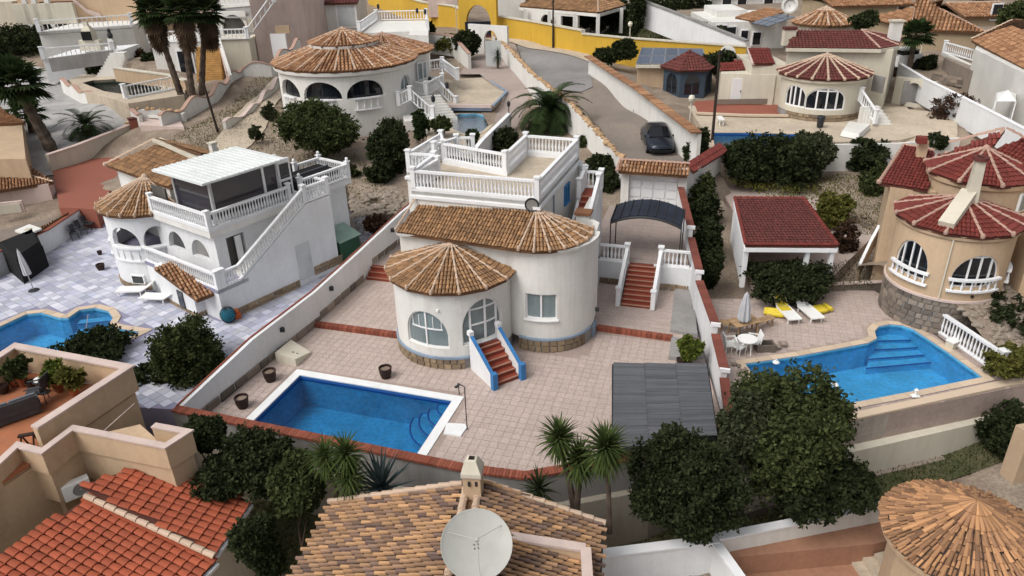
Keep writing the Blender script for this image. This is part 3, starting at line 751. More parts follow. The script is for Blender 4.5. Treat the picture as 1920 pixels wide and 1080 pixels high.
def tiling(parent, polys, avoid, z, size, m, ang, origin=(0,0), name='floor_tile', gap=.018, limit=300):
    "square paving tiles laid on a surface, each with its own edges"
    me = MB().box((0,0,0),(size - gap, size - gap,.012)).mesh(name, M[m]); ms = []; c, s = math.cos(ang), math.sin(ang); h = size * .5
    for poly in polys:
        bb = (min(p[0] for p in poly), max(p[0] for p in poly), min(p[1] for p in poly), max(p[1] for p in poly)); mx, my = (bb[0] + bb[1]) / 2,(bb[2] + bb[3]) / 2; n = int(((bb[1] - bb[0]) ** 2 + (bb[3] - bb[2]) ** 2) ** .5 / size / 2) + 1
        for i in range(-n, n):
            for j in range(-n, n):
                x, y = mx + (i * c - j * s) * size, my + (i * s + j * c) * size; q = [(x + a, y + b) for a, b in ((0,0),(h,0),(-h,0),(0, h),(0,-h))]
                if all(inpoly(a, b, poly) for a, b in q) and not any(inpoly(a, b, v) for v in avoid for a, b in q): ms.append(Matrix.Translation((x, y, z + .006)) @ Matrix.Rotation(ang,4, 'Z'))
    pieces(name, me, ms, parent, limit)
tiling(RT1,[LOTS[1][0]],[],.15,.33, 'deck', R_(-17), limit=60); tiling(RT2,[LOTS[2][0]],[],.15,.33, 'deck', R_(-17), limit=100); tiling(CPF,[LOTS[4][0]],[],1.35,.5, 'deck2', R_(-17), limit=100)
tiling(MAIN_T,[LOTS[0][0]],[polyoff(POOL_MAIN,-.36), uvp([(-18.1,26.5),(-13,26.5),(-13,34.3),(-18.1,34.3)]), uvp([(-13.3,27),(-5.2,27),(-5.2,34.4),(-13.3,34.4)]), uvp([(-6.5,29.4),(-.5,29.2),(-.5,34.4),(-6.5,34.4)])],0,.33, 'deck', R_(-17))
tiling(RIGHT_T,[[p for p, z in LOTS if z == 0][2]],[polyoff(POOL_RIGHT,-.34)],0,.33, 'deck', R_(-17))
# ================================================================ main plot
random.seed(11)
make_land()
# --- swimming pool
_c = POOL_MAIN
mp = pool('swimming_pool', 'rectangular deep blue pool with white coping behind the brick-topped front wall', _c,0, 'coping',.36,1.5, 'poolblue', WATERD,.12)
_o = Vector((*_c[3],0)); _e1 = (Vector((*_c[0],0)) - _o).normalized(); _e2 = (Vector((*_c[2],0)) - _o).normalized()
_an = math.atan2(_e1.y, _e1.x)
for k in range(4):      # quarter-round corner steps under water
    r = 1.75 - k * .38; z = -1.15 + k * .28
    s_ = MB(); ang = [i / 12 * math.pi / 2 for i in range(13)]; pl = [(_o.x, _o.y)] + [tuple((_o + _e1 * (r * math.cos(t)) + _e2 * (r * math.sin(t)))[:2]) for t in ang]
    st = s_.prism(pl,-1.5, z).build('pool_step', M['poolblue'], mp)
    l = MB(); ring_pts = [_o + _e1 * (r * math.cos(t)) + _e2 * (r * math.sin(t)) + Vector((0,0, z + .01)) for t in ang]; l.tube(ring_pts,.035,4).build('step_edge', M['poolline'], st)
# white foot slab and shower post at the pool's right corner
t = thing('foot_slab', 'small white slab beside the right edge of the deep blue pool', 'slab', W(855,805,0))
q = [W(838,795,0), W(872,797,0), W(876,803,0), W(864,820,0), W(832,815,0)]
MB().prism([(p.x, p.y) for p in q],0,.06).build('slab', M['coping'], t)
b = W(876,806,0); t = thing('pool_shower', 'thin dark pole standing at the white foot slab by the pool', 'shower', b)
MB().tube([b, b + Vector((0,0,1.9)), b + Vector((-.12,0,2.0)), b + Vector((-.3,0,1.95))],.022,6).build('pipe', M['dark'], t); MB().lathe([(.01,0),(.07,-.02),(.07,-.05)], b + Vector((-.3,0,1.95)),8).build('shower_head', M['dark'], t)
b = W(861,740,0); t = thing('shower_tap', 'short dark tap post at the far right corner of the pool coping', 'tap', b); MB().tube([b, b + Vector((0,0,.5))],.02,6).build('pipe', M['dark'], t); MB().box(b + Vector((0,0,.5)),(.1,.05,.06)).build('handle', M['dark'], t)

# --- front and side boundary walls
fw = rail_wall('front_wall', 'low white garden wall topped with a soldier course of red bricks along the front of the pool', 'wall',[UV(-18.75,18.2,.92), UV(-7.1,17.8,.92), UV(-5.2,17.95,.92), UV(-1.45,20.1,.92), UV(1.0,22.75,.92)],3.2,.22, 'grey', 'brick',.36,.09, brick=True)
MB().sweep([tuple(UV(-18.6,18.0)), tuple(UV(-7.1,17.6)), tuple(UV(-5.1,17.75)), tuple(UV(-1.4,19.8)), tuple(UV(1.2,22.6))],[(-.15,-2.8),(.05,-2.8),(.05,-.35),(.0,-.3),(-.15,-.3)]).build('plinth', M['plinthc'], fw)
lw = thing('side_wall', 'long white boundary wall with dark wall lamps left of the pool terrace', 'wall', UV(-18.3,20,0))
TL = [UV(-18.72,18.3,1.0), UV(-18.4,22.6,1.5), UV(-17.98,27,1.6), UV(-17.85,31.4,1.8), UV(-17.45,35.8,2.3), UV(-17.3,38,2.4)]
mb = MB()
for a, b in zip(TL, TL[1:]):
    d = Vector((0,0,-2.6)); s_ = Vector((b - a)); s_.z = 0; s_ = Vector((s_.y,-s_.x,0)).normalized() * .2
    mb.add([a, b, b + d, a + d, a + s_, b + s_, b + s_ + d, a + s_ + d],[(0,1,2,3),(4,5,6,7),(0,1,5,4),(3,2,6,7),(0,3,7,4),(1,2,6,5)])
mb.build('wall_body', M['whitec'], lw)
mb = MB()
for a, b in zip(TL, TL[1:]): s_ = Vector((b - a)); s_.z = 0; s_ = Vector((s_.y,-s_.x,0)).normalized(); mb.vbar(a + s_ * .0 + Vector((0,0,.02)), b + s_ * 0 + Vector((0,0,.02)),.07,.05)
mb.build('tile_edge', M['brick'], lw)
stones(lw,[tuple(UV(-18.48,18.5)), tuple(UV(-18.18,22.6)), tuple(UV(-17.77,27))],0,.36,.36,.5,.9, 'stoneg',.06)
stones(lw,[tuple(UV(-17.77,27)), tuple(UV(-17.64,31.4))],.15,.5,.36,.5,.9, 'stoneg',.06)
stones(lw,[tuple(UV(-17.6,32.3)), tuple(UV(-17.25,36))],.65,1.0,.36,.5,.9, 'stoneg',.06)
for (px, py, k) in ((540,606, 'far'),(445,681, 'near')):
    pass
for v, z, lb in ((24.3,1.05, 'dark wall lamp on the side wall nearer the pool'),(28.2,1.2, 'dark wall lamp on the side wall above the cream box'),(34.5,1.75, 'dark wall lamp at the far end of the side wall')):
    u = -18.4 + (v - 22.6) * .1; u = {24.3: -18.02,28.2: -17.73,34.5: -17.35}[v]; p = UV(u, v, z); t = thing('wall_lamp', lb, 'lamp', p, 'lamps on the side wall')
    MB().box(p + Vector((0,0,0)),(.08,.14,.2)).build('bracket', M['dark'], t); MB().lathe([(.03,-.12),(.07,-.06),(.08,.08),(.02,.16)], p + UV(.1,0,0),8).build('lantern', M['dark'], t)
# right wall with stepped brown coping
rw = thing('side_wall', 'stepped boundary wall with a brown coping between the grey pergola and the right garden', 'wall', UV(-.3,30,0))
sec = [((.95,22.8),(.68,25.2),.95),((.66,25.2),(.2,27.9),1.3),((.16,27.9),(-.75,31.9),1.75),((-.78,31.9),(-1.45,35.9),2.2),((-1.5,35.9),(-2.6,42.4),2.75)]
for k,(a, b, z) in enumerate(sec):
    w_ = MB().vbar(UV(*a, z / 2 - 1.2), UV(*b, z / 2 - 1.2),.2, z + 2.4).build('wall_body', M['whitec'], rw)
    n = max(2, int((UV(*b) - UV(*a)).length / .45)); ms = []; A_, B_ = UV(*a, z + .04), UV(*b, z + .04); bt = MB().box((0,0,0),(.43,.36,.08)).mesh('coping_tile', M['copb']); d = (B_ - A_).normalized(); s_ = Vector((-d.y, d.x,0))
    for i in range(n): ms.append(frame_m(A_.lerp(B_,(i + .5) / n), d * ((B_ - A_).length / n / .44), s_, Vector((0,0,1))))
    pieces('coping_tile', bt, ms, rw)
    MB().box(UV(*a, z + .05),(.40,.1,.16), R_(-17)).build('end_cap', M['bal'], rw)
t = thing('planter_strip', 'concrete strip bed at the foot of the right boundary wall', 'planter', UV(-1.4,29,0))
MB().prism(uvp([(-1.75,29.7),(-.55,29.6),(-1.1,34.1),(-1.95,34.1)]),.1,.3).build('concrete_top', M['grey'], t)
MB().prism(uvp([(-1.6,27.6),(-.1,27.7),(-.5,29.2),(-1.65,29.3)]),.0,.2).build('concrete_top', M['grey'], t)

# --- brick edges of the raised terrace
for a, b, lb in (((-17.95,26.6),(-13.55,26.6), 'red brick step edge crossing the terrace left of the white house'),((-5.0,29.45),(-1.6,29.32), 'red brick step edge crossing the terrace right of the white house')):
    t = thing('terrace_step', lb, 'step', UV(*a,0)); A_, B_ = UV(*a,.1), UV(*b,.1); d = (B_ - A_).normalized(); s_ = Vector((-d.y, d.x,0)); n = int((B_ - A_).length / .22)
    me = MB().box((0,0,0),(.208,.3,.2)).mesh('brick', M['brick'])
    pieces('brick', me,[frame_m(A_.lerp(B_,(i + .5) / n) , d, s_, Vector((0,0,1))) for i in range(n)], t)
t = thing('side_steps', 'three red brick steps climbing beside the far side wall', 'steps', UV(-16.6,31.6,0))
for k in range(3): MB().box(UV(-15.4,31.6 + k * .3,.15 + (k + 1) * .08),(4.3,.3,.17 + k * .167), R_(-17)).build('step', M['step'], t); MB().box(UV(-15.4,31.46 + k * .3,.15 + (k + 1) * .167),(4.3,.04,.03), R_(-17)).build('nosing', M['nosing'], t)

# --- retaining wall, balustrades and stair up to the carport floor
t = thing('retaining_wall', 'white retaining wall with balustrade and red stair below the carport floor', 'wall', UV(-4,34.1,0))
MB().box(UV(-5.2,34.05,.45),(1.9,.22,1.9), R_(-17)).build('wall_body', M['whitec'], t); MB().box(UV(-2.1,34.05,.45),(1.9,.22,1.9), R_(-17)).build('wall_body', M['whitec'], t)
stones(t,[tuple(UV(-5.7,33.93)), tuple(UV(-4.4,33.93))],.15,.5,.33,.3,.6); stones(t,[tuple(UV(-2.75,33.93)), tuple(UV(-1.3,33.93))],.15,.5,.33,.3,.6)
balustrade(t,[UV(-5.75,34.1,1.4), UV(-4.4,34.1,1.4)],.85,.17,.22, posts=[1]); balustrade(t,[UV(-2.75,34.1,1.4), UV(-1.35,34.1,1.4)],.85,.17,.22, posts=[0])
nr = 9
for k in range(nr):
    v0 = 31.7 + k * 2.4 / nr; z = .15 + (k + 1) * 1.2 / nr; s1 = MB().box(UV(-3.58, v0 + .6, z - .35),(1.36,1.2 if k < nr - 3 else .7,.7), R_(-17)) if False else MB().prism(uvp([(-4.26, v0),(-2.9, v0),(-2.9,34.2),(-4.26,34.2)]), z - .133, z)
    s1 = s1.build('stair_step', M['step'], t); MB().box(UV(-3.58, v0 + .01, z - .01),(1.37,.06,.045), R_(-17)).build('nosing', M['nosing'], s1)
for u in (-4.4,-2.76):
    pr = [(31.7,.1),(34.2,.1),(34.2,1.35),(31.7,.2)]; mb = MB(); vs = [UV(u - .08, a, b) for a, b in pr] + [UV(u + .08, a, b) for a, b in pr]
    mb.add(vs,[(0,1,2,3),(7,6,5,4),(0,4,5,1),(1,5,6,2),(2,6,7,3),(3,7,4,0)]).build('stair_side', M['bal'], t)
    balustrade(t,[UV(u,31.6,.2), UV(u,34.1,1.4)],.82,.17,.2, posts=[0], over=.12)

# ================================================================ the white house
H = thing('villa', 'white round-fronted villa with brown tile roofs and balustraded roof terrace in the middle', 'house', UV(-10,30,0))
FC = (-10.95,27.15); FR = 2.58            # front tower centre (plan frame), radius
BC = (-7.25,29.05); BR_ = 2.15
def ua(c, r, a): return UV(c[0] + r * math.cos(R_(a)), c[1] + r * math.sin(R_(a)))
# front round tower
fp = [tuple(ua(FC, FR, a)) for a in range(178,372,6)]
FWL = lambda a: (a - 178) * R_(1) * FR
o_w = (FWL(262),2.02,1.0,2.66, 'arch',.3); o_d = (FWL(319),2.0,1.1,3.1, 'arch',.35); o_l = (FWL(190),.9,1.3,2.6, 'arch',.35)
fwl = Wall(fp,.55,3.62,[o_l, o_w, o_d],.28); fwl.build('tower_wall', M['white'], H)
fwl.window(o_w, H,(-.0,),((-1,1,.5),), gm='glassg', bar=.06, depth=.1); fwl.window(o_l, H,(0,),(.5,), gm='glassg', bar=.06, depth=.1)
fwl.window(o_d, H,(-.62,.1,.72),((-.62,.72,.42),(-.62,.72,.78)), gm='glassg', bar=.07, depth=.14, name='door_frame')
# second layer of small mullions in the arched window
for x in (-.7,-.35,.33,.7):
    d = o_w[0] + x * o_w[1] / 2; p, n = fwl.at(d,-.1); MB().bar((p.x, p.y,1.85),(p.x, p.y, min(2.4, fwl.top(o_w, d))),.03,.03, n).build('mullion', M['frame'], H)
bnd = [tuple(ua(FC, FR + .02, a)) for a in range(178,330,6)]
MB().sweep(bnd,[(0,.5),(.06,.5),(.06,.6),(0,.62)]).build('band', M['bluegrey'], H)
MB().sweep([tuple(ua(FC, FR - .02, a)) for a in range(178,372,6)],[(-.3,-.1),(0.02,-.1),(.02,.56),(-.3,.56)]).build('plinth', M['grey'], H)
stones(H,[tuple(ua(FC, FR + .01, a)) for a in range(178,302,4)],0,.52,.26,.22,.42)
cone_roof(H, tuple(UV(*FC)), FR + .24,3.66,4.62,158 - 17,388 - 17,10, tm='tile', w=.145, l=.25, rr=.052)
MB().sweep([tuple(ua(FC, FR + .0, a)) for a in range(170,380,6)],[(0,3.4),(.14,3.5),(.16,3.6),(0,3.6)]).build('cornice', M['white'], H)
p, n = fwl.at(FWL(276),.03); sen = MB().lathe([(.01,0),(.07,.02),(.06,.1),(.01,.13)],(p.x, p.y,2.75),8).build('alarm_siren', M['plastic'], H)
# large round tower + main block
bp = [tuple(UV(-13.5,28.35)), tuple(UV(-8.2,27.15))]
bp = [tuple(UV(-13.5,34)), tuple(UV(-13.5,27.55)), tuple(UV(-8.6,27.2))] + [tuple(ua(BC, BR_, a)) for a in range(238,372,6)] + [tuple(UV(-5.2,30.4)), tuple(UV(-6.0,31.2)), tuple(UV(-6.0,35.2))]
bw = Wall(bp,.7,4.75,[]); 
def s_of(pt, wl=bw):
    best = min(range(int(wl.len * 20)), key=lambda i: (wl.at(i / 20)[0].xy - Vector(pt)).length); return best / 20
sw = s_of(ua(BC, BR_,277)); o_b = (sw,1.36,1.6,2.8, 'rect')
bw = Wall(bp,.6,4.85,[o_b],.28); bw.build('main_wall', M['white'], H); bw.window(o_b, H,(0,),(), gm='glassg', bar=.06, depth=.1, sill=True)
MB().sweep([tuple(ua(BC, BR_ - .02, a)) for a in range(250,374,6)],[(-.3,-.1),(0.02,-.1),(.02,.66),(-.3,.66)]).build('plinth', M['grey'], H)
MB().sweep([tuple(ua(BC, BR_ + .02, a)) for a in range(250,350,6)],[(0,.58),(.05,.58),(.05,.68),(0,.7)]).build('band', M['bluegrey'], H)
MB().box(UV(-5.06,29.0,.3),(.1,.5,.6), R_(-17)).build('plinth_side', M['bluegrey'], H)
MB().box(UV(-5.9,32.8,.9),(.1,3.4,1.1), R_(-17)).build('plinth_side', M['bluegrey'], H)
stones(H,[tuple(ua(BC, BR_ + .01, a)) for a in range(250,336,4)],0,.6,.3,.25,.45)
# lower tiled roof : straight part + fan round the tower
ez, rz_ = 4.88,5.9
roof_plane(H,[UV(-13.5,27.3, ez), UV(-7.85,26.66, ez), UV(-7.6,28.75, rz_), UV(-13.05,28.75, rz_)], 'tile', w=.145, l=.25, name='roof')
cone_roof(H, tuple(UV(-7.5,28.85)), BR_ + .1, ez, rz_ - .05,262 - 17,376 - 17,7, tm='tile', w=.145, l=.25, rr=.052, apex=tuple(UV(-7.6,28.7)), skip=())
ridge_run(H, UV(-13.55,27.3, ez + .03), UV(-13.1,28.75, rz_), 'ridge',.05)
MB().sweep([tuple(UV(-13.5,27.4)), tuple(UV(-8.4,27.05))] + [tuple(ua(BC, BR_, a)) for a in range(250,372,6)],[(0,4.65),(.12,4.72),(.14,4.84),(0,4.84)]).build('cornice', M['white'], H)
# upper block and roof terrace
TZ = 6.27
blk = [(-14.6,31.2),(-13.3,31.2),(-13.3,28.75),(-7.45,28.55),(-7.15,35.3),(-10.0,35.5),(-10.05,32.2),(-13.4,33.3),(-14.3,35.2)]
low = [(-14.6,31.2),(-13.45,31.2),(-13.45,28.75),(-7.45,28.6),(-4.95,31.2),(-4.95,35.2),(-14.4,35.3)]
MB().prism(uvp(blk),3.0, TZ, top=False).build('upper_wall', M['white'], H)
MB().prism(uvp([(-14.62,31.2),(-13.5,31.2),(-13.5,35.3),(-14.4,35.3)]),0,4, top=False).build('side_block', M['white'], H)
MB().prism(uvp(polyoff(blk,.12)), TZ - .3, TZ - .12).build('terrace_floor', M['beigep'], H)
mb = MB(); ring(mb, uvp(blk),.2, TZ - .15, TZ + .12); mb.build('parapet', M['bal'], H)
mb = MB(); ring(mb, uvp(polyoff(blk,-.08)),.1, TZ - .34, TZ - .2); mb.build('moulding', M['bal'], H)
cc = [UV(a, b, TZ + .1) for a, b in polyoff(blk,.1)]
balustrade(H, cc,.82,.165,.2, closed=True, over=.1, rail=.17)
# stair well rail on the terrace
balustrade(H,[UV(-13.2,28.95, TZ), UV(-12.9,31.0, TZ)],.8,.17,.18)
balustrade(H,[UV(-13.9,33.1, TZ), UV(-13.3,34.6, TZ), UV(-12.5,34.8, TZ)],.85,.17,.2)
# blue window on the right side of the upper block, drain pipes, clock
wl = Wall([tuple(UV(-7.45,28.6)), tuple(UV(-7.15,35.3))],4,6,[]); 
q = UV(-7.22,32.9,0); o_s = (4.3,.8,4.75,5.65, 'rect')
wl.window(o_s, H,(0,),(), fm='blue', gm='glasst', depth=-.04, bar=.07, sill=True)
MB().tube([UV(-7.3,30.6,3.8), UV(-7.3,30.6,5.9)],.035,6).build('drain_pipe', M['bluegrey'], H)
c_ = UV(-7.75,28.52,6.15); n_ = UV(.12,-1,0).normalized(); ax = n_.to_track_quat('Z', 'Y').to_matrix()
cl = MB().lathe([(.001,.04),(.25,.05),(.29,.04),(.3,0)], c_,20, axis=ax).build('wall_dial', M['grey'], H); MB().lathe([(.24,.055),(.3,.075),(.31,.02)], c_,20, axis=ax).build('dial_rim', M['dark'], cl)
# --- front stair of the villa with blue trim
ds, dn_ = fwl.at(FWL(318)); dn_ = Vector((dn_.x, dn_.y,0)); dt = Vector((-dn_.y, dn_.x,0))
ns = 6
for k in range(ns):
    z = 1.08 - k * .18; c = ds + dn_ * (.2 + .28 * k); s1 = MB().box((c.x, c.y, z - .09 - (z - .18) / 2 if False else z / 2),(.32,1.16, z), math.atan2(dn_.y, dn_.x)).build('stair_step', M['step'], H)
    c2 = c + dn_ * .15; MB().box((c2.x, c2.y, z - .01),(.05,1.16,.05), math.atan2(dn_.y, dn_.x)).build('nosing', M['nosing'], s1)
for sgn in (-1,1):
    a = ds + dt * (.66 * sgn) + dn_ * .02; b = a + dn_ * 1.75; za, zb = 1.65,.62
    mb = MB(); w2 = dt * .07; vs = [a - w2, b - w2, a + w2, b + w2]
    P = [Vector((a.x, a.y,0)) - w2, Vector((b.x, b.y,0)) - w2, Vector((b.x, b.y, zb)) - w2, Vector((a.x, a.y, za)) - w2]; Q = [p + w2 * 2 for p in P]
    mb.add(P + Q,[(0,1,2,3),(7,6,5,4),(0,4,5,1),(1,5,6,2),(2,6,7,3),(3,7,4,0)]).build('stair_side', M['whitec'], H)
    MB().vbar((a.x, a.y, za + .03),(b.x, b.y, zb + .03),.15,.05).build('stair_coping', M['blue'], H)
    MB().box((b.x + dn_.x * .1, b.y + dn_.y * .1,.38),(.22,.22,.76), math.atan2(dn_.y, dn_.x)).build('stair_post', M['blue'], H)
    MB().box((a.x, a.y,1.72),(.24,.2,.2), math.atan2(dn_.y, dn_.x)).build('stair_cap', M['bal'], H)
MB().box((ds + dn_ * .0).to_tuple()[:2] + (.55,),(.6,1.3,1.06), math.atan2(dn_.y, dn_.x)).build('stair_landing', M['bluegrey'], H)
# --- outside stair on the right flank of the villa
sp = [(-6.4,29.6),(-4.9,29.3),(-4.9,36.6),(-6.4,36.6)]
fl = [(-4.95,31.0),(-4.95,36.4)]
pr = [(30.6,0),(34.9,0),(34.9,4.9),(34.0,4.9),(31.0,3.5),(30.6,3.5)]
for u0, u1, dz in ((-6.02,-5.86,0.0),(-6.85,-6.7,0.)):
    vs = [UV(u0, a, b + dz) for a, b in pr] + [UV(u1, a, b + dz) for a, b in pr]; n = len(pr); MB().add(vs,[tuple(range(n)), tuple(range(2 * n - 1, n - 1,-1))] + [(i,(i + 1) % n, n + (i + 1) % n, n + i) for i in range(n)]).build('stair_flank', M['whitec'], H)
for k in range(8):
    v0 = 31.2 + k * .34; z = 3.5 + (k + 1) * .17; s1 = MB().prism(uvp([(-6.7, v0),(-6.0, v0),(-6.0,34.8),(-6.7,34.8)]), z - .17, z).build('stair_step', M['step'], H); MB().box(UV(-6.35, v0 + .01, z - .01),(.7,.05,.04), R_(-17)).build('nosing', M['nosing'], s1)
balustrade(H,[UV(-5.93,31.1,3.55), UV(-5.93,34.0,4.9), UV(-5.93,34.8,4.9), UV(-6.75,34.8,4.9)],.85,.17,.2)
balustrade(H,[UV(-6.78,33.6,4.75), UV(-6.78,34.9,5.0), UV(-7.1,35.3,5.0)],.85,.17,.2)
ch = MB().box(UV(-6.0,30.85,4.3),(.6,.5,1.5), R_(-17)).build('chimney', M['white'], H); MB().box(UV(-6.0,30.85,5.1),(.74,.64,.12), R_(-17)).build('chimney_cap', M['tileo'], ch)
# --- arched dark canopy over the carport floor
t = thing('arched_canopy', 'dark arched canopy spanning the carport floor in front of the garage', 'canopy', UV(-3.6,35,1.35))
mb = MB(); n = 16; x0, x1 = -5.35,-1.9
def cz(f): return 3.32 + .42 * (1 - (2 * f - 1) ** 2)
for (va, vb, dz0, dz1) in ((34.6,36.4,0.,.0),):
    for i in range(n):
        f0, f1 = i / n,(i + 1) / n; ua_, ub_ = x0 + (x1 - x0) * f0, x0 + (x1 - x0) * f1
        P = [UV(ua_, va, cz(f0)), UV(ub_, va, cz(f1)), UV(ub_, vb, cz(f1) + .2), UV(ua_, vb, cz(f0) + .2)]; Q = [p - Vector((0,0,.05)) for p in P]
        mb.add(P + Q,[(0,1,2,3),(7,6,5,4),(0,4,5,1),(2,6,7,3)])
mb.build('canopy_sheet', M['navy'], t)
for v in (34.6,36.4):
    dz = 0 if v < 35 else .2
    MB().tube([UV(x0 + (x1 - x0) * i / n, v, cz(i / n) + dz - .1) for i in range(n + 1)],.07,6).build('arch_beam', M['dark'], t)
    for u in (x0, x1): MB().tube([UV(u, v,1.35), UV(u, v, cz(0) + dz)],.03,6).build('post', M['dark'], t)
for i in range(0, n + 1,2): MB().vbar(UV(x0 + (x1 - x0) * i / n,34.6, cz(i / n) + .03), UV(x0 + (x1 - x0) * i / n,36.4, cz(i / n) + .23),.04,.04).build('batten', M['dark'], t)
# --- garage with red tiled lintel roof
t = thing('garage_gate', 'white garage front with a panelled door and red tiled top behind the arched canopy', 'garage', UV(-4,42.3,1.35))
MB().box(UV(-5.75,42.2,2.6),(.45,.5,2.7), R_(-17)).build('pier', M['white'], t); MB().box(UV(-2.45,42.2,2.6),(.5,.5,2.7), R_(-17)).build('pier', M['white'], t)
MB().box(UV(-4.1,42.35,3.75),(3.0,.3,.4), R_(-17)).build('lintel', M['pinkcap'], t)
d_ = MB().box(UV(-4.1,42.35,2.45),(2.9,.12,2.3), R_(-17)).build('garage_door', M['frame'], t)
for i in range(4):
    for j in range(4): MB().box(UV(-5.15 + i * .7,42.26,1.65 + j * .55),(.6,.08,.45), R_(-17)).build('door_panel', M['bal'], d_)
roof_plane(t,[UV(-6.1,41.5,3.65), UV(-2.2,41.5,3.65), UV(-2.2,42.3,4.05), UV(-6.1,42.3,4.05)], 'tileo', w=.2, l=.3)
roof_plane(t,[UV(-2.2,43.1,3.65), UV(-6.1,43.1,3.65), UV(-6.1,42.3,4.05), UV(-2.2,42.3,4.05)], 'tileo', w=.2, l=.3)
ridge_run(t, UV(-6.15,42.3,4.07), UV(-2.15,42.3,4.07), 'ridgep',.09)
ridge_run(t, UV(-6.15,41.5,3.7), UV(-6.15,42.3,4.05), 'ridgep',.09, ball=True)
# --- grey slatted pergola, lower right
t = thing('slatted_pergola', 'flat grey slatted pergola roof over the lower right corner of the terrace', 'pergola', UV(-2,21.5,0))
c0, c1, c2, c3 = UV(-3.3,23.25,2.3), UV(-.02,23.95,2.3), UV(.45,19.7,2.3), UV(-2.55,18.45,2.3)
c0, c1, c2, c3 = W(1150,681,2.3), W(1325,683,2.3), W(1343,812,1.5), W(1150,842,1.5)
n = 44; ms = []; me = None
for i in range(n):
    f = (i + .5) / n; L_ = c0.lerp(c3, f); Rr = c1.lerp(c2, f)
    for j in range(3):
        a = L_.lerp(Rr, j / 3 + .002); b = L_.lerp(Rr,(j + 1) / 3 - .002); a.z += random.uniform(0,.018); b.z += random.uniform(0,.018); d = b - a
        ln = d.length; d.normalize(); s_ = (c0 - c3).normalized(); me = me or MB().box((0,0,0),(1,.108,.03)).mesh('slat', M['slate'])
        ms.append(frame_m((a + b) / 2, d * ln, s_, d.cross(s_)))
pieces('slat', me, ms, t,300)
for a, b in ((c0, c1),(c3, c2),(c0, c3),(c1, c2)): MB().vbar(a - Vector((0,0,.12)), b - Vector((0,0,.12)),.1,.16).build('beam', M['dark'], t)
for k in (1,2): MB().vbar(c0.lerp(c1, k / 3) - Vector((0,0,.1)), c3.lerp(c2, k / 3) - Vector((0,0,.1)),.08,.14).build('beam', M['dark'], t)
for c in (c0, c1, c2, c3): q = c + (c0 + c2 - 2 * c) * .04; MB().box((q.x, q.y, q.z / 2 - .05),(.1,.1, q.z - .1)).build('post', M['dark'], t)
# strip bench / edge of tan wall beside the pergola, corner post cap
t = thing('wall_pillar', 'small white ball-capped pillar on the brick-topped wall below the grey pergola', 'pillar', UV(-1.5,20.1,.9)); p = UV(-1.45,20.1,.95); MB().box(p + Vector((0,0,.08)),(.45,.45,.2), R_(-17)).build('cap', M['cream'], t); MB().lathe([(.02,.15),(.16,.2),(.17,.3),(.1,.42),(.01,.46)], p,10).build('ball', M['bal'], t)

# --- small things on the terrace
def pot(lb, px, py, r=.26, h=.5, m='pot', plant=None, z=0, grp='dark pots on the pool terrace'):
    b = W(px, py, z); t = thing('flower_pot', lb, 'pot', b, grp)
    MB().lathe([(r * .7,0),(r * .98, h * .5),(r, h * .85),(r * 1.08, h * .9),(r * 1.08, h),(r * .9, h),(r * .86, h * .8)], b,12).build('pot_body', M[m], t)
    MB().lathe([(.001, h * .83),(r * .88, h * .82)], b,12).build('soil', M['soil'], t); return t
pot('dark pot between the white coping and the round front tower',724,708); pot('dark pot beside the side wall nearer the cream box',508,714); pot('dark pot at the front left end of the terrace beside the pool',456,764)
t = thing('pump_box', 'cream sloping pump box against the side wall behind the pool', 'box', W(550,680,0))
a, b, c, d = W(519,680,0), W(556,688,0), W(584,664,0), W(548,652,0); hs_ = (.62,.3,.35,.72)
P = [a, b, c, d]; T = [p + Vector((0,0, h)) for p, h in zip(P,(.5,.38,.12,.42))]
MB().add(P + T,[(3,2,1,0),(4,5,6,7),(0,1,5,4),(1,2,6,5),(2,3,7,6),(3,0,4,7)]).build('box_lid', M['cream'], t)
for k in range(3): q = (T[0] * .5 + T[2] * .5) + (T[1] - T[0]) * (k - 1) * .2; MB().lathe([(.001,.03),(.04,.02),(.04,0)], q,6).build('vent', M['dark'], t)
for px, py, lb in ((1118,580, 'small dark wall lamp at the right edge of the large round tower'),):
    b = W(px, py,1.7); t = thing('wall_lamp', lb, 'lamp', b); MB().box(b,(.1,.12,.16)).build('bracket', M['dark'], t); MB().lathe([(.03,-.1),(.06,0),(.02,.12)], b + Vector((.08,-.04,0)),8).build('lantern', M['dark'], t)
# ================================================================ left villa (glass room on its roof terrace)
random.seed(23)
LO = W(425,603,0); LH = R_(53.5)
def LQ(s, t, z=None):
    x = LO.x + s * math.cos(LH) - t * math.sin(LH); y = LO.y + s * math.sin(LH) + t * math.cos(LH)
    return Vector((x, y, z)) if z is not None else Vector((x, y))
lf = lambda L: [tuple(LQ(a, b)) for a, b in L]
V = thing('villa', 'white villa with a dark glass room on its balustraded roof terrace', 'house', LQ(3,3,0))
TC = (1.75,7.75); TR_ = 2.35; PZ = 1.7; TZ2 = 4.2
def lt(r, a, z=None): return LQ(TC[0] + r * math.cos(R_(a)), TC[1] + r * math.sin(R_(a)), z)
# lower storey: wall with door
lw_ = Wall(lf([(-.1,6.2),(-.1,0),(7.2,0),(7.2,2.2)]),0, PZ + .1,[(6.2 + 4.9,.85,.35,1.7, 'rect')],.25)
dl = (6.2 + 4.95,.85,.3,1.78, 'rect')
MB().prism(lf([(-.06,.03),(7.16,.03),(7.16,2.5),(-.06,6.2)]),-.3,1.6).build('lower_wall', M['whitec'], V)
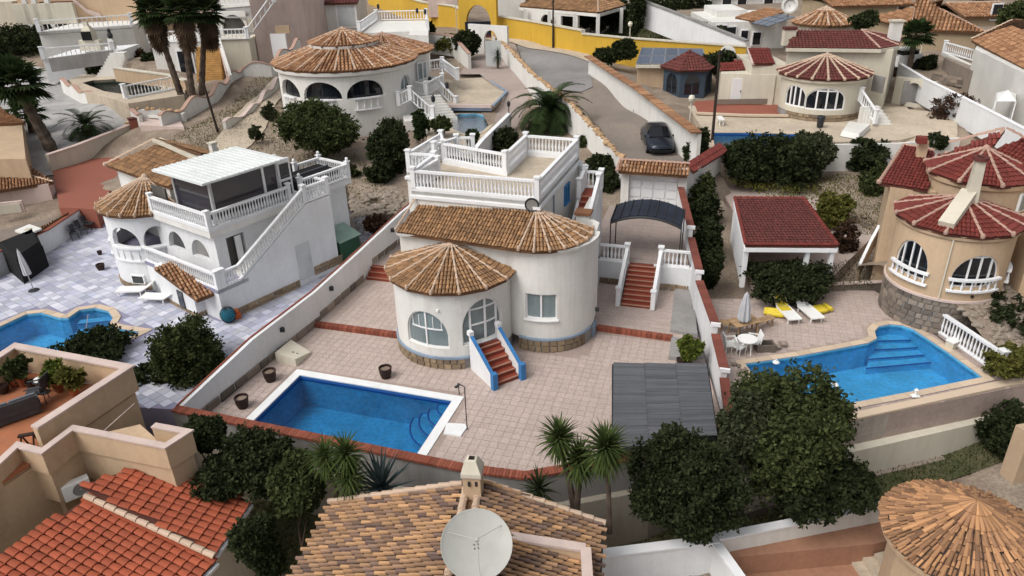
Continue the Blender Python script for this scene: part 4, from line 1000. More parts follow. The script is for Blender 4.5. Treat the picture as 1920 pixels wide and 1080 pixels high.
# door in the lower wall
dd = MB().box(LQ(4.95,-.03,1.3),(.86,.1,1.9), LH).build('side_door', M['door'], V); MB().box(LQ(5.25,-.1,1.3),(.08,.04,.05), LH).build('handle', M['alu'], dd)
stones(V, lf([(-.1,.05),(-.1,-.02),(4.45,-.02)]),-.1,.42,.26,.35,.7); stones(V, lf([(5.5,-.02),(7.25,-.02),(7.25,1)]),.25,.75,.26,.35,.7)
# outer stair wall (rises with the stair)
pr = [(-.1,0),(7.2,0),(7.2,4.2),(5.6,4.2),(1.3, PZ),(-.1, PZ)]
vs = [LQ(a,.0, b) for a, b in pr] + [LQ(a,.18, b) for a, b in pr]; n = 6
MB().add(vs,[tuple(range(n)), tuple(range(2 * n - 1, n - 1,-1))] + [(i,(i + 1) % n, n + (i + 1) % n, n + i) for i in range(n)]).build('stair_wall', M['whitec'], V)
for k in range(14):
    s0 = 1.4 + k * .3; z = PZ + (k + 1) * 2.5 / 14; MB().prism(lf([(s0,.18),(6.0,.18),(6.0,1.0),(s0,1.0)]), z - .178, z).build('stair_step', M['white'], V)
MB().prism(lf([(5.5,.04),(7.16,.04),(7.16,2.6),(5.5,2.6)]),1.5,4.19).build('landing_block', M['whitec'], V)
# porch floor and upper storey walls with arches
MB().prism(lf([(-.1,0),(1.6,0),(5,0.2),(5,6.2),(-.1,6.2)]), PZ - .2, PZ).build('porch_floor', M['grout'], V)
arch = [(3.4 - 1.2,1.35, PZ + .1,3.3, 'arch',.3),(3.4 + .75,1.35, PZ + .1,3.3, 'arch',.3)]
aw = Wall(lf([(.85,6.0),(.85,1.0),(5.6,1.0),(5.6,5)]), PZ, TZ2 - .1,[(1.55,1.45, PZ + .7,3.35, 'arch',.1),(3.55,1.45, PZ + .7,3.35, 'arch',.1),(5.0 + 1.1,1.0, PZ,3.55, 'rect')],.25)
aw.build('upper_wall', M['whitec'], V)
MB().prism(lf([(1.12,2.0),(5.3,2.0),(5.3,5.9),(1.9,5.9),(1.9,2.9)]), PZ, TZ2 - .3).build('room_block', M['white'], V)
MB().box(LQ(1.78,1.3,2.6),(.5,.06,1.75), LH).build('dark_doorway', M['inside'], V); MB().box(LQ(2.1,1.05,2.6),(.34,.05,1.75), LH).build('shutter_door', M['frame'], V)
# terrace slab, cornice and rails
ter = [(.55,.75),(5.6,.75),(5.6,5.6),(.55,5.6)]
MB().prism(lf(ter), TZ2 - .3, TZ2).build('terrace_floor', M['white'], V)
mb = MB(); ring(mb, lf(ter),.14, TZ2 - .02, TZ2 + .14); mb.build('parapet', M['bal'], V)
balustrade(V,[LQ(.62,5.5, TZ2 + .1), LQ(.62,.82, TZ2 + .1), LQ(5.3,.82, TZ2 + .1)],.8,.165,.18, ball=False)
balustrade(V,[LQ(.3,.08, PZ + .0), LQ(.1,.12, PZ)],.8,.165,.2)
balustrade(V,[LQ(.0,6.2, PZ), LQ(.0,.08, PZ), LQ(1.2,.08, PZ), LQ(5.6,.08, TZ2 + .05), LQ(7.1,.08, TZ2 + .05), LQ(7.1,.9, TZ2 + .05)],.8,.165,.2, posts=[1,3,4])
# round tower with open arches
tp = [tuple(lt(TR_, a)) for a in range(44,262,6)]
twl = Wall(tp,.35,4.1,[]); SL = lambda a: (a - 44) * R_(1) * TR_
# path must run with its outer side on the right: reverse direction
tp = tp[::-1]; 
tp = [tuple(lt(TR_, a)) for a in range(56,294,6)]
tA = lambda a: (a - 56) * R_(1) * TR_
op = [(tA(240),1.35, PZ + .7,3.45, 'arch',.2),(tA(198),1.7, PZ + .7,3.45, 'arch',.2),(tA(140),1.6, PZ + .7,3.45, 'arch',.2)]
tw = Wall(tp,.3,4.12, op,.22); tw.build('tower_wall', M['whitec'], V)
MB().lathe([(.01, PZ),(TR_ - .1, PZ)], LQ(TC[0], TC[1],0),24).build('tower_floor', M['grout'], V)
for a0, a1 in ((222,256),(176,220),(120,160)):
    pts = [lt(TR_ + .02, a, PZ - .1) for a in np.linspace(a0, a1,5)]; balustrade(V, pts,.78,.17,.18, posts=[])
stones(V,[tuple(lt(TR_ + .01, a)) for a in range(150,292,5)],0,.36,.3,.3,.55)
MB().sweep([tuple(lt(TR_, a)) for a in range(56,296,6)],[(0,3.85),(.13,3.95),(.15,4.1),(0,4.1)]).build('cornice', M['whitec'], V)
d_ = LH / R_(1)
cone_roof(V, tuple(LQ(*TC)), TR_ + .22,4.15,5.35,62 + d_,272 + d_,13, 'tile', w=.145, l=.25, rr=.048)
wv = MB().box(lt(TR_ - .02,205,.62),(.75,.2,.5), R_(205 + 90) + LH).build('cellar_window', M['frame'], V); MB().box(lt(TR_ + .05,205,.62),(.6,.1,.38), R_(205 + 90) + LH).build('pane', M['glass'], wv)
# low pitched roof behind
MB().prism(lf([(1.9,5.9),(6.6,5.2),(6.9,11.6),(2.4,11.9),(2.2,9.5)]),0,5.05).build('rear_block', M['white'], V)
roof_plane(V,[LQ(2.05,12.1,5.2), LQ(1.75,5.4,5.2), LQ(3.6,5.2,6.1), LQ(4.0,9.9,6.5)], 'tile', w=.17, l=.28)
roof_plane(V,[LQ(5.8,5.0,5.5), LQ(6.2,10.6,5.5), LQ(4.0,9.9,6.5), LQ(3.6,5.2,6.1)], 'tile', w=.17, l=.28)
ridge_run(V, LQ(2.0,12.15,5.2), LQ(4.0,9.9,6.5), 'ridge',.09, ball=True); 
MB().vbar(LQ(4.0,9.9,6.5), LQ(3.65,5.2,6.15),.5,.12).build('ridge_band', M['cream'], V)
ch = MB().box(LQ(4.6,5.6,6.3),(.3,.3,.9), LH).build('chimney', M['white'], V); MB().box(LQ(4.6,5.6,6.78),(.4,.4,.08), LH).build('chimney_cap', M['cream'], ch)
# glass room with ribbed white roof
gz0, gz1 = TZ2,6.45
G = [(1.35,1.3),(5.1,1.3),(5.1,4.3),(1.35,4.3)]
for a, b in zip(G, G[1:] + G[:1]):
    A_, B_ = LQ(*a,0), LQ(*b,0); d = (B_ - A_).normalized(); nn = Vector((d.y,-d.x,0))
    k = 2 if (B_ - A_).length > 3.2 else 1
    fr_ = MB()
    for i in range(k + 1): q = A_.lerp(B_, i / k if not (k == 2 and i == 1) else .78); fr_.box((q.x, q.y,(gz0 + gz1) / 2),(.13,.13, gz1 - gz0), math.atan2(d.y, d.x))
    fr_.vbar(A_ + Vector((0,0, gz1 - .08)), B_ + Vector((0,0, gz1 - .08)),.12,.16); fr_.vbar(A_ + Vector((0,0, gz0 + .1)), B_ + Vector((0,0, gz0 + .1)),.12,.2)
    f = fr_.build('glass_wall_frame', M['frame'], V)
    c = (A_ + B_) / 2; MB().box((c.x, c.y,(gz0 + gz1) / 2),((B_ - A_).length - .1,.03, gz1 - gz0 - .2), math.atan2(d.y, d.x)).build('pane', M['glassb'], f)
r0 = [(.65,.65),(5.35,.65),(5.35,4.75),(.65,4.75)]
rf = MB().prism(lf(r0), gz1, gz1 + .1).build('ribbed_roof', M['roofwhite'], V)
me = MB().box((0,0,0),(4.12,.03,.035)).mesh('roof_rib', M['roofwhite'])
pieces('roof_rib', me,[Matrix.Translation(LQ(.8 + i * .3,2.7, gz1 + .115)) @ Matrix.Rotation(LH + math.pi / 2,4, 'Z') for i in range(15)], rf)
w_ = MB().box(LQ(6.0,3.2,5.1),(1.2,.12,1.9), LH).build('terrace_door_frame', M['frame'], V)
MB().box(LQ(5.55,1.32,5.2),(.8,.14,2.3), LH).build('door_frame', M['frame'], V); 
for z in (4.85,5.75): MB().box(LQ(5.55,1.24, z),(.55,.05,.75), LH).build('door_pane', M['glass'], V)
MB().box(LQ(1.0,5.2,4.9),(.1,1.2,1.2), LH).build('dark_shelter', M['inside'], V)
# wing with black covered terrace
wg = [(6.0,1.2),(9.8,1.2),(9.8,3.7),(6.0,3.7)]
MB().prism(lf([(6.2,1.4),(9.5,1.4),(9.5,3.6),(6.2,3.6)]),0,3.9).build('wing_wall', M['whitec'], V); MB().prism(lf(wg),3.9, TZ2 + .05).build('wing_slab', M['whitec'], V)
balustrade(V,[LQ(6.4,1.28, TZ2), LQ(9.72,1.28, TZ2), LQ(9.72,3.62, TZ2), LQ(8.0,3.62, TZ2)],.82,.165,.18, ball=True)
t = thing('black_cover', 'black tarpaulin cover stretched over the balustraded wing terrace', 'tarpaulin', LQ(8,2.4, TZ2 + .05))
MB().prism(lf([(6.6,1.6),(9.4,1.6),(9.4,3.4),(6.6,3.4)]), TZ2 + .06, TZ2 + .55).build('cover', M['black'], t)
MB().vbar(LQ(6.6,2.5, TZ2 + .6), LQ(9.4,2.5, TZ2 + .6),.1,.1).build('ridge_pole', M['slate'], t)
# little tiled roof in front
t = thing('tiled_shed', 'small white lean-to shed with a brown tiled roof below the arched porch', 'shed', W(340,575,0))
rc = [W(289,503,2.05), W(331,487,2.2), W(414,545,1.45), W(369,563,1.3)]
b0, b1, b2 = W(306,560,0), W(372,596,0), W(409,580,0); b3 = b0 + (b2 - b1)
vs = [b0, b1, b2, b3]; tz = (1.9,1.2,1.3,2.0); T = [p + Vector((0,0, z)) for p, z in zip(vs, tz)]
MB().add([*vs, *T],[(0,1,5,4),(1,2,6,5),(2,3,7,6),(3,0,4,7),(4,5,6,7)]).build('shed_wall', M['whitec'], t)
roof_plane(t,[rc[3], rc[2], rc[1], rc[0]], 'tileo', w=.17, l=.28)
q = b0.lerp(b1,.62); d = (b1 - b0).normalized(); MB().box((q.x + d.y * .03, q.y - d.x * .03,.62),(.5,.06,.9), math.atan2(d.y, d.x)).build('opening', M['glass'], t)
stones(t,[tuple(b0.xy), tuple(b1.xy)],0,.2,.2,.3,.6); stones(t,[tuple(b1.xy), tuple(b2.xy)],0,.25,.25,.3,.6)

# --- patio tiles around the left pool
T_ = thing('patio_tiling', 'lilac and white floor tiles around the curved pool of the left villa', 'tiles', W(250,560,0))
tl = MB().box((0,0,0),(.40,.40,.012)).mesh('floor_tile', M['lilac']); ms = []
lp = LOTS[[i for i,(p, z) in enumerate(LOTS) if z == 0][1]][0]; hp = polyoff(POOL_LEFT,-.38)
hb = lf([(-.1,0),(9,0),(9,6),(-.1,6.2)]); bb = (min(p[0] for p in lp), max(p[0] for p in lp), min(p[1] for p in lp), max(p[1] for p in lp))
aL = LH
for i in range(-60,60):
    for j in range(-60,60):
        x = LO.x + i * .42 * math.cos(aL) - j * .42 * math.sin(aL); y = LO.y + i * .42 * math.sin(aL) + j * .42 * math.cos(aL)
        if not (bb[0] < x < bb[1] and bb[2] < y < bb[3]): continue
        if inpoly(x, y, lp) and not inpoly(x, y, hp) and not inpoly(x, y, hb) and all(inpoly(x + a, y + b, lp) and not inpoly(x + a, y + b, hp) for a, b in ((.2,0),(-.2,0),(0,.2),(0,-.2))): ms.append(Matrix.Translation((x, y,.008)) @ Matrix.Rotation(aL,4, 'Z'))
pieces('floor_tile', tl, ms, T_,300)
pl = pool('swimming_pool', 'curved bright blue pool with cream coping on the lilac patio at left', POOL_LEFT,0, 'copingc',.36,1.2, 'poolcyan', WATER,.1, piece=.55)
a, b = W(178,578,0), W(203,640,0)
for k in range(5):
    c = W(186,588,0).lerp(W(165,650,0), k / 4); MB().box((c.x, c.y,-.35 - k * .12 - .4),(2.1,.5,.8), R_(10)).build('pool_step', M['poolcyan'], pl); MB().box((c.x, c.y - .25,-.34 - k * .12),(2.1,.05,.02), R_(10)).build('step_edge', M['poolline'], pl)
MB().tube([W(165,590,.1), W(165,590,.7), W(158,640,.7), W(158,640,-.3)],.02,6).build('hand_rail', M['alu'], pl)
# patio back wall (left)
rail_wall('garden_wall', 'white garden wall running behind the left patio up to the round porch', 'wall',[W(-60,498,1.2), W(88,432,1.2), W(178,372,1.2)],1.6,.2, 'whitec', 'brick',.28,.06)
# closed parasol with black cover, black covered object
def parasol(lb, base, h, m='cloth', r=.22, grp=None, tilt=(0,0)):
    t = thing('closed_parasol', lb, 'parasol', base, grp); tip = base + Vector((tilt[0], tilt[1], h))
    MB().tube([base, base.lerp(tip,.99)],.025,8).build('pole', M['alu'], t)
    ax = (tip - base).to_track_quat('Z', 'Y').to_matrix(); mb = MB(); prof = [(.02, h),(r * .35, h * .93),(r * .75, h * .7),(r, h * .42),(r * .9, h * .38),(.03, h * .45)]
    n = 16; vs = []
    for rr, z in prof:
        for k in range(n): a = 2 * math.pi * k / n; q = rr * (1 if k % 2 else .72); vs.append(base + ax @ Vector((q * math.cos(a), q * math.sin(a), z)))
    mb.add(vs,[(i * n + k, i * n + (k + 1) % n,(i + 1) * n + (k + 1) % n,(i + 1) * n + k) for i in range(len(prof) - 1) for k in range(n)]); mb.build('folded_canopy', M[m], t)
    MB().lathe([(.001,.09),(.06,.09),(.26,.05),(.28,0)], base,12).build('parasol_base', M['dark'], t); return t
parasol('closed grey parasol leaning in front of the black covered grill', W(64,545,0),2.3, 'cloth',.2, tilt=(-.35,.3))
t = thing('black_gazebo', 'large black covered box beside the closed parasol on the left patio', 'cover', W(40,510,0))
q = [W(8,500,0), W(46,533,0), W(92,500,0), W(78,470,0)]; T = [p + Vector((0,0,1.25)) for p in q]; cen = sum(T, Vector()) / 4; top_ = [cen + (p - cen) * .85 + Vector((0,0,.25)) for p in T]
MB().add(q + T + top_,[(0,1,5,4),(1,2,6,5),(2,3,7,6),(3,0,4,7),(4,5,9,8),(5,6,10,9),(6,7,11,10),(7,4,8,11),(8,9,10,11)]).build('cover_cloth', M['black'], t)
for k in range(4): MB().tube([q[k], T[k]],.03,6).build('leg', M['dark'], t)
# loungers
def lounger(lb, base, rz, m='plastic', grp=None, tilt=.55, cat='sun lounger', towel=None):
    t = thing('sun_lounger', lb, cat, base, grp, rz); X = t.matrix_world
    def P(x, y, z): return X @ Vector((x, y, z))
    MB().bar(P(-.95,0,.3), P(.35,0,.3),.58,.05).build('bed', M[m], t)
    MB().bar(P(.35,0,.3), P(.35 + .7 * math.cos(tilt),0,.3 + .7 * math.sin(tilt)),.58,.05).build('backrest', M[m], t)
    for sx in (-.8,.3):
        for sy in (-.26,.26): MB().box(P(sx, sy,.14),(.05,.05,.28), rz).build('leg', M[m], t)
    for sy in (-.3,.3): MB().bar(P(-.95, sy,.31), P(.35, sy,.31),.04,.07).build('side_rail', M[m], t)
    if towel: MB().bar(P(-.1,0,.335), P(.34,0,.335),.5,.015).build('towel', M[towel], t); MB().bar(P(.36,0,.34), P(.36 + .62 * math.cos(tilt),0,.34 + .62 * math.sin(tilt)),.5,.02).build('towel', M[towel], t)
    return t
lounger('white plastic sun lounger in front of the cellar window', W(258,552,0), R_(0), grp='loungers by the left villa')
lounger('white sun lounger right beside the tiled shed on the lilac patio', W(302,566,0), R_(-8), grp='loungers by the left villa')
# round pots, blue net, toys
def ptg(lb, px, py, r, h, m, z=0, cat='pot'):
    b = W(px, py, z); t = thing('flower_pot', lb, cat, b); MB().lathe([(r * .7,0),(r, h * .6),(r * 1.05, h),(r * .9, h),(r * .85, h * .8),(.001, h * .8)], b,12).build('pot_body', M[m], t); return t
ptg('dark clay pot at the left foot of the round porch tower',190,506,.22,.35, 'pot'); ptg('small clay pot on the patio steps left of the tower',188,478,.13,.25, 'pot')
t = thing('net_ball', 'round blue mesh laundry tent leaning beside the tiled shed', 'net', W(425,590,0)); mb = MB(); c = W(427,590,.42)
for k in range(8): a = math.pi * k / 8; mb.tube([c + Vector((.36 * math.cos(a) * math.cos(b),.36 * math.sin(a) * math.cos(b),.4 * math.sin(b))) for b in [i * math.pi / 8 for i in range(17)]],.012,4, False)
mb.build('ribs', M['dark'], t); MB().lathe([(.33 * math.cos(b) + .005,.38 * math.sin(b)) for b in [(-.5 + i / 8) * math.pi for i in range(9)]], c,14).build('net_cloth', M['tarp'], t)
for nm, lb, px, py, m, r in (('plastic_toy', 'orange plastic toy at the foot of the white stair wall',446,597, 'orange',.16),('plastic_toy', 'dark red plastic toy left of the blue mesh tent',402,590, 'redp',.13)):
    b = W(px, py,0); t = thing(nm, lb, 'toy', b); MB().box(b + Vector((0,0,.15)),(r * 2, r * 1.4,.3),.4).build('toy_body', M[m], t); MB().lathe([(.02,.3),(r * .7,.34),(r * .5,.5),(.01,.55)], b,8).build('toy_top', M[m], t)
# green shed behind the left villa
t = thing('green_shed', 'dark green box shed with a pale sheet roof behind the stair wall', 'shed', LQ(8.2,.5,.3))
MB().prism(lf([(7.45,.1),(8.9,.1),(8.9,1.3),(7.45,1.3)]),.2,1.35).build('shed_wall', M['greenp'], t); a = [LQ(7.4,.0,1.4), LQ(9.0,.0,1.4), LQ(9.0,1.35,1.8), LQ(7.4,1.35,1.8)]
MB().add(a + [p - Vector((0,0,.05)) for p in a],[(0,1,2,3),(7,6,5,4),(0,4,5,1),(1,5,6,2),(2,6,7,3),(3,7,4,0)]).build('shed_roof', M['palegreen'], t)
# chairs by the garden wall
def garden_chair(lb, b, rz, m='rattan', grp=None, s=1.):
    t = thing('garden_chair', lb, 'chair', b, grp, rz); X = t.matrix_world
    P = lambda x, y, z: X @ Vector((x * s, y * s, z * s))
    MB().box(P(0,0,.42),(.5 * s,.48 * s,.05), rz).build('seat', M[m], t); MB().bar(P(-.23,0,.44), P(-.32,0,.9),.48 * s,.04,(1,0,0)).build('backrest', M[m], t)
    for x in (-.22,.22):
        for y in (-.2,.2): MB().tube([P(x, y,0), P(x, y,.42)],.018,5).build('leg', M[m], t)
    for y in (-.25,.25): MB().bar(P(-.25, y,.64), P(.22, y,.64),.05,.03).build('armrest', M[m], t)
    return t
for k,(px, py, lb) in enumerate(((142,449, 'dark garden chair nearest the camera against the left garden wall'),(155,440, 'dark garden chair in the middle of the three along the left garden wall'),(170,430, 'dark garden chair closest to the round porch tower'))): garden_chair(lb, W(px, py,0), R_(-50 + k * 20), grp='chairs along the left garden wall')
# ================================================================ right-hand plots
random.seed(31)
# --- beige villa with wine-red roofs
B = thing('villa', 'beige round villa with wine-red ribbed roofs beside the right pool', 'house', UV(10,36,0))
bc = (9.9,35.0); br = 2.35
def ub(r, a, z=None, c=bc): 
    p = UV(c[0] + r * math.cos(R_(a)), c[1] + r * math.sin(R_(a))); return Vector((p.x, p.y, z)) if z is not None else p
def angle_of(px, py, z, c=bc):
    w = W(px, py, z); u = w.x * CA + w.y * SA; v = -w.x * SA + w.y * CA; return math.degrees(math.atan2(v - c[1], u - c[0])) % 360
a1, a2, a3 = angle_of(1712,480,3.2), angle_of(1822,495,3.2),335
bp = [tuple(ub(br, a)) for a in range(150,386,6)]; bA = lambda a: (a - 150) * R_(1) * br
bo = [(bA(a1),1.75,2.35,3.95, 'arch',.25),(bA(a2),2.05,2.35,3.85, 'arch',.25),(bA(350),1.3,2.35,3.85, 'arch',.25)]
bwl = Wall(bp,1.65,4.7, bo,.2); bwl.build('tower_wall', M['peach'], B)
bwl.window(bo[0], B,(-.55,0,.42),((-.55,.42,.97),), bar=.06, depth=.1); bwl.window(bo[1], B,(-.4,.05,.55),((-.4,.55,.92),), bar=.06, depth=.1); bwl.window(bo[2], B,(-.4,.3),(), bar=.06, depth=.1)
for a, w in ((a1,24),(a2,27),(350,14)): balustrade(B,[ub(br + .08, x,2.15) for x in np.linspace(a - w, a + w,7)],.62,.15,.14, posts=[])
MB().sweep([tuple(ub(br, a)) for a in range(150,386,6)],[(0,1.6),(.08,1.6),(.08,1.7),(0,1.72)]).build('band', M['pinkcap'], B)
MB().sweep([tuple(ub(br, a)) for a in range(150,386,6)],[(0,4.4),(.1,4.5),(.14,4.68),(0,4.68)]).build('cornice', M['peach'], B)
MB().sweep([tuple(ub(br - .03, a)) for a in range(150,386,6)],[(-.3,-.3),(0,-.3),(0,1.62),(-.3,1.62)]).build('plinth', M['grey'], B)
stones(B,[tuple(ub(br - .02, a)) for a in range(160,380,5)],0,1.6,.27,.25,.5, 'stoneg',.05)
cone_roof(B, tuple(UV(*bc)), br + .22,4.75,5.62,128 - 17,398 - 17,9, 'tilewine', 'ridgep', 'underd', w=.16, l=.28, rr=.065)
# upper storey
uc = (11.2,38.1); ur = 2.1
MB().prism(uvp([(uc[0] + ur * math.cos(R_(a)), uc[1] + ur * math.sin(R_(a))) for a in range(0,360,15)]),1.5,5.9).build('upper_wall', M['peach2'], B)
MB().sweep([tuple(ub(ur, a, c=uc)) for a in range(150,420,8)],[(0,5.55),(.1,5.65),(.14,5.85),(0,5.85)]).build('cornice', M['peach'], B)
cone_roof(B, tuple(UV(*uc)), ur + .25,5.92,6.95,115 - 17,400 - 17,7, 'tilewine', 'ridgep', 'underd', w=.16, l=.28, rr=.07)
wb = MB().box(ub(ur + .02,318,5.0, uc),(.1,.7,.9), R_(318 - 17)).build('upper_window', M['frame'], B); MB().box(ub(ur + .05,318,5.0, uc),(.1,.5,.7), R_(318 - 17)).build('pane', M['glassg'], wb)
# left wing
lwg = [(7.35,36.9),(9.3,36.6),(10.2,40.9),(8.4,41.6)]
MB().prism(uvp([(7.4,37.2),(9.3,36.9),(10.0,41),(8.0,41.5)]),0,5.1).build('wing_wall', M['peach2'], B)
e0, e1, t0, t1 = W(1648,343,5.2), W(1740,357,5.2), W(1694,274,5.95), W(1752,284,5.95)
roof_plane(B,[e0, e1, t1, t0], 'tilewine', 'underd', w=.16, l=.28); ridge_run(B, e0, t0, 'ridgep',.09, ball=True); ridge_run(B, t0, t1, 'ridgep',.09)
ch = MB().box(W(1728,283,6.1),(.42,.42,1.0), R_(-17)).build('chimney', M['peach'], B); MB().box(W(1728,262,6.75),(.46,.46,.3), R_(-17)).build('chimney_cap', M['tilewine'], ch)
# rear big roof with pink ridges
ap = W(1885,243,7.6)
q0, q1, q2 = W(1745,300,6.3), W(1790,318,6.1), W(1960,300,6.0)
roof_plane(B,[W(1742,300,6.0), W(1850,292,6.5), ap], 'tilewine', 'underd', w=.17, l=.28); ridge_run(B, W(1780,270,6.7), ap, 'ridgep',.1)
roof_plane(B,[W(1858,285,6.6), W(2010,345,5.9), ap + Vector((2.4,.3,-.1)), ap], 'tilewine', 'underd', w=.17, l=.28); ridge_run(B, W(1852,283,6.6), ap, 'ridgep',.1); ridge_run(B, W(1990,300,6.3), ap, 'ridgep',.1)
MB().prism(uvp([(10,38),(16,36),(16.5,40.5),(10.5,42)]),0,5.7).build('rear_wall', M['peach2'], B)
MB().prism(uvp([(12.9,34.6),(16,34),(16,38.5),(12.6,38)]),0,4.2).build('side_wall', M['peach'], B)
# flue lying on the cone roof and stack
f0, f1 = W(1772,428,4.86), W(1816,366,5.72)
fl = MB().bar(f0 + Vector((0,0,.12)), f1 + Vector((0,0,.12)),.62,.34).build('flue', M['cream'], B)
st = W(1820,372,5.6); MB().lathe([(.36,-.2),(.30,.6),(.26,1.55),(.26,1.75)], st,4, axis=Matrix.Rotation(R_(28),3, 'Z')).build('stack', M['cream'], fl)
MB().lathe([(.31,1.7),(.31,1.86),(.2,1.86),(.18,1.75)], st,12).build('chimney_cap', M['tilewine2'], fl); MB().lathe([(.001,1.8),(.19,1.8)], st,12).build('flue_hole', M['black'], fl)
MB().tube([ub(br + .06, angle_of(1775,500,3.2),1.7), ub(br + .06, angle_of(1775,500,3.2),4.6)],.035,6).build('drain_pipe', M['cream'], B)
MB().box(ub(br + .0, angle_of(1812,545,2.0),1.95),(.1,.16,.1),0).build('vent', M['dark'], B)
# brown stairs with white side rail, left of the beige villa
t = thing('garden_stairs', 'brown garden stairs with a white side rail climbing to the beige villa', 'stairs', W(1640,500,.4))
s0, s1 = W(1640,505,.3), W(1672,425,1.9); d = (s1 - s0); d.z = 0; d.normalize(); s_ = Vector((-d.y, d.x,0)); n = 10
for k in range(n):
    c = s0.lerp(s1,(k + .5) / n); MB().box((c.x, c.y,.3 + (k + 1) * .16 - .3),((s1 - s0).xy.length / n + .02,1.0,.6), math.atan2(d.y, d.x)).build('stair_step', M['stoneg'], t)
a, b = W(1612,497,.75), W(1648,425,2.4); m_ = a.lerp(b,.5) + Vector((0,0,.12)); mb = MB()
for p, q in ((a, m_),(m_, b)): mb.vbar(p, q,.14,.18)
mb.build('side_rail', M['bal'], t); MB().vbar(a - Vector((0,0,.4)), b - Vector((0,0,.5)),.1,.8).build('side_wall', M['peach2'], t)
# rubble bank below the villa
t = thing('rockery_bank', 'rough stone bank sloping from the beige villa down to the pool terrace', 'stone bank', W(1760,610,0))
rk = []
for k in range(5):
    m_ = MB(); vs = []; bm = bmesh.new(); bmesh.ops.create_icosphere(bm, subdivisions=1, radius=.5)
    for v in bm.verts: v.co *= random.uniform(.75,1.2); v.co.z *= .6
    me = bpy.data.meshes.new('rock'); bm.to_mesh(me); bm.free(); me.materials.append(M['rock']); rk.append(me)
def rocks(parent, poly, z0f, n, smin=.15, smax=.4, limit=60):
    L = [[] for _ in rk]; xs = [p[0] for p in poly]; ys = [p[1] for p in poly]; c = 0
    while c < n:
        x, y = random.uniform(min(xs), max(xs)), random.uniform(min(ys), max(ys))
        if not inpoly(x, y, poly): continue
        c += 1; s = random.uniform(smin, smax); L[c % 5].append(Matrix.Translation((x, y, z0f(x, y))) @ Matrix.Rotation(random.uniform(0,6.28),4, 'Z') @ Matrix.Diagonal((s, s * random.uniform(.7,1.1), s * .8,1)))
    for me, ms in zip(rk, L):
        if ms: pieces('rock', me, ms, parent, limit)
bank = [tuple(W(a, b,0)[:2]) for a, b in ((1640,552),(1662,548),(1760,612),(1880,590),(2000,640),(2000,705),(1870,690),(1742,612),(1700,590))]
bz = lambda x, y: .12 + 1.45 * max(0, min(1,(5.3 - (Vector((x, y)) - UV(*bc)).length) / 2.6))
patch('bank_ground',[tuple(W(a, b,.1)[:2]) for a, b in ((1600,520),(1700,470),(1960,470),(2060,640),(2000,705),(1880,690),(1742,606),(1640,548))], 'soil',0, step=.5, zf=bz, parent=t)
rocks(t, bank, bz,300,.2,.5,55)
# balustrade along the pool
t = thing('balustrade_fence', 'white balustrade along the right side of the bright blue pool below the beige villa', 'balustrade', W(1800,650,0))
balustrade(t,[W(1741,609,.08), W(1870,700,.08)],.95,.185,.26, over=.1, rail=.18)
MB().vbar(W(1741,609,0), W(1870,700,0),.3,.16).build('base', M['pinkcap'], t)
# --- bright pool on the right
pr_ = pool('swimming_pool', 'bright blue pool with a rounded step corner and cream stone coping at right', POOL_RIGHT,0, 'copingc',.33,1.2, 'poolcyan', WATER,.08, piece=.6)
for k in range(4):
    c0, c1 = W(1640 - k * 3,622 + k * 12,0), W(1712 + k * 14,620 + k * 9,0); MB().prism([(c0.x, c0.y),(c1.x, c1.y), tuple(W(1700,606,0)[:2]), tuple(W(1655,606,0)[:2])],-1.2,-.5 - k * .13).build('pool_step', M['poolcyan'], pr_)
    MB().vbar((c0.x, c0.y,-.49 - k * .13),(c1.x, c1.y,-.49 - k * .13),.05,.03).build('step_edge', M['poolline'], pr_)
for px, py, lb in ((1565,722, 'white float drifting in the bright blue pool near its front edge'),(1455,680, 'small white float at the left end of the bright blue pool')):
    b = W(px, py,-.05); t = thing('pool_float', lb, 'float', b); MB().lathe([(.001,-.03),(.13,-.02),(.15,.03),(.1,.08),(.001,.09)], b,10).build('float_disc', M['plastic'], t); MB().lathe([(.03,.08),(.03,.16),(.001,.17)], b,6).build('knob', M['plastic'], t)
# retaining wall below the bright pool
rt = thing('retaining_wall', 'grey block retaining wall over a plastered base below the bright right pool', 'wall', W(1700,780,-2))
A_, B_ = W(1370,815,.0), W(2010,700,.0); A2 = W(1590,788,0)
pts = [(W(1350,850,0)), W(1588,785,0), W(1925,712,0), W(2080,690,0)]
for a, b in zip(pts, pts[1:]):
    MB().vbar(a - Vector((0,0,.55)), b - Vector((0,0,.55)),.3,1.2).build('wall_body', M['grey'], rt)
    d = (b - a).normalized(); s_ = Vector((-d.y, d.x,0)); L_ = (b - a).length; ms = []; bm_ = MB().box((0,0,0),(.46,.06,.19)).mesh('block', M['block'])
    for r in range(5):
        n = int(L_ / .48)
        for i in range(n): 
            f = (i + (.5 if r % 2 else 0.15)) / n
            if f < 1: ms.append(frame_m(a.lerp(b, f) - s_ * .165 - Vector((0,0,.12 + r * .205)), d, s_, Vector((0,0,1))))
    pieces('block', bm_, ms, rt,120)
    c = MB().vbar(a - s_ * .02 + Vector((0,0,.06)), b - s_ * .02 + Vector((0,0,.06)),.36,.08).build('coping', M['copingc'], rt)
    MB().vbar(a - s_ * .3 - Vector((0,0,1.9)), b - s_ * .3 - Vector((0,0,1.9)),.5,1.5).build('plaster_base', M['cream'], rt)
    MB().vbar(a - s_ * .5 - Vector((0,0,2.7)), b - s_ * .5 - Vector((0,0,2.7)),.5,.6).build('footing', M['stoneg'], rt)
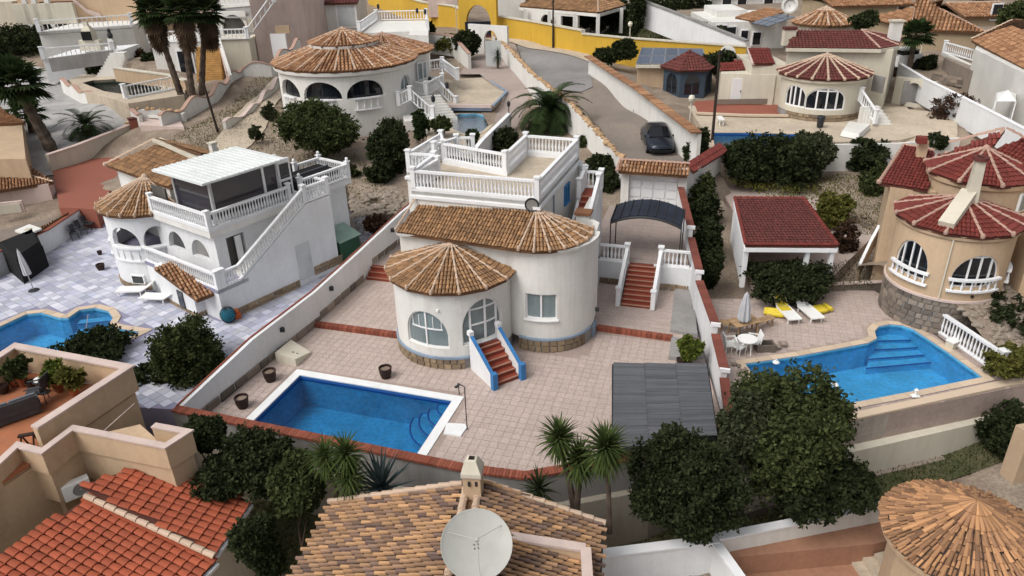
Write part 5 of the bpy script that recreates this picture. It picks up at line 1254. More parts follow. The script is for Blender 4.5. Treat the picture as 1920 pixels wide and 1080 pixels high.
t = thing('pool_ornament', 'small white ornament standing on the coping above the grey retaining wall', 'ornament', W(1716,742,.06)); b = W(1716,742,.1); MB().lathe([(.12,0),(.05,.06),(.04,.2),(.09,.26),(.01,.34)], b,8).build('ornament_body', M['plastic'], t); MB().box(b,(.3,.2,.05)).build('ornament_base', M['plastic'], t)
# pale rocks and coping corner at left of bright pool
t = thing('rock_border', 'row of pale rocks edging the left corner of the bright blue pool', 'rocks', W(1390,690,0)); rocks(t, WP([(1375,680),(1398,690),(1435,735),(1415,745),(1380,700)],0), lambda x, y: .05,26,.15,.35,60)
# loungers, floats, parasol, table and benches
lounger('white sun lounger with a yellow towel beside the round hedge', W(1472,592,0), R_(97), grp='loungers by the bright pool', tilt=.7, towel='yel')
lounger('white sun lounger without towel, right of the yellow-towelled one', W(1512,590,0), R_(100), grp='loungers by the bright pool', tilt=.7)
for px, py, lb, rz in ((1533,584, 'yellow inflatable float lying right of the bare white lounger',.3),(1455,590, 'yellow inflatable float half behind the left lounger',-.4)):
    b = W(px, py,.05); t = thing('pool_float', lb, 'float', b, None, rz); mb = MB(); X = t.matrix_world
    for o in (-.2,0,.2): mb.tube([X @ Vector((x, o,.1 + .05 * abs(x))) for x in (-.55,-.2,.2,.55)],[.08,.12,.12,.07],8)
    mb.smooth = True; mb.build('float_body', M['yel'], t); MB().tube([X @ Vector((.55, y,.14)) for y in (-.28,0,.28)],.1,8).build('float_pillow', M['yel'], t)
t = thing('surf_board', 'yellow board leaning against the brown coped boundary wall', 'board', W(1327,590,0)); MB().bar(W(1330,600,.1), W(1326,566,.9),.28,.06,(1,0,0)).build('board_body', M['yel'], t); MB().bar(W(1330,604,.15), W(1328,596,.3),.1,.08,(1,0,0)).build('fin', M['dark'], t)
parasol('closed grey-white parasol over the wooden picnic table', W(1390,632,0),2.25, 'cloth',.3)
t = thing('picnic_table', 'wooden garden table under the closed parasol by the bright pool', 'table', W(1392,628,0), None, R_(20)); X = t.matrix_world; P = lambda x, y, z: X @ Vector((x, y, z))
for i in range(5): MB().box(P(0,-.32 + i * .16,.72),(1.3,.14,.04), R_(20)).build('plank', M['wood'], t)
for x in (-.5,.5):
    for y in (-.3,.3): MB().tube([P(x, y * 1.3,0), P(x, y,.7)],.035,5).build('leg', M['wood'], t)
def bench(lb, b, rz, m='wood', L=1.2):
    t = thing('garden_bench', lb, 'bench', b, None, rz); X = t.matrix_world; P = lambda x, y, z: X @ Vector((x, y, z))
    for i in range(3): MB().box(P(0,-.14 + i * .14,.43),(L,.12,.035), rz).build('plank', M[m], t)
    for x in (-L * .4, L * .4):
        for y in (-.13,.13): MB().box(P(x, y,.21),(.06,.06,.42), rz).build('leg', M[m], t)
    return t
bench('wooden bench right of the picnic table, nearest the loungers', W(1428,615,0), R_(28)); bench('wooden bench left of the picnic table near the boundary wall', W(1368,622,0), R_(-28), L=1.0)
t = thing('garden_table', 'white round plastic table with a grey cloth just left of the pool', 'table', W(1400,662,0)); b = W(1398,662,0); MB().lathe([(.001,.72),(.42,.72),(.42,.69),(.001,.69)], b,16).build('table_top', M['plastic'], t)
for k in range(4): a = k * math.pi / 2 + .4; MB().tube([b + Vector((.33 * math.cos(a),.33 * math.sin(a),0)), b + Vector((.2 * math.cos(a),.2 * math.sin(a),.7))],.02,5).build('leg', M['plastic'], t)
for px, py, rz, lb in ((1368,660,0, 'white plastic chair left of the white round table'),(1384,664,40, 'white plastic chair between the wall and the white round table'),(1410,655,160, 'white plastic chair right of the white round table')): garden_chair(lb, W(px, py,0), R_(rz), 'plastic', 'white chairs around the plastic table')
t = thing('stone_planter', 'low grey stone trough with pale rocks beside the bright pool', 'planter', W(1438,655,0)); b = W(1433,656,0); mb = MB(); ring(mb,[(b.x - .4, b.y - .25),(b.x + .4, b.y - .25),(b.x + .4, b.y + .25),(b.x - .4, b.y + .25)],.08,0,.35); mb.build('trough', M['stoneg'], t); rocks(t,[(b.x + .1, b.y - .1),(b.x + .9, b.y - .1),(b.x + .9, b.y + .3),(b.x + .1, b.y + .3)], lambda x, y: .2,8,.2,.3,4)
t = thing('white_sign_box', 'white box-shaped pump cover beside the balustrade at the pool edge', 'box', W(1785,650,0)); b = W(1785,650,0); MB().box(b + Vector((0,0,.15)),(.5,.35,.3),.5).build('box_body', M['cream'], t); MB().box(b + Vector((0,0,.32)),(.54,.39,.04),.5).build('box_lid', M['plastic'], t)
# --- open shelter with dark red roof
t = thing('open_shelter', 'open white-posted shelter with a dark red tiled roof behind the round hedge', 'shelter', W(1480,480,.5))
c = [W(1398,460,2.75), W(1570,461,2.75), W(1507,374,2.95), W(1378,373,2.95)]
sh = roof_plane(t, c, 'tilewine2', 'underd', w=.17, l=.3)
for a, b in zip(c, c[1:] + c[:1]): ridge_run(sh, a, b, 'tilewine',.1,.33)
for p, q in ((c[0], c[1]),(c[1], c[2]),(c[3], c[0])): MB().vbar(p - Vector((0,0,.22)), q - Vector((0,0,.22)),.14,.2).build('beam', M['bal'], t)
for f, g in ((.02,.03),(.97,.03),(.7,.03),(.03,.95),(.95,.95)):
    p = c[0].lerp(c[1], f).lerp(c[3].lerp(c[2], f), g); MB().box((p.x, p.y,(p.z + .4) / 2),(.2,.2, p.z - .55)).build('post', M['bal'], t)
p, q = c[3].lerp(c[0],.02), c[3].lerp(c[0],.9); MB().vbar(Vector((p.x + .1, p.y,1.5)), Vector((q.x + .1, q.y,1.5)),.15,2.0).build('side_wall', M['whitec'], t)
p, q = c[3], c[2]; MB().vbar(Vector((p.x, p.y,1.5)), Vector((q.x, q.y,1.5)),.15,2.0).build('back_wall', M['white'], t)
# low garden wall steps between
rail_wall('garden_wall', 'low stone edge between the round hedge and the brown stairs', 'wall',[W(1440,535,.35), W(1560,533,.35), W(1660,528,.35)],.5,.2, 'stoneg', 'pinkcap',.3,.05)
# ================================================================ foreground houses
random.seed(41)
# --- beige terrace block at lower left
F = thing('house', 'peach terrace house with pink copings and a bright red roof in the lower left corner', 'house', W(150,850,1))
Z3 = 3.2; Z2 = 2.35
A, Bc, Cc = W(28,650, Z3), W(240,690, Z3), W(65,803, Z3)
dl = (Bc - Cc).normalized(); A0 = W(-60,700, Z3); A1 = W(-160,760, Z3)
def par(name, a, b, top, h, capw=.32, m='peach', side=1):
    MB().vbar(Vector((a.x, a.y, top - h / 2)), Vector((b.x, b.y, top - h / 2)),.2, h).build('parapet', M[m], F)
    MB().vbar(Vector((a.x, a.y, top + .03)), Vector((b.x, b.y, top + .03)), capw,.07).build('coping', M['pinkcap'], F)
nB = Vector((dl.y,-dl.x,0))
MB().prism([tuple(p[:2]) for p in (A, Bc, Cc, Cc - dl * 3.0 , A1, W(-160,640, Z3), A0)],-2.6, Z2 - .2, top=False).build('house_wall', M['peach'], F)
fl = MB().prism([tuple(p[:2]) for p in (A - Vector((0,.1,0)), Bc - Vector((.1,.1,0)), Cc, Cc - dl * 3.6, A1, W(-160,640, Z3), A0)], Z2 - .3, Z2 - .12).build('terrace_floor', M['orange_floor'] if 'orange_floor' in M else mat('orange_floor',(.40,.15,.07),.7,.1,2., stain=.3, fine=.05), F)
PP = [W(-70,715, Z3), A, Bc, Cc]
MB().strip([p - Vector((0,0,.48)) for p in PP],.2,.95).build('parapet', M['peach'], F); MB().strip([p + Vector((0,0,.03)) for p in PP],.32,.07).build('coping', M['pinkcap'], F)
MB().add([Bc, Cc, Vector((Cc.x, Cc.y,-2.6)), Vector((Bc.x, Bc.y,-2.6))],[(0,1,2,3)])
# nearer, lower parapet with jog
zl = 2.75
D0, D, E_, F_, G, H_, I_, J_ = [W(a, b, zl) for a, b in ((-120,980),(0,868),(33,836),(79,848),(137,804),(310,838),(352,811),(288,799))]
seq = [D0, E_, F_, G, H_, I_, J_]
low = [tuple(p[:2]) for p in (D0, E_, F_, G, H_, I_, J_, W(255,770, zl), W(30,820, zl), W(-160,900, zl))]
MB().prism(low,.75, zl - .55, top=True).build('front_wall', M['peach'], F)
MB().strip([p - Vector((0,0,.4)) for p in seq],.16,.8).build('parapet', M['peach'], F); MB().strip([p + Vector((0,0,.03)) for p in seq],.24,.06).build('coping', M['pinkcap'], F)
off = Vector((-.55,.55,0))
back = [tuple((Vector(p) + Vector((-.25,.45)))) for p in low]
MB().prism(back,-2.6,.9).build('lower_wall', M['peach2'], F)
ww = MB().vbar(W(190,812,2.6), W(252,757,2.75),.02,.03).build('render_joint', M['pinkcap'], F)
# air conditioner under the overhang
t = thing('air_conditioner', 'white air conditioning unit under the peach overhang above the red roof', 'air conditioner', W(145,925,.6)); b = W(143,915,.95); rz = math.atan2((H_ - G).y,(H_ - G).x) - R_(62)
MB().box(b,(.8,.3,.55), R_(38)).build('unit_body', M['plastic'], t); X = Matrix.Translation(b) @ Matrix.Rotation(R_(38),4, 'Z')
MB().lathe([(.02,0),(.2,.0),(.23,.02),(.23,-.02)], X @ Vector((.1,-.16,0)),14, axis=(Matrix.Rotation(R_(38),3, 'Z') @ Matrix.Rotation(R_(90),3, 'X'))).build('fan_grille', M['grey'], t)
# red tiled roofs
zt, ze = 1.35,.45
tilew = dict(w=.24, l=.34, indiv=True, limit=300)
r1 = [W(467,941, ze), W(322,857, zt)]
def red(e0, e1, t1, t0): return roof_plane(F,[e0, e1, t1, t0], 'tilered', 'underd', **tilew)
e0, e1 = W(401,1040, ze), W(468,942, ze); t1, t0 = W(322,857, zt), W(160,932, zt)
red(e0, e1, t1, t0)
f0, f1 = W(270,1190, ze - .12), W(404,1052, ze - .12); g1, g0 = W(158,938, zt - .1), W(-60,1085, zt - .1)
red(f0, f1, g1, g0)
MB().bar(W(401,1046, ze - .06), W(160,932, zt - .04),.34,.12).build('ridge_bed', M['tilered'], F)
ridge_run(F, W(403,1046, ze + .02), W(160,932, zt + .03), 'ridge',.11,.38, indiv=True)
MB().bar(e0 + Vector((.06,-.03,-.1)), e1 + Vector((.06,-.03,-.1)),.12,.1).build('gutter', M['bal'], F); MB().bar(f0 + Vector((.06,-.03,-.1)), f1 + Vector((.06,-.03,-.1)),.12,.1).build('gutter', M['bal'], F)
MB().prism([tuple(p[:2]) for p in (e0.lerp(t0,.08), e1.lerp(t1,.08), t1, t0)],-2.8,.3).build('wing_wall', M['cream'], F); MB().prism([tuple(p[:2]) for p in (f0.lerp(g0,.08), f1.lerp(g1,.08), g1, g0)],-2.8,.2).build('wing_wall', M['cream'], F)
wn = MB().box(W(425,1010,-.35),(.06,.9,.8), R_(48)).build('side_window', M['frame'], F); MB().box(W(427,1010,-.35),(.07,.7,.6), R_(48)).build('pane', M['glass'], wn)
# terrace furniture and pots
FZ = Z2 - .1
def sofa(lb, b, rz, L=1.5):
    t = thing('outdoor_sofa', lb, 'sofa', b, None, rz); X = t.matrix_world; P = lambda x, y, z: X @ Vector((x, y, z))
    MB().box(P(0,0,.2),(L,.75,.3), rz).build('sofa_frame', M['rattan'], t); MB().box(P(0,.34,.5),(L,.12,.45), rz).build('backrest', M['rattan'], t)
    for k in range(2): MB().box(P(-L / 4 + k * L / 2,-.03,.41),(L / 2 - .04,.66,.12), rz).build('seat_cushion', M['cushion'], t); MB().box(P(-L / 4 + k * L / 2,.26,.6),(L / 2 - .04,.1,.36), rz).build('back_cushion', M['cushion'], t)
    for x in (-L / 2, L / 2): MB().box(P(x,0,.4),(.12,.75,.3), rz).build('armrest', M['rattan'], t)
    return t
sofa('grey cushioned rattan sofa on the orange terrace floor', W(25,783, FZ), R_(40 + 180),1.6)
garden_chair('dark rattan armchair next to the grey sofa on the peach terrace', W(75,755, FZ), R_(200), 'rattan', s=1.15)
t = thing('side_table', 'small round side table with a white plate beside the rattan armchair', 'table', W(83,735, FZ)); b = W(83,735, FZ); MB().lathe([(.001,.5),(.25,.5),(.25,.46),(.05,.44),(.04,.05),(.2,0)], b,12).build('table_body', M['dark'], t); MB().lathe([(.001,.55),(.2,.56),(.2,.51)], b,12).build('plate', M['plastic'], t)
t = thing('wood_stool', 'dark brown folded wooden trestle against the end of the peach parapet', 'stool', W(58,838, FZ)); b = W(58,835, FZ)
MB().box(b + Vector((0,0,.42)),(.5,.14,.06),.3).build('top_board', M['pot'], t)
for x in (-.2,.2): MB().tube([b + Vector((x - .06,-.08,0)), b + Vector((x,0,.42))],.03,5).build('leg', M['pot'], t); MB().tube([b + Vector((x + .06,.1,0)), b + Vector((x,0,.42))],.03,5).build('leg', M['pot'], t)
# --- middle foreground roof with chimney and dish
F2 = thing('house', 'house with a mottled ochre tile roof, chimney and a big satellite dish at the bottom', 'house', W(850,1000,0))
rA, rB = W(868,909,2.3), W(828,1105,2.3)
L0, L1 = W(618,944,1.15), W(528,1110,1.15)
kw = dict(w=.165, l=.29, indiv=True, limit=290, um='underk')
def mroof(c): return roof_plane(F2, c, 'tileor', **kw)
mroof([L1, L0, rA, rB])
R0, R1 = W(1133,984,1.25), W(1126,1120,1.25); rA2, rB2 = W(905,905,2.3), W(868,1105,2.3)
mroof([R0, R1, rB2, rA2])
ridge_run(F2, rB + Vector((.1,0,.0)), rA + Vector((.12,0,.0)), 'ridge',.12,.36, indiv=True); ridge_run(F2, rB2 + Vector((-.06,0,.0)), rA2 + Vector((-.06,0,.0)), 'ridge',.12,.36)
ridge_run(F2, L0, rA, 'ridge',.1,.36); ridge_run(F2, R0, rA2, 'ridge',.1,.36)
MB().add([rA, rA2, rB2, rB],[(0,1,2,3)]).build('ridge_bed', M['under'], F2)
MB().prism([tuple(p[:2]) for p in (L0 + Vector((.35,-.2,0)), R0 + Vector((-.3,-.2,0)), R1 + Vector((-.3,0,0)), L1 + Vector((.35,0,0)))],-3.2,1.0).build('house_wall', M['peach'], F2)
cp_ = W(889,935,2.15); ch = MB().box(cp_ + Vector((0,0,.35)),(.5,.45,1.1), R_(-8)).build('chimney', M['peach'], F2)
MB().box(cp_ + Vector((0,0,.95)),(.56,.5,.06), R_(-8)).build('chimney_band', M['pinkcap'], ch); MB().lathe([(.40,.98),(.40,1.1),(.20,1.45),(.12,1.47)], cp_,4, axis=Matrix.Rotation(R_(37),3, 'Z')).build('chimney_hood', M['cream'], ch)
for x in (-.1,.1): MB().box(cp_ + Vector((x,-.24,.74)),(.07,.03,.16), R_(-8)).build('vent', M['dark'], ch)
MB().box(cp_ + Vector((0.05,-.1,.0)),(.75,.8,.1), R_(-8)).build('chimney_flashing', M['pinkcap'], ch)
pa, pb = W(958,1012,1.95), W(1098,1034,1.75)
b2 = MB().vbar(pa - Vector((0,0,.5)), pb - Vector((0,0,.5)),.2,1.2).build('roof_parapet', M['peach'], F2); MB().vbar(pa + Vector((0,0,.12)), pb + Vector((0,0,.12)),.28,.08).build('coping', M['pinkcap'], b2); MB().vbar(pb - Vector((0,0,.5)), W(1102,1100,1.75) - Vector((0,0,.5)),.2,1.2).build('roof_parapet', M['peach'], F2)
MB().vbar(pb + Vector((0,0,.12)), W(1102,1100,1.75) + Vector((0,0,.12)),.28,.08).build('coping', M['pinkcap'], F2)
MB().prism([tuple(p[:2]) for p in (pa, pb, W(1102,1100,1.75), W(940,1100,1.75))],.5,1.32).build('roof_terrace', MATS['orange_floor'], F2)
# dish
t = thing('satellite_dish', 'large pale grey satellite dish on the mottled ochre roof', 'satellite dish', W(893,1060,2.3))
dc = W(893,1025,2.95); ax = ((CAMP - dc).normalized() * .8 + Vector((.05,.0,.45))).normalized().to_track_quat('Z', 'Y').to_matrix()
R0_ = .86; prof = [(.001,0)] + [(R0_ * k / 8,.22 * (k / 8) ** 2) for k in range(1,9)] + [(R0_ + .02,.23),(R0_ + .02,.19),(R0_ * .5,.03),(.001,-.03)]
d_ = MB().lathe(prof, dc,36, axis=ax).build('dish_bowl', M['dish'], t, smooth=True)
MB().lathe([(R0_ - .01,.225),(R0_ + .03,.24),(R0_ + .03,.2)], dc,36, axis=ax).build('dish_rim', M['dish'], d_)
MB().tube([dc + ax @ Vector((0,0,-.05)), dc + Vector((0,.1,-.9))],.06,8).build('mast', M['grey'], t)
fh = dc + ax @ Vector((0,0,.62)); MB().lathe([(.001,.05),(.05,.04),(.06,-.05),(.001,-.06)], fh,10, axis=ax).build('feed_horn', M['dish'], t)
for k in range(3): a = k * 2.094 + .5; MB().tube([dc + ax @ Vector((R0_ * .9 * math.cos(a), R0_ * .9 * math.sin(a),.2)), fh],.009,4).build('strut', M['dish'], t)
for k in range(4): MB().lathe([(.001,.02),(.018,.015),(.018,0)], dc + ax @ Vector((.05 * (-1) ** k,.05 * (1 if k > 1 else -1),.012)),6, axis=ax).build('bolt', M['dark'], t)
# --- straw-orange cone roof, lower right
F3 = thing('house', 'round house with a straw-orange cone roof in the lower right corner', 'house', W(1835,1000,0))
c3 = W(1832,940,2.75); e3 = W(1655,950,1.5); rr = 2.35
rr = (Vector((c3.x, c3.y)) - Vector((e3.x, e3.y))).length
cone_roof(F3,(c3.x, c3.y), rr,1.55,2.7,0,360,32, 'tilestraw', 'tilestraw', 'underk', w=.105, l=.22, ball=False, rr=.06, indiv=False, cap=False)
MB().prism([(c3.x + (rr - .3) * math.cos(a / 8 * math.pi), c3.y + (rr - .3) * math.sin(a / 8 * math.pi)) for a in range(16)],-3.2,1.5, top=False).build('round_wall', M['peach2'], F3)
MB().sweep(arc((c3.x, c3.y), rr - .05,120,300,24),[(-.1,1.32),(.05,1.34),(.07,1.5),(-.1,1.5)]).build('eave_moulding', M['peach2'], F3)
pl_ = MB().box(W(1918,850,2.6),(.6,.5,1.8),.2).build('chimney', M['peach2'], F3)
wn = Wall([tuple(Vector((c3.x, c3.y)) + Vector((math.cos(R_(a)), math.sin(R_(a)))) * (rr - .28)) for a in range(190,280,6)],-1,1.3)
fo = (wn.len * .42,1.3,-.6,1.05, 'arch',.4); wn.window(fo, F3,(-.3,.3),(.6,), depth=-.03, bar=.07)
# --- lower right garden walls and patios
rail_wall('garden_wall', 'white garden wall with a pale coping below the big dark bush', 'wall',[W(1122,1040,-.4), W(1345,1012,-.4)],2.2,.25, 'whitec', 'bal',.34,.06)
rail_wall('garden_wall', 'pale wall between the terracotta patio and the round bushes', 'wall',[W(1345,1008,-.4), W(1500,978,-.4), W(1665,946,-.4)],2.2,.2, 'white', 'bal',.3,.06)
rail_wall('garden_wall', 'short white wall running towards the camera left of the terracotta patio', 'wall',[W(1341,1016,-.43), W(1400,1100,-.43)],2.2,.2, 'whitec', 'bal',.3,.06)
terra = mat('terracotta_patio',(.36,.19,.12),.85,.12,1.,.2,50, stain=.35, stain_col=(.20,.12,.08), fine=.08)
t = thing('stepped_patio', 'terracotta stepped patio left of the straw-orange cone roof', 'patio', W(1500,1030,-1.5))
slabP = lambda pts, z: [tuple(W(a, b, z)[:2]) for a, b in pts]
MB().prism(slabP([(1352,1015),(1500,988),(1665,955),(1680,1010),(1640,1020),(1370,1045)],-1.0),-3.2,-1.0).build('patio_ledge', terra, t)
MB().prism(slabP([(1352,1050),(1640,1010),(1700,1040),(1720,1180),(1420,1180)],-1.8),-3.2,-1.8).build('patio_floor', terra, t)
for k in range(3): MB().prism(slabP([(1595 + k * 22,1050 - k * 6),(1618 + k * 22,1044 - k * 6),(1700 + k * 22,1160),(1670 + k * 22,1160)],-1.7 + k * .16),-3,-1.7 + k * .16).build('patio_step', M['beigep'], t)
t = thing('gravel_yard', 'stony grey yard between the ochre roof and the short white wall', 'yard', W(1250,1070,-2)); MB().prism(slabP([(1120,1060),(1335,1032),(1390,1110),(1380,1200),(1100,1200)],-1.7),-3.2,-1.7).build('yard_floor', M['stoneg'], t)
rocks(t, slabP([(1130,1060),(1330,1036),(1370,1100),(1130,1120)],-1.7), lambda x, y: -1.68,60,.1,.25,12)
rail_wall('garden_wall', 'grey blockwork boundary between the left villa patio trees and the peach house', 'wall',[W(255,757,-.3), W(345,768,-.3)],2.0,.2, 'cream')
# ================================================================ background
random.seed(53)
def P3(pts, z): return [W(a, b, z) for a, b in pts]
def up(p, dz): return Vector((p.x, p.y, p.z + dz))
def tblk(parent, name, pts, zt, zb, m, **k): return MB().prism([tuple(W(a, b, zt)[:2]) for a, b in pts], zb, zt, **k).build(name, M[m], parent)
def circ3(pts, z):
    (x1, y1),(x2, y2),(x3, y3) = [tuple(W(a, b, z)[:2]) for a, b in pts]
    A = x1 * (y2 - y3) - y1 * (x2 - x3) + x2 * y3 - x3 * y2; s1, s2, s3 = x1 * x1 + y1 * y1, x2 * x2 + y2 * y2, x3 * x3 + y3 * y3
    cx = (s1 * (y2 - y3) + s2 * (y3 - y1) + s3 * (y1 - y2)) / (2 * A); cy = (s1 * (x3 - x2) + s2 * (x1 - x3) + s3 * (x2 - x1)) / (2 * A)
    return cx, cy, math.hypot(cx - x1, cy - y1)
def cp(c, r, a, z=None): p = (c[0] + r * math.cos(R_(a)), c[1] + r * math.sin(R_(a))); return Vector((*p, z)) if z is not None else p
def WY(px, py, Y):
    "surveyed point at plan depth Y"
    d = _f + CR * ((px - 960) / FPX) - CU * ((py - 540) / FPX); return CAMP + d * (Y / d.y)
def front(parent, name, x0, x1, ytop, ybase, Y, depth, m, skew=0., Y1=None):
    "block whose front face spans x0..x1, ytop..ybase at depth Y"
    Y1 = Y1 or Y; a, b = WY(x0, ytop, Y), WY(x1, ytop, Y1); zt = max(a.z, b.z); zb = WY((x0 + x1) / 2, ybase, Y).z - 1.5
    return MB().prism([(a.x, a.y),(b.x, b.y),(b.x + skew, b.y + depth),(a.x + skew, a.y + depth)], zb, zt).build(name, M[m], parent)
# --- ground surfaces
patch('dirt_road', WP([(1172,318),(1300,318),(1310,262),(1205,165),(1112,125),(1085,92),(1000,78),(965,92),(1010,150),(1080,190),(1130,245)],2.8), 'road',.1)
patch('ramp', WP([(965,80),(1100,100),(1112,150),(1090,155),(1020,150),(985,120)],4.2), 'ramp',.16, step=1.)
patch('pavement', WP([(880,62),(940,60),(1110,92),(1110,100),(960,78),(900,72)],4.8), 'beigep',.22)
patch('gravel_bed', WP([(-60,330),(100,300),(245,245),(265,215),(120,165),(-60,150)],2.2), 'gravel',.08, step=1.2)
patch('palm_bed', WP([(900,215),(985,160),(1075,215),(1150,290),(1165,330),(985,300),(930,270)],2.2), 'soil',.08)
patch('pink_path', WP([(905,110),(960,95),(1000,165),(960,230),(925,215),(945,175),(900,145),(860,145)],3.2), 'deck2',.12)
t = slab('garden_pad', WP([(815,150),(905,145),(948,172),(922,197),(812,195)],3.25),3.25, 'beigep', depth=.5)
t = slab('pool_surround', WP([(805,208),(930,205),(950,225),(905,282),(800,262)],2.55),2.55, 'beigep',[WP([(846,222),(862,215),(893,214),(918,220),(925,229),(905,248),(880,256),(850,245)],2.5)], depth=.6)
bpo = pool('swimming_pool', 'small oval pool behind the roof terrace of the middle villa', WP([(846,222),(862,215),(893,214),(918,220),(925,229),(905,248),(880,256),(850,245)],2.5),2.56, 'beigep',.3,.9, 'poolcyan', WATER,.08, cov=.03)
t = thing('tile_border', 'mauve tile border steps in front of the sandy pad behind the middle villa', 'border', W(870,203,2.9))
for dy, z in ((198,3.2),(203,2.95)): MB().vbar(W(812, dy, z), W(922, dy + 1, z),.35,.25).build('border_step', M['bluegrey'] if dy > 200 else M['pinkcap'], t)
MB().strip([W(905,143,3.3), W(950,172,3.3), W(925,198,3.3)],.2,.12).build('curved_edge', M['bluegrey'], t)

# --- round white house at the back
RH = thing('villa', 'large round white house with a two-tier brown cone roof behind the left trees', 'house', W(640,262,2.2))
ze = 7.0; cx, cy, r = circ3([(512,116),(632,135),(775,112)], ze); c = (cx, cy); rw_ = r - .35
tan_ = lambda px, py, z: math.degrees(math.atan2(W(px, py, z).y - cy, W(px, py, z).x - cx)) % 360
wpth = [cp(c, rw_, a) for a in range(165,366,5)]; wA = lambda a: (a - 165) * R_(1) * rw_
zf = 4.0
aa = [tan_(550,172,5.2), tan_(612,175,5.2), tan_(682,172,5.2), tan_(735,158,5.2)]
ops = [(wA(aa[0]),2.7, zf + .9,6.2, 'arch',.1),(wA(aa[1]),3.1, zf + .9,6.2, 'arch',.1),(wA(aa[2]),3.0, zf + .9,6.2, 'arch',.1),(wA(aa[3]),1.6, zf + .9,6.0, 'arch',.2)]
wl = Wall(wpth,1.5, ze - .1, ops,.3); wl.build('round_wall', M['white'], RH)
for o in ops[:3]: wl.window(o, RH,(.0,),(), depth=.3, bar=.05, fm='dark')  # dark frames and panes stand in for the shade inside open arches
wl.window(ops[3], RH,(0,),(), depth=.2, gm='glassg')
for a, w in ((aa[0],9),(aa[1],11),(aa[2],11)): balustrade(RH,[cp(c, rw_ + .12, x, zf) for x in np.linspace(a - w, a + w,5)],.95,.24,.2, posts=[], indiv=True)
MB().sweep([cp(c, rw_, a) for a in range(165,370,5)],[(0, ze - .5),(.28, ze - .35),(.32, ze - .1),(0, ze - .1)]).build('cornice', M['white'], RH)
cone_roof(RH, c, r, ze, ze + 1.9,150,380,15, 'tileo', 'ridge', 'under', w=.28, l=.42, rr=.1, cap=False, ball=False)
z2 = 8.35; c2 = (cx, cy); MB().prism([cp(c2, r * .40, a) for a in range(0,360,15)], ze + .2, z2).build('upper_drum', M['white'], RH)
MB().sweep([cp(c2, r * .42, a) for a in range(0,360,12)],[(0, z2 - .3),(.3, z2 - .2),(.35, z2),(0, z2)], closed=True).build('cornice', M['white'], RH)
cone_roof(RH, c2, r * .48, z2, z2 + .95,140,400,10, 'tileo', 'ridge', 'under', w=.28, l=.42, rr=.09, ball=False)
c3_ = tuple(W(752,88,7.0)[:2])
Rr = W(812,90,6.9); cc_ = (Rr.x - 4.3, Rr.y); MB().prism([cp(cc_,3.9, a) for a in range(0,360,15)],2,6.7).build('rear_wing', M['white'], RH)
cone_roof(RH, cc_,4.3,6.85,8.2,190,420,11, 'tileo', 'ridgep', 'under', w=.28, l=.42, rr=.09, ball=False)
MB().sweep([cp(cc_,3.9, a) for a in range(200,400,8)],[(0,6.5),(.25,6.6),(.3,6.8),(0,6.8)]).build('cornice', M['white'], RH)
wl2 = Wall([cp(cc_,3.94, a) for a in range(240,360,6)],3,6.6); 
for px, py in ((772,130),(795,122)):
    a = math.degrees(math.atan2(W(px, py,5.4).y - cc_[1], W(px, py,5.4).x - cc_[0])) % 360; o = ((a - 240) * R_(1) * 3.94,1.3,4.6,6.1, 'rect'); wl2.window(o, RH,(0,),(), depth=-.03, bar=.1, gm='glassg')
# white stair and platform right of it
t = thing('outside_stair', 'white curved outside stair with dark lamps beside the round white house', 'stairs', W(800,220,2.6))
tblk(t, 'platform',[(770,172),(828,165),(832,145),(800,140),(770,150)],4.2,2.4, 'white')
balustrade(t, P3([(765,172),(800,178),(830,162),(830,140)],4.2),.95,.26,.3)
for k in range(9): 
    q = W(808,182,4.1).lerp(W(838,222,2.6), k / 8); MB().box((q.x, q.y, q.z / 2 + 1.2),(1.6,.5, q.z - 2.2),.3).build('stair_step', M['white'], t)
balustrade(t,[W(748,198,3.9), W(770,188,4.3), W(812,225,2.8)],.95,.26,.3); balustrade(t,[W(822,170,4.0), W(856,205,2.7)],.95,.26,.3); balustrade(t, P3([(800,133),(830,128),(858,150)],4.2),.9,.26,.3)
MB().prism(WP([(745,200),(800,190),(820,235),(760,240)],2.5),1.8,3.0).build('stair_base', M['white'], t)
for k,(px, py) in enumerate(((765,165),(806,150),(838,160),(812,185),(828,140))):
    b = W(px, py,4.9); l = thing('stair_lamp',['dark lamp on the left end of the white platform rail', 'dark lamp above the platform of the white outside stair', 'dark lamp at the right end of the stair rail', 'dark lamp where the white stair starts down', 'dark lamp nearest the hedge on the upper white rail'][k], 'lamp', b, 'lamps on the outside stair'); MB().lathe([(.02,-.3),(.14,-.2),(.16,.15),(.02,.3)], b,8).build('lantern', M['dark'], l)
t = thing('roof_terrace', 'white balustraded terrace with dark lamps behind the round house roof', 'terrace', W(745,60,6))
tblk(t, 'terrace_block',[(680,62),(705,40),(800,38),(802,58)],6.6,3.5, 'white'); balustrade(t, P3([(674,62),(706,38),(800,36),(802,58)],6.7),1.0,.3,.35)
for k,(px, py) in enumerate(((709,12),(782,20),(797,22))): b = W(px, py,8.0); MB().lathe([(.02,-.3),(.14,-.2),(.16,.15),(.02,.3)], b,8).build('lantern', M['dark'], t)
tblk(t, 'stair_wall',[(765,66),(803,66),(803,42),(780,40)],6.9,3.5, 'white')
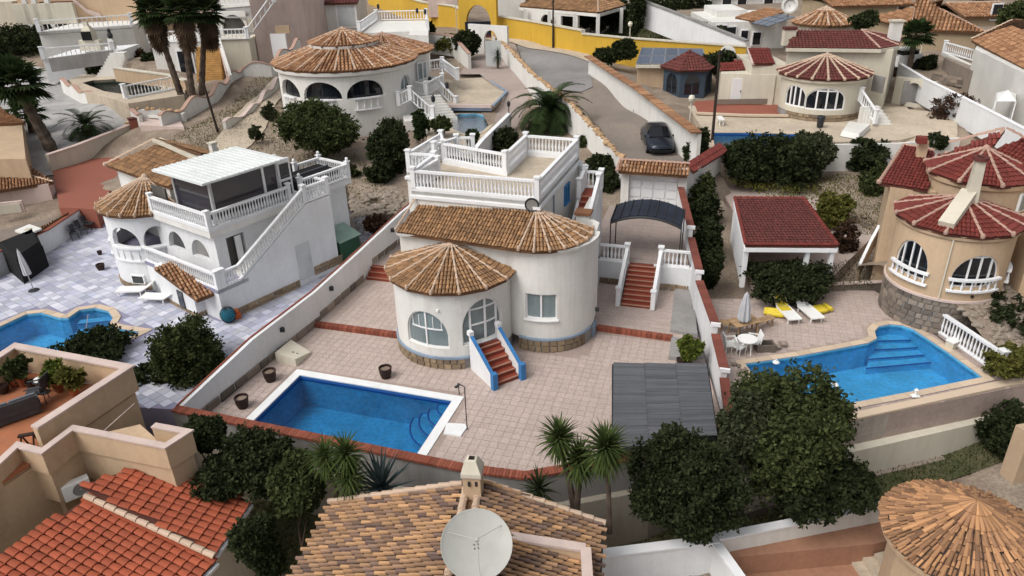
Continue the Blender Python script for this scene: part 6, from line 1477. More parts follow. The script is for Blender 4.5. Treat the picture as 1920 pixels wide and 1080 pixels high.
# --- road side walls
def rockwall(label, pts, h, m='white', capm='wood'):
    r_ = rail_wall('garden_wall', label, 'wall', pts, h,.3, m, None)
    L = [[] for _ in rk]
    for a, b in zip(pts, pts[1:]):
        n = int((b - a).length / .42)
        for i in range(n): q = a.lerp(b,(i + random.random() * .5) / n); L[i % 5].append(Matrix.Translation(q + Vector((random.uniform(-.08,.08),0,.08))) @ Matrix.Rotation(random.uniform(0,6),4, 'Z') @ Matrix.Scale(random.uniform(.35,.6),4))
    for me, ms in zip(rk, L):
        me2 = me.copy(); me2.materials.clear(); me2.materials.append(M[capm]); pieces('rock', me2, ms, r_,60)
    return r_
rockwall('white wall with a rough ochre rock coping along the left side of the dirt road',[W(925,66,5.4), W(955,92,5.2), W(1000,140,4.9), W(1070,195,4.3), W(1125,255,3.7), W(1172,302,3.4)],2.4)
rw2 = rail_wall('garden_wall', 'white wall with terracotta coping tiles along the right side of the dirt road', 'wall',[W(1106,108,5.2), W(1200,168,4.8), W(1312,252,4.3)],2.3,.25, 'white')
me = MB().box((0,0,0),(.5,.7,.1)).mesh('coping_tile', M['tileo']); a, b = W(1106,106,5.3), W(1200,166,4.9); ms = []
for a, b in ((W(1106,106,5.3), W(1200,166,4.9)),(W(1200,166,4.9), W(1312,250,4.4))):
    n = int((b - a).length / .52); d = (b - a).normalized(); s_ = Vector((-d.y, d.x,0)).normalized()
    for i in range(n): ms.append(frame_m(a.lerp(b,(i + .5) / n) - s_ * .2 + Vector((0,0,.05 + random.uniform(0,.03))), d, s_, d.cross(s_)))
pieces('coping_tile', me, ms, rw2)
t = thing('gate_arch', 'white arched garden gate left of the dirt road beside the yellow wall', 'gate', W(925,105,3.8))
aw_ = Wall([tuple(W(880,102,3.8)[:2]), tuple(W(952,108,3.8)[:2])],3.6,6.9,[(W(880,102,3.8).xy.__sub__(W(925,104,3.8).xy).length,1.7,3.7,6.4, 'arch',.6)],.3); aw_.build('arch_wall', M['white'], t)
MB().box(W(925,100,5.0),(1.5,.1,2.4)).build('gate_panel', M['door'], t)
rail_wall('garden_wall', 'curving pale green-white wall between the hedge and the yellow wall', 'wall',[W(800,62,6.2), W(850,68,6.0), W(880,102,5.0)],2.0,.3, 'dishw', 'ridgep',.4,.1)
# diagonal white wall with lamp beside oval pool
dw = rail_wall('garden_wall', 'white wall running diagonally beside the oval pool behind the middle villa', 'wall',[W(955,213,3.5), W(905,262,3.2), W(890,280,3.1)],1.2,.25, 'whitec', 'bal',.3,.06)
t = thing('wall_lamp', 'dark lamp on a post at the end of the diagonal white wall', 'lamp', W(954,212,3.5)); b = W(954,212,3.6); MB().tube([b, up(b,.5)],.04,5).build('post', M['dark'], t); MB().lathe([(.02,.45),(.12,.55),(.14,.8),(.02,.95)], b,8).build('lantern', M['dark'], t)
# --- parked car
def car(label, loc, rz, s=1.):
    t = thing('parked_car', label, 'car', loc, None, rz); X = t.matrix_world
    secs = [(-2.2,.62,.30,.78,.62),(-2.05,.80,.22,.92,.70),(-1.6,.88,.2,.98,.74),(-.9,.9,.2,1.0,.76),(.3,.9,.2,.98,.76),(1.0,.89,.2,.93,.74),(1.6,.86,.22,.84,.68),(2.05,.76,.26,.70,.58),(2.2,.60,.34,.60,.46)]
    vs = []; n = 10
    for x, w, zb, zt, wt in secs:
        pts = [(-w * .92, zb),(-w, zb + .15),(-w, zt - .18),(-wt, zt - .03),(-wt * .5, zt + .02),(wt * .5, zt + .02),(wt, zt - .03),(w, zt - .18),(w, zb + .15),(w * .92, zb)]
        vs += [X @ Vector((x * s, y * s, z * s)) for y, z in pts]
    fs = [(i * n + k, i * n + (k + 1) % n,(i + 1) * n + (k + 1) % n,(i + 1) * n + k) for i in range(len(secs) - 1) for k in range(n)] + [tuple(range(n)), tuple(range(len(vs) - 1, len(vs) - n - 1,-1))]
    body = MB().add(vs, fs).build('body', M['carp'], t, smooth=True)
    cab = [(-1.75,.66,.97,.60,.98),(-1.25,.72,.97,.56,1.36),(-.5,.74,.97,.58,1.47),(.25,.74,.97,.56,1.42),(1.05,.70,.95,.60,.97)]
    def ring_(x, wb, zb, wt, zt): return [X @ Vector((x * s, y * s, z * s)) for y, z in ((-wb, zb),(-wt, zt),(wt, zt),(wb, zb))]
    vs = []; [vs.extend(ring_(*c)) for c in cab]; fs = [(i * 4 + k, i * 4 + k + 1, i * 4 + k + 5, i * 4 + k + 4) for i in range(4) for k in range(3)] 
    MB().add(vs, fs).build('windows', M['carg'], t, smooth=False)
    rf = [(-1.2,.55,1.385),(-.5,.585,1.49),(.25,.565,1.44)]; vs = []
    for x, w, z in rf: vs += [X @ Vector((x * s, y * s,(z + dz) * s)) for y, dz in ((-w,-.04),(-w * .8,0),(w * .8,0),(w,-.04))]
    MB().add(vs,[(i * 4 + k, i * 4 + k + 1, i * 4 + k + 5, i * 4 + k + 4) for i in range(2) for k in range(3)]).build('roof', M['carp'], t)
    for y in (-.735,.735):
        for x0, x1 in ((-.42,-.36),): MB().bar(X @ Vector((x0, y,.98)), X @ Vector((x0 + .02, y * .8,1.44)),.08,.03).build('pillar', M['carp'], t)
        MB().bar(X @ Vector((1.05, y * .96,.97)), X @ Vector((.25, y * .79,1.43)),.06,.05).build('pillar', M['carp'], t)
        MB().box(X @ Vector((.75, y * 1.32,1.0)),(.16,.14,.12), rz).build('side_mirror', M['carp'], t)
        h = MB().bar(X @ Vector((2.02, y * .6,.64)), X @ Vector((1.93, y * .95,.70)),.1,.12).build('headlight', M['lens'], t)
        MB().box(X @ Vector((-2.12, y * .8,.75)),(.12,.3,.12), rz).build('tail_light', M['redp'], t)
        for x in (-1.35,1.4):
            ax = Matrix.Rotation(rz,3, 'Z') @ Matrix.Rotation(R_(90),3, 'X'); c = X @ Vector((x, y * 1.16,.33))
            w = MB().lathe([(.001,-.1),(.33,-.1),(.35,0),(.33,.1),(.001,.1)], c,16, axis=ax).build('tyre', M['tyre'], t); MB().lathe([(.001,-.115),(.2,-.11),(.22,.11),(.001,.115)], c,10, axis=ax).build('rim', M['alu'], w)
    MB().box(X @ Vector((2.2,0,.42)),(.05,.5,.12), rz).build('number_plate', M['plastic'], t); MB().box(X @ Vector((2.19,0,.57)),(.06,.9,.12), rz).build('grille', M['dark'], t); MB().box(X @ Vector((2.12,0,.3)),(.2,1.3,.14), rz).build('bumper', M['dark'], t)
    MB().bar(X @ Vector((1.25,-.55,.985)), X @ Vector((1.1,.05,1.0)),.03,.02).build('wiper', M['dark'], t)
    return t
cf, cb = W(1242,294,2.25), W(1218,244,2.5); cm = cf.lerp(cb,.42); d = cf - cb
car('dark blue-grey hatchback parked nose towards the camera on the dirt road', Vector((cm.x, cm.y, ground_z(cm.x, cm.y) + .1)), math.atan2(d.y, d.x),1.06)
# --- poles and lamps
def pole(label, px, py, h, z, lean=(0,0), m='pole', r=.11, cat='pole', name='utility_pole'):
    b = W(px, py, z); t = thing(name, label, cat, b); MB().tube([b - Vector((0,0,.3)), b + Vector((lean[0], lean[1], h))],[r, r * .75],8).build('shaft', M[m], t); MB().box(b + Vector((lean[0], lean[1], h - .25)),(.3,.1,.1)).build('insulator_bar', M['dark'], t); return t
pole('dark wooden utility pole standing against the yellow wall',1037,86,4.6,4.6); pole('tall dark pole in front of the low pool terrace of the red-roofed white house',1335,268,6.3,2.4,(-.1,-.1)); pole('leaning dark pole behind the left villa',414,264,5.2,2.0,(-.5,0))
def lampost(label, px, py, h, z, grp=None):
    b = W(px, py, z); t = thing('lamp_post', label, 'lamp', b, grp); MB().tube([b, up(b, h)],.05,6).build('post', M['cream'], t); MB().lathe([(.001, h - .05),(.17, h),(.24, h + .2),(.17, h + .4),(.001, h + .45)], b,10).build('globe', M['lamp'], t)
lampost('globe street lamp in front of the yellow wall beside the solar panels',1179,108,3.0,4.0); lampost('globe lamp beside the arched gate in the yellow wall',857,60,4.0,5.0); lampost('globe lamp on the terracotta coping near the dark pole',1293,232,1.6,3.4); lampost('globe lamp at the corner by the big fan palm top right',1722,118,2.6,3.6)

# --- yellow wall with arched gate
t = thing('yellow_wall', 'long mustard yellow boundary wall with pale coping across the top of the view', 'wall', W(1000,85,4.8))
yp = [W(650,-22,8.2), W(712,0,8.0), W(868,32,7.6)]
def ywall(pts, h, cap=.12):
    mb = MB().strip([p - Vector((0,0, h / 2)) for p in pts],.4, h); mb.build('wall_body', M['yellow'], t); MB().strip([p + Vector((0,0,.06)) for p in pts],.6,.12).build('coping', M['cream'], t)
ywall([W(690,-25,7.6), W(795,5,7.4), W(852,12,7.2), W(868,20,7.2)],3.6); ywall([W(928,30,7.0), W(1000,41,6.7), W(1093,58,6.4), W(1094,64,6.1), W(1175,72,6.0), W(1400,88,5.6)],3.4)
g0, g1 = W(862,66,5.), W(932,70,5.); L_ = (g1 - g0).length
gw = Wall([tuple(g0[:2]), tuple(g1[:2])],4.6,9.6,[(L_ * .52, L_ * .66,4.7,8.3, 'arch',.45)],.4); gw.build('gate_arch', M['yellow'], t)
ga = gw.at(L_ * .52,-.2)[0]; MB().box((ga.x, ga.y,5.7),(L_ * .66,.12,1.7)).build('gate_leaf', M['navy'], t); MB().box((ga.x, ga.y,4.95),(L_ * .66,.14,.2)).build('gate_sill', M['tilewine2'], t)
# white pavilion behind the yellow wall
t = thing('pavilion', 'white open pavilion with a dark brown tiled roof behind the yellow wall', 'pavilion', W(1080,45,6))
zr = 7.7; e = [W(975,12, zr), W(1122,24, zr), W(1172,10, zr), W(1120,-25, zr + 1.5), W(1000,-25, zr + 1.5)]
roof_plane(t,[e[0], e[1], e[3], e[4]], 'tile', w=.3, l=.45); roof_plane(t,[e[1], e[2], e[3]], 'tile', w=.3, l=.45); ridge_run(t, e[1], e[3], 'ridge',.12)
for a, b in ((0,1),(1,2)): MB().vbar(e[a] - Vector((0,0,.25)), e[b] - Vector((0,0,.25)),.25,.3).build('eave_beam', M['white'], t)
for px, py in ((1122,24),(1166,12),(985,13),(1030,17),(1078,21)): q = W(px, py + 2, zr); MB().box((q.x, q.y + .2,6.3),(.35,.35,2.6)).build('post', M['white'], t)
pw = Wall([tuple((W(985,15, zr) + Vector((0,1,0)))[:2]), tuple((W(1085,23, zr) + Vector((0,1,0)))[:2])],5,7.5,[(3.2,1.8,5.6,7.1, 'arch'),(6.4,2.2,5.4,7.1, 'rect')],.3); pw.build('wall', M['white'], t)
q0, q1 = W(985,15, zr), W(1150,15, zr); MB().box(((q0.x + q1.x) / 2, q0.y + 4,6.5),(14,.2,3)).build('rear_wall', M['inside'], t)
t = thing('parapet_house', 'white building with pink edge beyond the yellow wall near the gate', 'house', W(950,10,8)); front(t, 'wall',930,985,-10,30,92,8, 'white'); front(t, 'pink_wall',800,856,-30,8,99,6, 'pinkcap')
# grey-white sloping wall top centre-right
rail_wall('garden_wall', 'long grey-white wall with a dark coping sloping down behind the cypress', 'wall',[W(1200,0,8.6), W(1275,28,7.4), W(1400,78,5.9)],2.6,.3, 'whitec', 'grey',.5,.15)
patch('back_lawn', WP([(1120,60),(1180,5),(1290,40),(1380,85),(1200,66)],5.5), 'grass',.3, step=1.5)

# --- solar roof hut and blue-grey gazebo
t = thing('solar_hut', 'small tan building with a tilted roof of solar panels before the yellow wall', 'building', W(1250,150,3.4))
c = [W(1192,121,5.2), W(1328,121,5.2), W(1318,92,5.8), W(1203,90,5.8)]
MB().prism([tuple(p[:2]) for p in (c[0] + Vector((.2,.3,0)), c[1] + Vector((-.2,.3,0)), c[2], c[3])],2.5,5.05).build('hut_wall', M['peach2'], t); MB().vbar(c[0] - Vector((0,0,.15)), c[1] - Vector((0,0,.15)),.3,.25).build('fascia', M['cream'], t)
MB().add([p - Vector((0,0,.05)) for p in c] + [p - Vector((0,0,.15)) for p in c],[(0,1,2,3),(7,6,5,4),(0,4,5,1),(1,5,6,2),(2,6,7,3),(3,7,4,0)]).build('roof', M['grey'], t)
for i in range(5):
    for j in range(2):
        f = lambda a, b: c[0].lerp(c[1], a).lerp(c[3].lerp(c[2], a), b); q = [f((i + .03) / 5,(j + .03) / 2), f((i + .97) / 5,(j + .03) / 2), f((i + .97) / 5,(j + .97) / 2), f((i + .03) / 5,(j + .97) / 2)]; u_ = Vector((0,0,.04))
        pn = MB().add([p + u_ for p in q] + [p for p in q],[(0,1,2,3),(0,4,5,1),(1,5,6,2),(2,6,7,3),(3,7,4,0)]).build('solar_panel', M['solar'], t)
        fr = MB(); [fr.bar(q[k] + u_, q[(k + 1) % 4] + u_,.06,.05) for k in range(4)]; fr.build('panel_frame', M['alu'], pn)
t = thing('gazebo', 'hexagonal blue-grey gazebo with a dark red roof beside the red terrace', 'gazebo', W(1287,190,2.65))
gc = W(1287,178,2.65); gr = 2.1
cone_roof(t,(gc.x, gc.y), gr + .3,5.1,6.3,0,360,6, 'tilewine2', 'tilewine2', 'underd', w=.25, l=.35, rr=.07, ball=False)
hx = [cp((gc.x, gc.y), gr,60 * k) for k in range(7)][::1]
for k in range(6):
    a, b = hx[k], hx[k + 1]; w_ = Wall([a, b],2.6,5.0,[(gr / 2,1.3,3.0,4.75, 'arch',.5)],.12)
    w_.build('wall_panel', M['bluegrey2'] if 'bluegrey2' in M else mat('slate_blue_paint',(.045,.065,.09),.7,.1), t); w_.window((gr / 2,1.3,3.0,4.75, 'arch',.5), t,(0,),(), fm=MATS['slate_blue_paint'], depth=.06)
# --- white house with dark red roofs
HH = thing('villa', 'cream-white house with dark red roofs and a round bay at upper right', 'house', W(1550,215,2.7))
ze = 5.75; cx, cy, r = circ3([(1464,137),(1548,150),(1635,135)], ze); c = (cx, cy); rw_ = r - .35
hb = lambda px, py, z: math.degrees(math.atan2(W(px, py, z).y - cy, W(px, py, z).x - cx)) % 360
wp_ = [cp(c, rw_, a) for a in range(165,376,5)]; wA = lambda a: (a - 165) * R_(1) * rw_
b1, b2, b3 = hb(1486,180,4.3), hb(1549,186,4.3), hb(1606,178,4.3)
ops = [(wA(b1),1.9,3.5,5.1, 'arch',.5),(wA(b2),2.9,3.45,5.1, 'arch',.45),(wA(b3),1.0,4.0,5.1, 'arch',.4)]
wl = Wall(wp_,3.1, ze - .1, ops,.25); wl.build('bay_wall', M['cream'], HH)
wl.window(ops[0], HH,(-.45,0,.5),(), bar=.1); wl.window(ops[1], HH,(-.45,.05,.55),((-.45,.55,.85),), bar=.1); wl.window(ops[2], HH,(0,),(), bar=.08)
MB().sweep([cp(c, rw_ - .04, a) for a in range(165,376,5)],[(-.3,2),(.0,2),(.0,3.12),(-.3,3.12)]).build('plinth', M['grey'], HH); stones(HH,[cp(c, rw_ - .02, a) for a in range(200,360,5)],2.6,3.1,.28,.35,.7, 'stone',.06)
MB().sweep([cp(c, rw_, a) for a in range(165,376,5)],[(0, ze - .4),(.22, ze - .3),(.26, ze - .1),(0, ze - .1)]).build('cornice', M['cream'], HH)
cone_roof(HH, c, r, ze, ze + 1.25,160,385,12, 'tilewine2', 'ridge', 'underd', w=.25, l=.38, rr=.09)
zm = 7.3
mt = [(1478,91),(1676,89),(1660,62),(1490,62)]
e = [W(1474,90, zm), W(1650,92, zm), W(1615,57, zm + .9), W(1490,57, zm + .9)]
MB().prism([tuple(p[:2]) for p in (e[0] + Vector((.2,.2,0)), W(1676,91, zm), W(1690,60, zm), e[3])],2.5, zm - .1).build('main_wall', M['cream'], HH)
roof_plane(HH,[e[0], e[1], e[2], e[3]], 'tilewine2', 'underd', w=.25, l=.38)
e5 = W(1684,86, zm); e6 = W(1690,72, zm); roof_plane(HH,[e[1], e5, e[2]], 'tilewine2', 'underd', w=.25, l=.38); roof_plane(HH,[e5, e6, e[2]], 'tilewine2', 'underd', w=.25, l=.38)
for q in (e[1], e5, e6): ridge_run(HH, q, e[2], 'ridgep',.1)
MB().strip([e[0] - Vector((0,0,.12)), e[1] - Vector((0,0,.12)), e5 - Vector((0,0,.12))],.3,.25).build('cornice', M['cream'], HH)
b = W(1674,80,7.3); ch = MB().box(up(b,.7),(.8,.6,1.8)).build('chimney', M['white'], HH); MB().box(up(b,1.65),(1.0,.8,.12)).build('chimney_cap', M['cream'], ch)
b = W(1478,75,7.6); ch = MB().box(up(b,.2),(.9,.6,1.2)).build('chimney', M['cream'], HH); MB().box(up(b,.9),(1.0,.7,.2)).build('chimney_cap', M['tilewine2'], ch)
ax0, ax1 = W(1347,192,2.65), W(1448,196,2.65)
MB().prism([tuple(p[:2]) for p in (ax0, ax1, ax1 + Vector((.6,4,0)), ax0 + Vector((1.,4.5,0)))],2.5,5.0).build('annex_wall', M['cream'], HH)
MB().prism([tuple(p[:2]) for p in (W(1402,194,2.65), W(1472,196,2.65), W(1472,196,2.65) + Vector((0,5,0)), W(1402,194,2.65) + Vector((0,5,0)))],2.5,5.8).build('annex_wall', M['cream'], HH)
q = [W(1350,133,5.05), W(1405,131,5.05), W(1400,113,5.6), W(1352,118,5.5)]; roof_plane(HH, q, 'tilewine', 'underd', w=.25, l=.38)
q = [W(1412,120,5.85), W(1452,120,5.85), W(1443,90,6.5), W(1403,90,6.5)]; roof_plane(HH, q, 'tilewine', 'underd', w=.25, l=.38); MB().vbar(q[0], q[3],.25,.15).build('verge', M['pinkcap'], HH)
dr = MB().box(up(ax0.lerp(ax1,.32),1.0) - Vector((0,.05,0)),(.95,.12,2.0)).build('white_door', M['frame'], HH); MB().box(up(ax0.lerp(ax1,.38),1.0) - Vector((0,.13,0)),(.08,.06,.1)).build('handle', M['dark'], dr)
wn = MB().box(W(1421,150,4.4) - Vector((0,.1,0)),(.85,.1,1.2)).build('annex_window', M['frame'], HH); MB().box(W(1421,150,4.4) - Vector((0,.17,0)),(.65,.06,1.0)).build('pane', M['glass'], wn)
wn = MB().box(W(1648,157,4.9) + Vector((-.1,-.1,0)),(.1,1.2,1.2),.25).build('side_window', M['grey'], HH)
MB().box(W(1396,190,2.9) - Vector((0,.05,0)),(4.6,.1,.4),-.05).build('plinth_strip', M['stoneg'], HH)
t = thing('white_stair', 'short white stair with balustrade at the right foot of the round bay', 'stairs', W(1632,225,2.7))
balustrade(t,[W(1612,190,4.0), W(1640,232,2.8)],.9,.25,.25); 
for k in range(6): q = W(1622,200,3.8).lerp(W(1645,232,2.7), k / 5); MB().box((q.x + .4, q.y, q.z / 2 + 1.1),(1.3,.5, q.z - 2.2)).build('stair_step', M['white'], t)
t = thing('satellite_dish', 'round white satellite dish left of the red-roofed white house', 'satellite dish', W(1364,118,4.2)); dcc = W(1364,101,5.2); ax = (CAMP - dcc).normalized().to_track_quat('Z', 'Y').to_matrix(); MB().lathe([(.001,0),(.4,.05),(.72,.16),(.74,.14),(.4,-.01),(.001,-.05)], dcc,24, axis=ax).build('dish_bowl', M['dishw'], t, smooth=True); MB().tube([dcc, dcc - Vector((0,-.3,1.6))],.06,6).build('mast', M['grey'], t); MB().tube([dcc - Vector((0,0,.6)), dcc + ax @ Vector((0,0,.6))],.02,5).build('feed_arm', M['grey'], t)
# long narrow pool in front of the red terrace + coping + furniture
pool('swimming_pool', 'dark blue strip of pool in front of the cream terrace at upper right', WP([(1335,249),(1395,249),(1500,252),(1500,275),(1340,275)],2.6),2.6, 'copingc',.2,1.2, 'poolblue', WATERD,.15, cov=.03)
t = thing('terrace_edge', 'pale edging along the front of the red terrace at upper right', 'edging', W(1400,217,2.7)); MB().strip([W(1305,212,2.75), W(1395,216,2.75), W(1478,217,2.75)],.35,.14).build('edging_strip', M['copingc'], t)
t = thing('patio_table', 'ochre wooden table with dark chair beside the annex door', 'table', W(1437,188,2.7)); b = W(1437,190,2.65); MB().box(up(b,.75),(1.1,.7,.06)).build('table_top', M['woody'], t)
for x in (-.45,.45): MB().box(up(b,.37) + Vector((x,-.25,0)),(.07,.07,.75)).build('leg', M['woody'], t); MB().box(up(b,.37) + Vector((x,.25,0)),(.07,.07,.75)).build('leg', M['woody'], t)
t = thing('barbecue', 'round black kettle barbecue beside the annex window', 'barbecue', W(1421,188,2.7)); b = W(1421,188,2.65); MB().lathe([(.001,.6),(.35,.75),(.42,.95),(.35,1.15),(.001,1.25)], b,12).build('kettle', M['black'], t)
for k in range(3): MB().tube([b + Vector((.3 * math.cos(k * 2.1),.3 * math.sin(k * 2.1),0)), b + Vector((.15 * math.cos(k * 2.1),.15 * math.sin(k * 2.1),.7))],.03,5).build('leg', M['dark'], t)
t = thing('step_ladder', 'grey step ladder leaning on the annex wall', 'ladder', W(1406,190,2.7)); b = W(1406,190,2.65)
for x in (-.2,.2): MB().tube([b + Vector((x * 1.4,-.3,0)), b + Vector((x,0,1.5))],.025,5).build('stile', M['alu'], t)
for k in range(4): MB().box(b + Vector((0,-.25 + k * .07,.3 + k * .33)),(.45,.1,.03)).build('rung', M['alu'], t)
t = thing('white_bin', 'small dark bin at the foot of the round bay', 'bin', W(1537,240,2.7)); b = W(1537,238,2.65); MB().lathe([(.22,0),(.28,.7)], b,10).build('bin_body', M['dark'], t); MB().lathe([(.30,.7),(.26,.82),(.001,.86)], b,10).build('bin_lid', M['dark'], t)
t = thing('cover_sheet', 'crumpled pale sheet lying in front of the white stair', 'sheet', W(1600,245,2.7)); q = P3([(1575,255),(1610,262),(1632,242),(1590,235)],2.65); MB().add(q + [up(p,.35) * .9 + up(q[0].lerp(q[2],.5),.45) * .1 for p in q],[(4,5,6,7),(0,1,5,4),(1,2,6,5),(2,3,7,6),(3,0,4,7)]).build('sheet_cloth', M['dishw'], t)
bench('white bench on the cream terrace right of the tall dark pole', W(1350,232,2.65), R_(85), 'plastic',1.3)
# garden walls upper right
rail_wall('garden_wall', 'grey garden wall running diagonally down to the right edge of the view', 'wall',[W(1688,120,4.9), W(1735,148,4.8), W(1850,205,4.5), W(1960,262,4.2)],1.9,.25, 'whitec', 'bal',.3,.06)
t = thing('arched_wall', 'cream wall with an arched niche right of the red-roofed white house', 'wall', W(1710,195,2.8)); a, b = W(1672,188,2.8), W(1745,200,2.8); L_ = (b - a).length; w_ = Wall([tuple(a[:2]), tuple(b[:2])],2.5,4.7,[(L_ * .5,1.3,2.8,4.4, 'arch',.5)],.3); w_.build('wall_body', M['cream'], t); MB().box(((a.x + b.x) / 2,(a.y + b.y) / 2 + .35,3.6),(1.4,.08,1.8)).build('niche_back', M['grey'], t)
rail_wall('garden_wall', 'white wall behind the rounded hedges between the two right gardens', 'wall',[W(1365,276,3.1), W(1500,272,3.1), W(1600,270,3.1), W(1690,268,3.1), W(1800,258,3.2)],2.4,.2, 'white')
rw3 = rail_wall('garden_wall', 'white wall with a wine-red sloping tile coping right of the garage', 'wall',[W(1288,318,3.3), W(1308,312,3.3), W(1352,275,3.3)],1.8,.25, 'white', None)
roof_plane(rw3,[W(1300,322,3.2), W(1362,283,3.2), W(1350,268,3.6), W(1288,308,3.6)], 'tilewine', 'underd', w=.25, l=.35)
# patio area behind the white wall (pink tiles)
patch('sandy_yard', WP([(1640,240),(1690,200),(1790,215),(1800,262),(1640,262)],2.8), 'beigep',.1, step=1.)
# ================================================================ upper left and far houses
random.seed(67)
def simple_house(label, wpoly, zt, zb, m='cream', name='house', roof=None, rm='tileo', wins=(), um='under', ridge='ridge', tw=.3):
    "wpoly: roof-line outline seen in the photo at height zt; roof: list of planes [(px,py,z)...]"
    c = W(*wpoly[0], zt); t = thing(name, label, 'house',(c.x, c.y, zb)); tblk(t, 'wall', wpoly, zt, zb, m)
    for pl in (roof or ()): roof_plane(t,[W(*q) for q in pl], rm, um, w=tw, l=tw * 1.5); ridge and ridge_run(t, W(*pl[0]), W(*pl[-1]), ridge,.1)
    for (a, b, wz, ww, wh, *mm) in wins:
        q = W(a, b, wz); f = MB().box(q - Vector((0,.06,0)),(ww,.12, wh)).build('window', M[mm[1]] if len(mm) > 1 else M['frame'], t); MB().box(q - Vector((0,.14,0)),(ww * .8,.06, wh * .82)).build('pane', M[mm[0] if mm else 'glass'], f)
    return t
# -- left edge house and its tiled roofs
t = thing('house', 'peach house with a tiled verge cut by the left edge of the view', 'house', W(40,400,0))
tblk(t, 'wall',[(-120,300),(48,298),(40,222),(-120,205)],3.6,-.5, 'peach2'); roof_plane(t,[W(-100,235,3.9), W(48,232,3.7), W(-10,196,4.3), W(-120,190,4.3)], 'tileo', w=.2, l=.3)
MB().strip(P3([(-110,228),(46,226)],3.62),.2,.16).build('coping', M['pinkcap'], t)
tblk(t, 'lower_wall',[(-120,365),(90,345),(98,338),(-60,300)],2.1,-.6, 'pinkcap'); roof_plane(t,[W(-60,368,2.1), W(100,342,2.1), W(38,300,2.6), W(-100,300,2.7)], 'tileo', w=.18, l=.28); ridge_run(t, W(100,342,2.12), W(-20,310,2.6), 'ridge',.07)
f = MB().box(W(18,390,1.3),(1.6,.2,.8),.3).build('window', M['pinkcap'], t); MB().box(W(18,391,1.28),(1.3,.2,.6),.3).build('shutter', M['cream'], f)
# lower-left red/orange tile ledge with white slab
t = thing('tiled_ledge', 'orange tiled ledge roof between the left edge house and the lilac patio', 'roof', W(60,430,.3))
roof_plane(t,[W(-60,500,.95), W(85,425,1.15), W(128,398,1.4), W(-60,440,1.5)], 'tileo', w=.2, l=.3); MB().prism(WP([(-60,500),(85,428),(125,402),(-60,442)],.9),-.6,.85).build('ledge_base', M['stoneg'], t)
t = thing('white_slab', 'small white slab lying on the orange tiled ledge', 'slab', W(52,430,1.4)); MB().prism(WP([(27,432),(50,440),(78,428),(55,420)],1.5),1.4,1.5).build('slab_body', M['white'], t); MB().box(W(52,430,1.52),(.3,.3,.05)).build('slab_lid', M['cream'], t)
# brick-red terrace
slab('red_ramp',[tuple(W(*q)[:2]) for q in ((95,300,1.3),(250,245,1.5),(300,270,1.3),(230,330,1.2),(180,395,1.2),(112,392,1.2))],1.3, 'redpave', depth=1.4)
rail_wall('garden_wall', 'pink-coped wall between the white gravel garden and the red terrace', 'wall',[W(88,292,2.4), W(140,275,2.5), W(246,234,2.7)],1.5,.3, 'cream', 'pinkcap',.4,.1)
t = thing('gate_pillar', 'brick-red gate pillar at the end of the pink-coped wall', 'pillar', W(262,262,1.6)); b = W(262,262,1.5); MB().box(up(b,.8),(.9,.5,1.8),.6).build('pillar_body', M['redpave'], t); MB().box(up(b,1.75),(1.0,.6,.12),.6).build('pillar_cap', M['tilewine2'], t)
MB().box(b + Vector((-.7,.1,.7)),(.4,.4,1.5),.6).build('side_pier', M['peach2'], t)
# wavy white wall of the gravel garden
def wavy(label, px, z, h, amp=.18, m='white', cap='ridgep', n=40):
    P = [W(a, b, zz) for (a, b), zz in zip(px, z)]; out = []; L = 0
    for a, b in zip(P, P[1:]):
        k = max(2, int((b - a).length / .35))
        for i in range(k): q = a.lerp(b, i / k); L += (b - a).length / k; out.append(q + Vector((0,0, amp * math.sin(L * 1.7))))
    out.append(P[-1]); t = thing('wavy_wall', label, 'wall', P[0] - Vector((0,0, h)))
    MB().strip([p - Vector((0,0, h / 2)) for p in out],.25, h).build('wall_body', M[m], t); MB().strip([p + Vector((0,0,.04)) for p in out],.36,.09).build('coping', M[cap], t); return t
wavy('wavy-topped white wall behind the two palms of the white gravel garden',[(115,150),(150,170),(200,185),(262,215)],[4.3,4.2,4.0,3.6],1.9)
wavy('wavy white wall with pink coping climbing from the leaning pole to the round house',[(300,222),(345,198),(400,170),(450,128),(505,118),(560,75)],[3.6,3.9,4.3,4.9,5.2,6.4],1.9,.3)
wavy('lower wavy white wall left of the round house garden',[(420,232),(470,205),(520,150),(528,150)],[3.2,3.4,4.2,4.2],1.3,.2, 'white', 'pinkcap')
rockwall('short rubble-topped wall in front of the three tall palms',[W(258,205,3.8), W(300,206,3.6), W(345,212,3.5)],1.3)
t = thing('garden_trough', 'pink walled trough bed in front of the rubble-topped wall', 'bed', W(300,225,2.6)); tblk(t, 'trough_wall',[(262,235),(345,238),(330,212),(262,210)],3.0,1.5, 'pinkcap'); MB().strip(P3([(262,216),(332,222)],3.2),.3,.2).build('coping', M['white'], t)
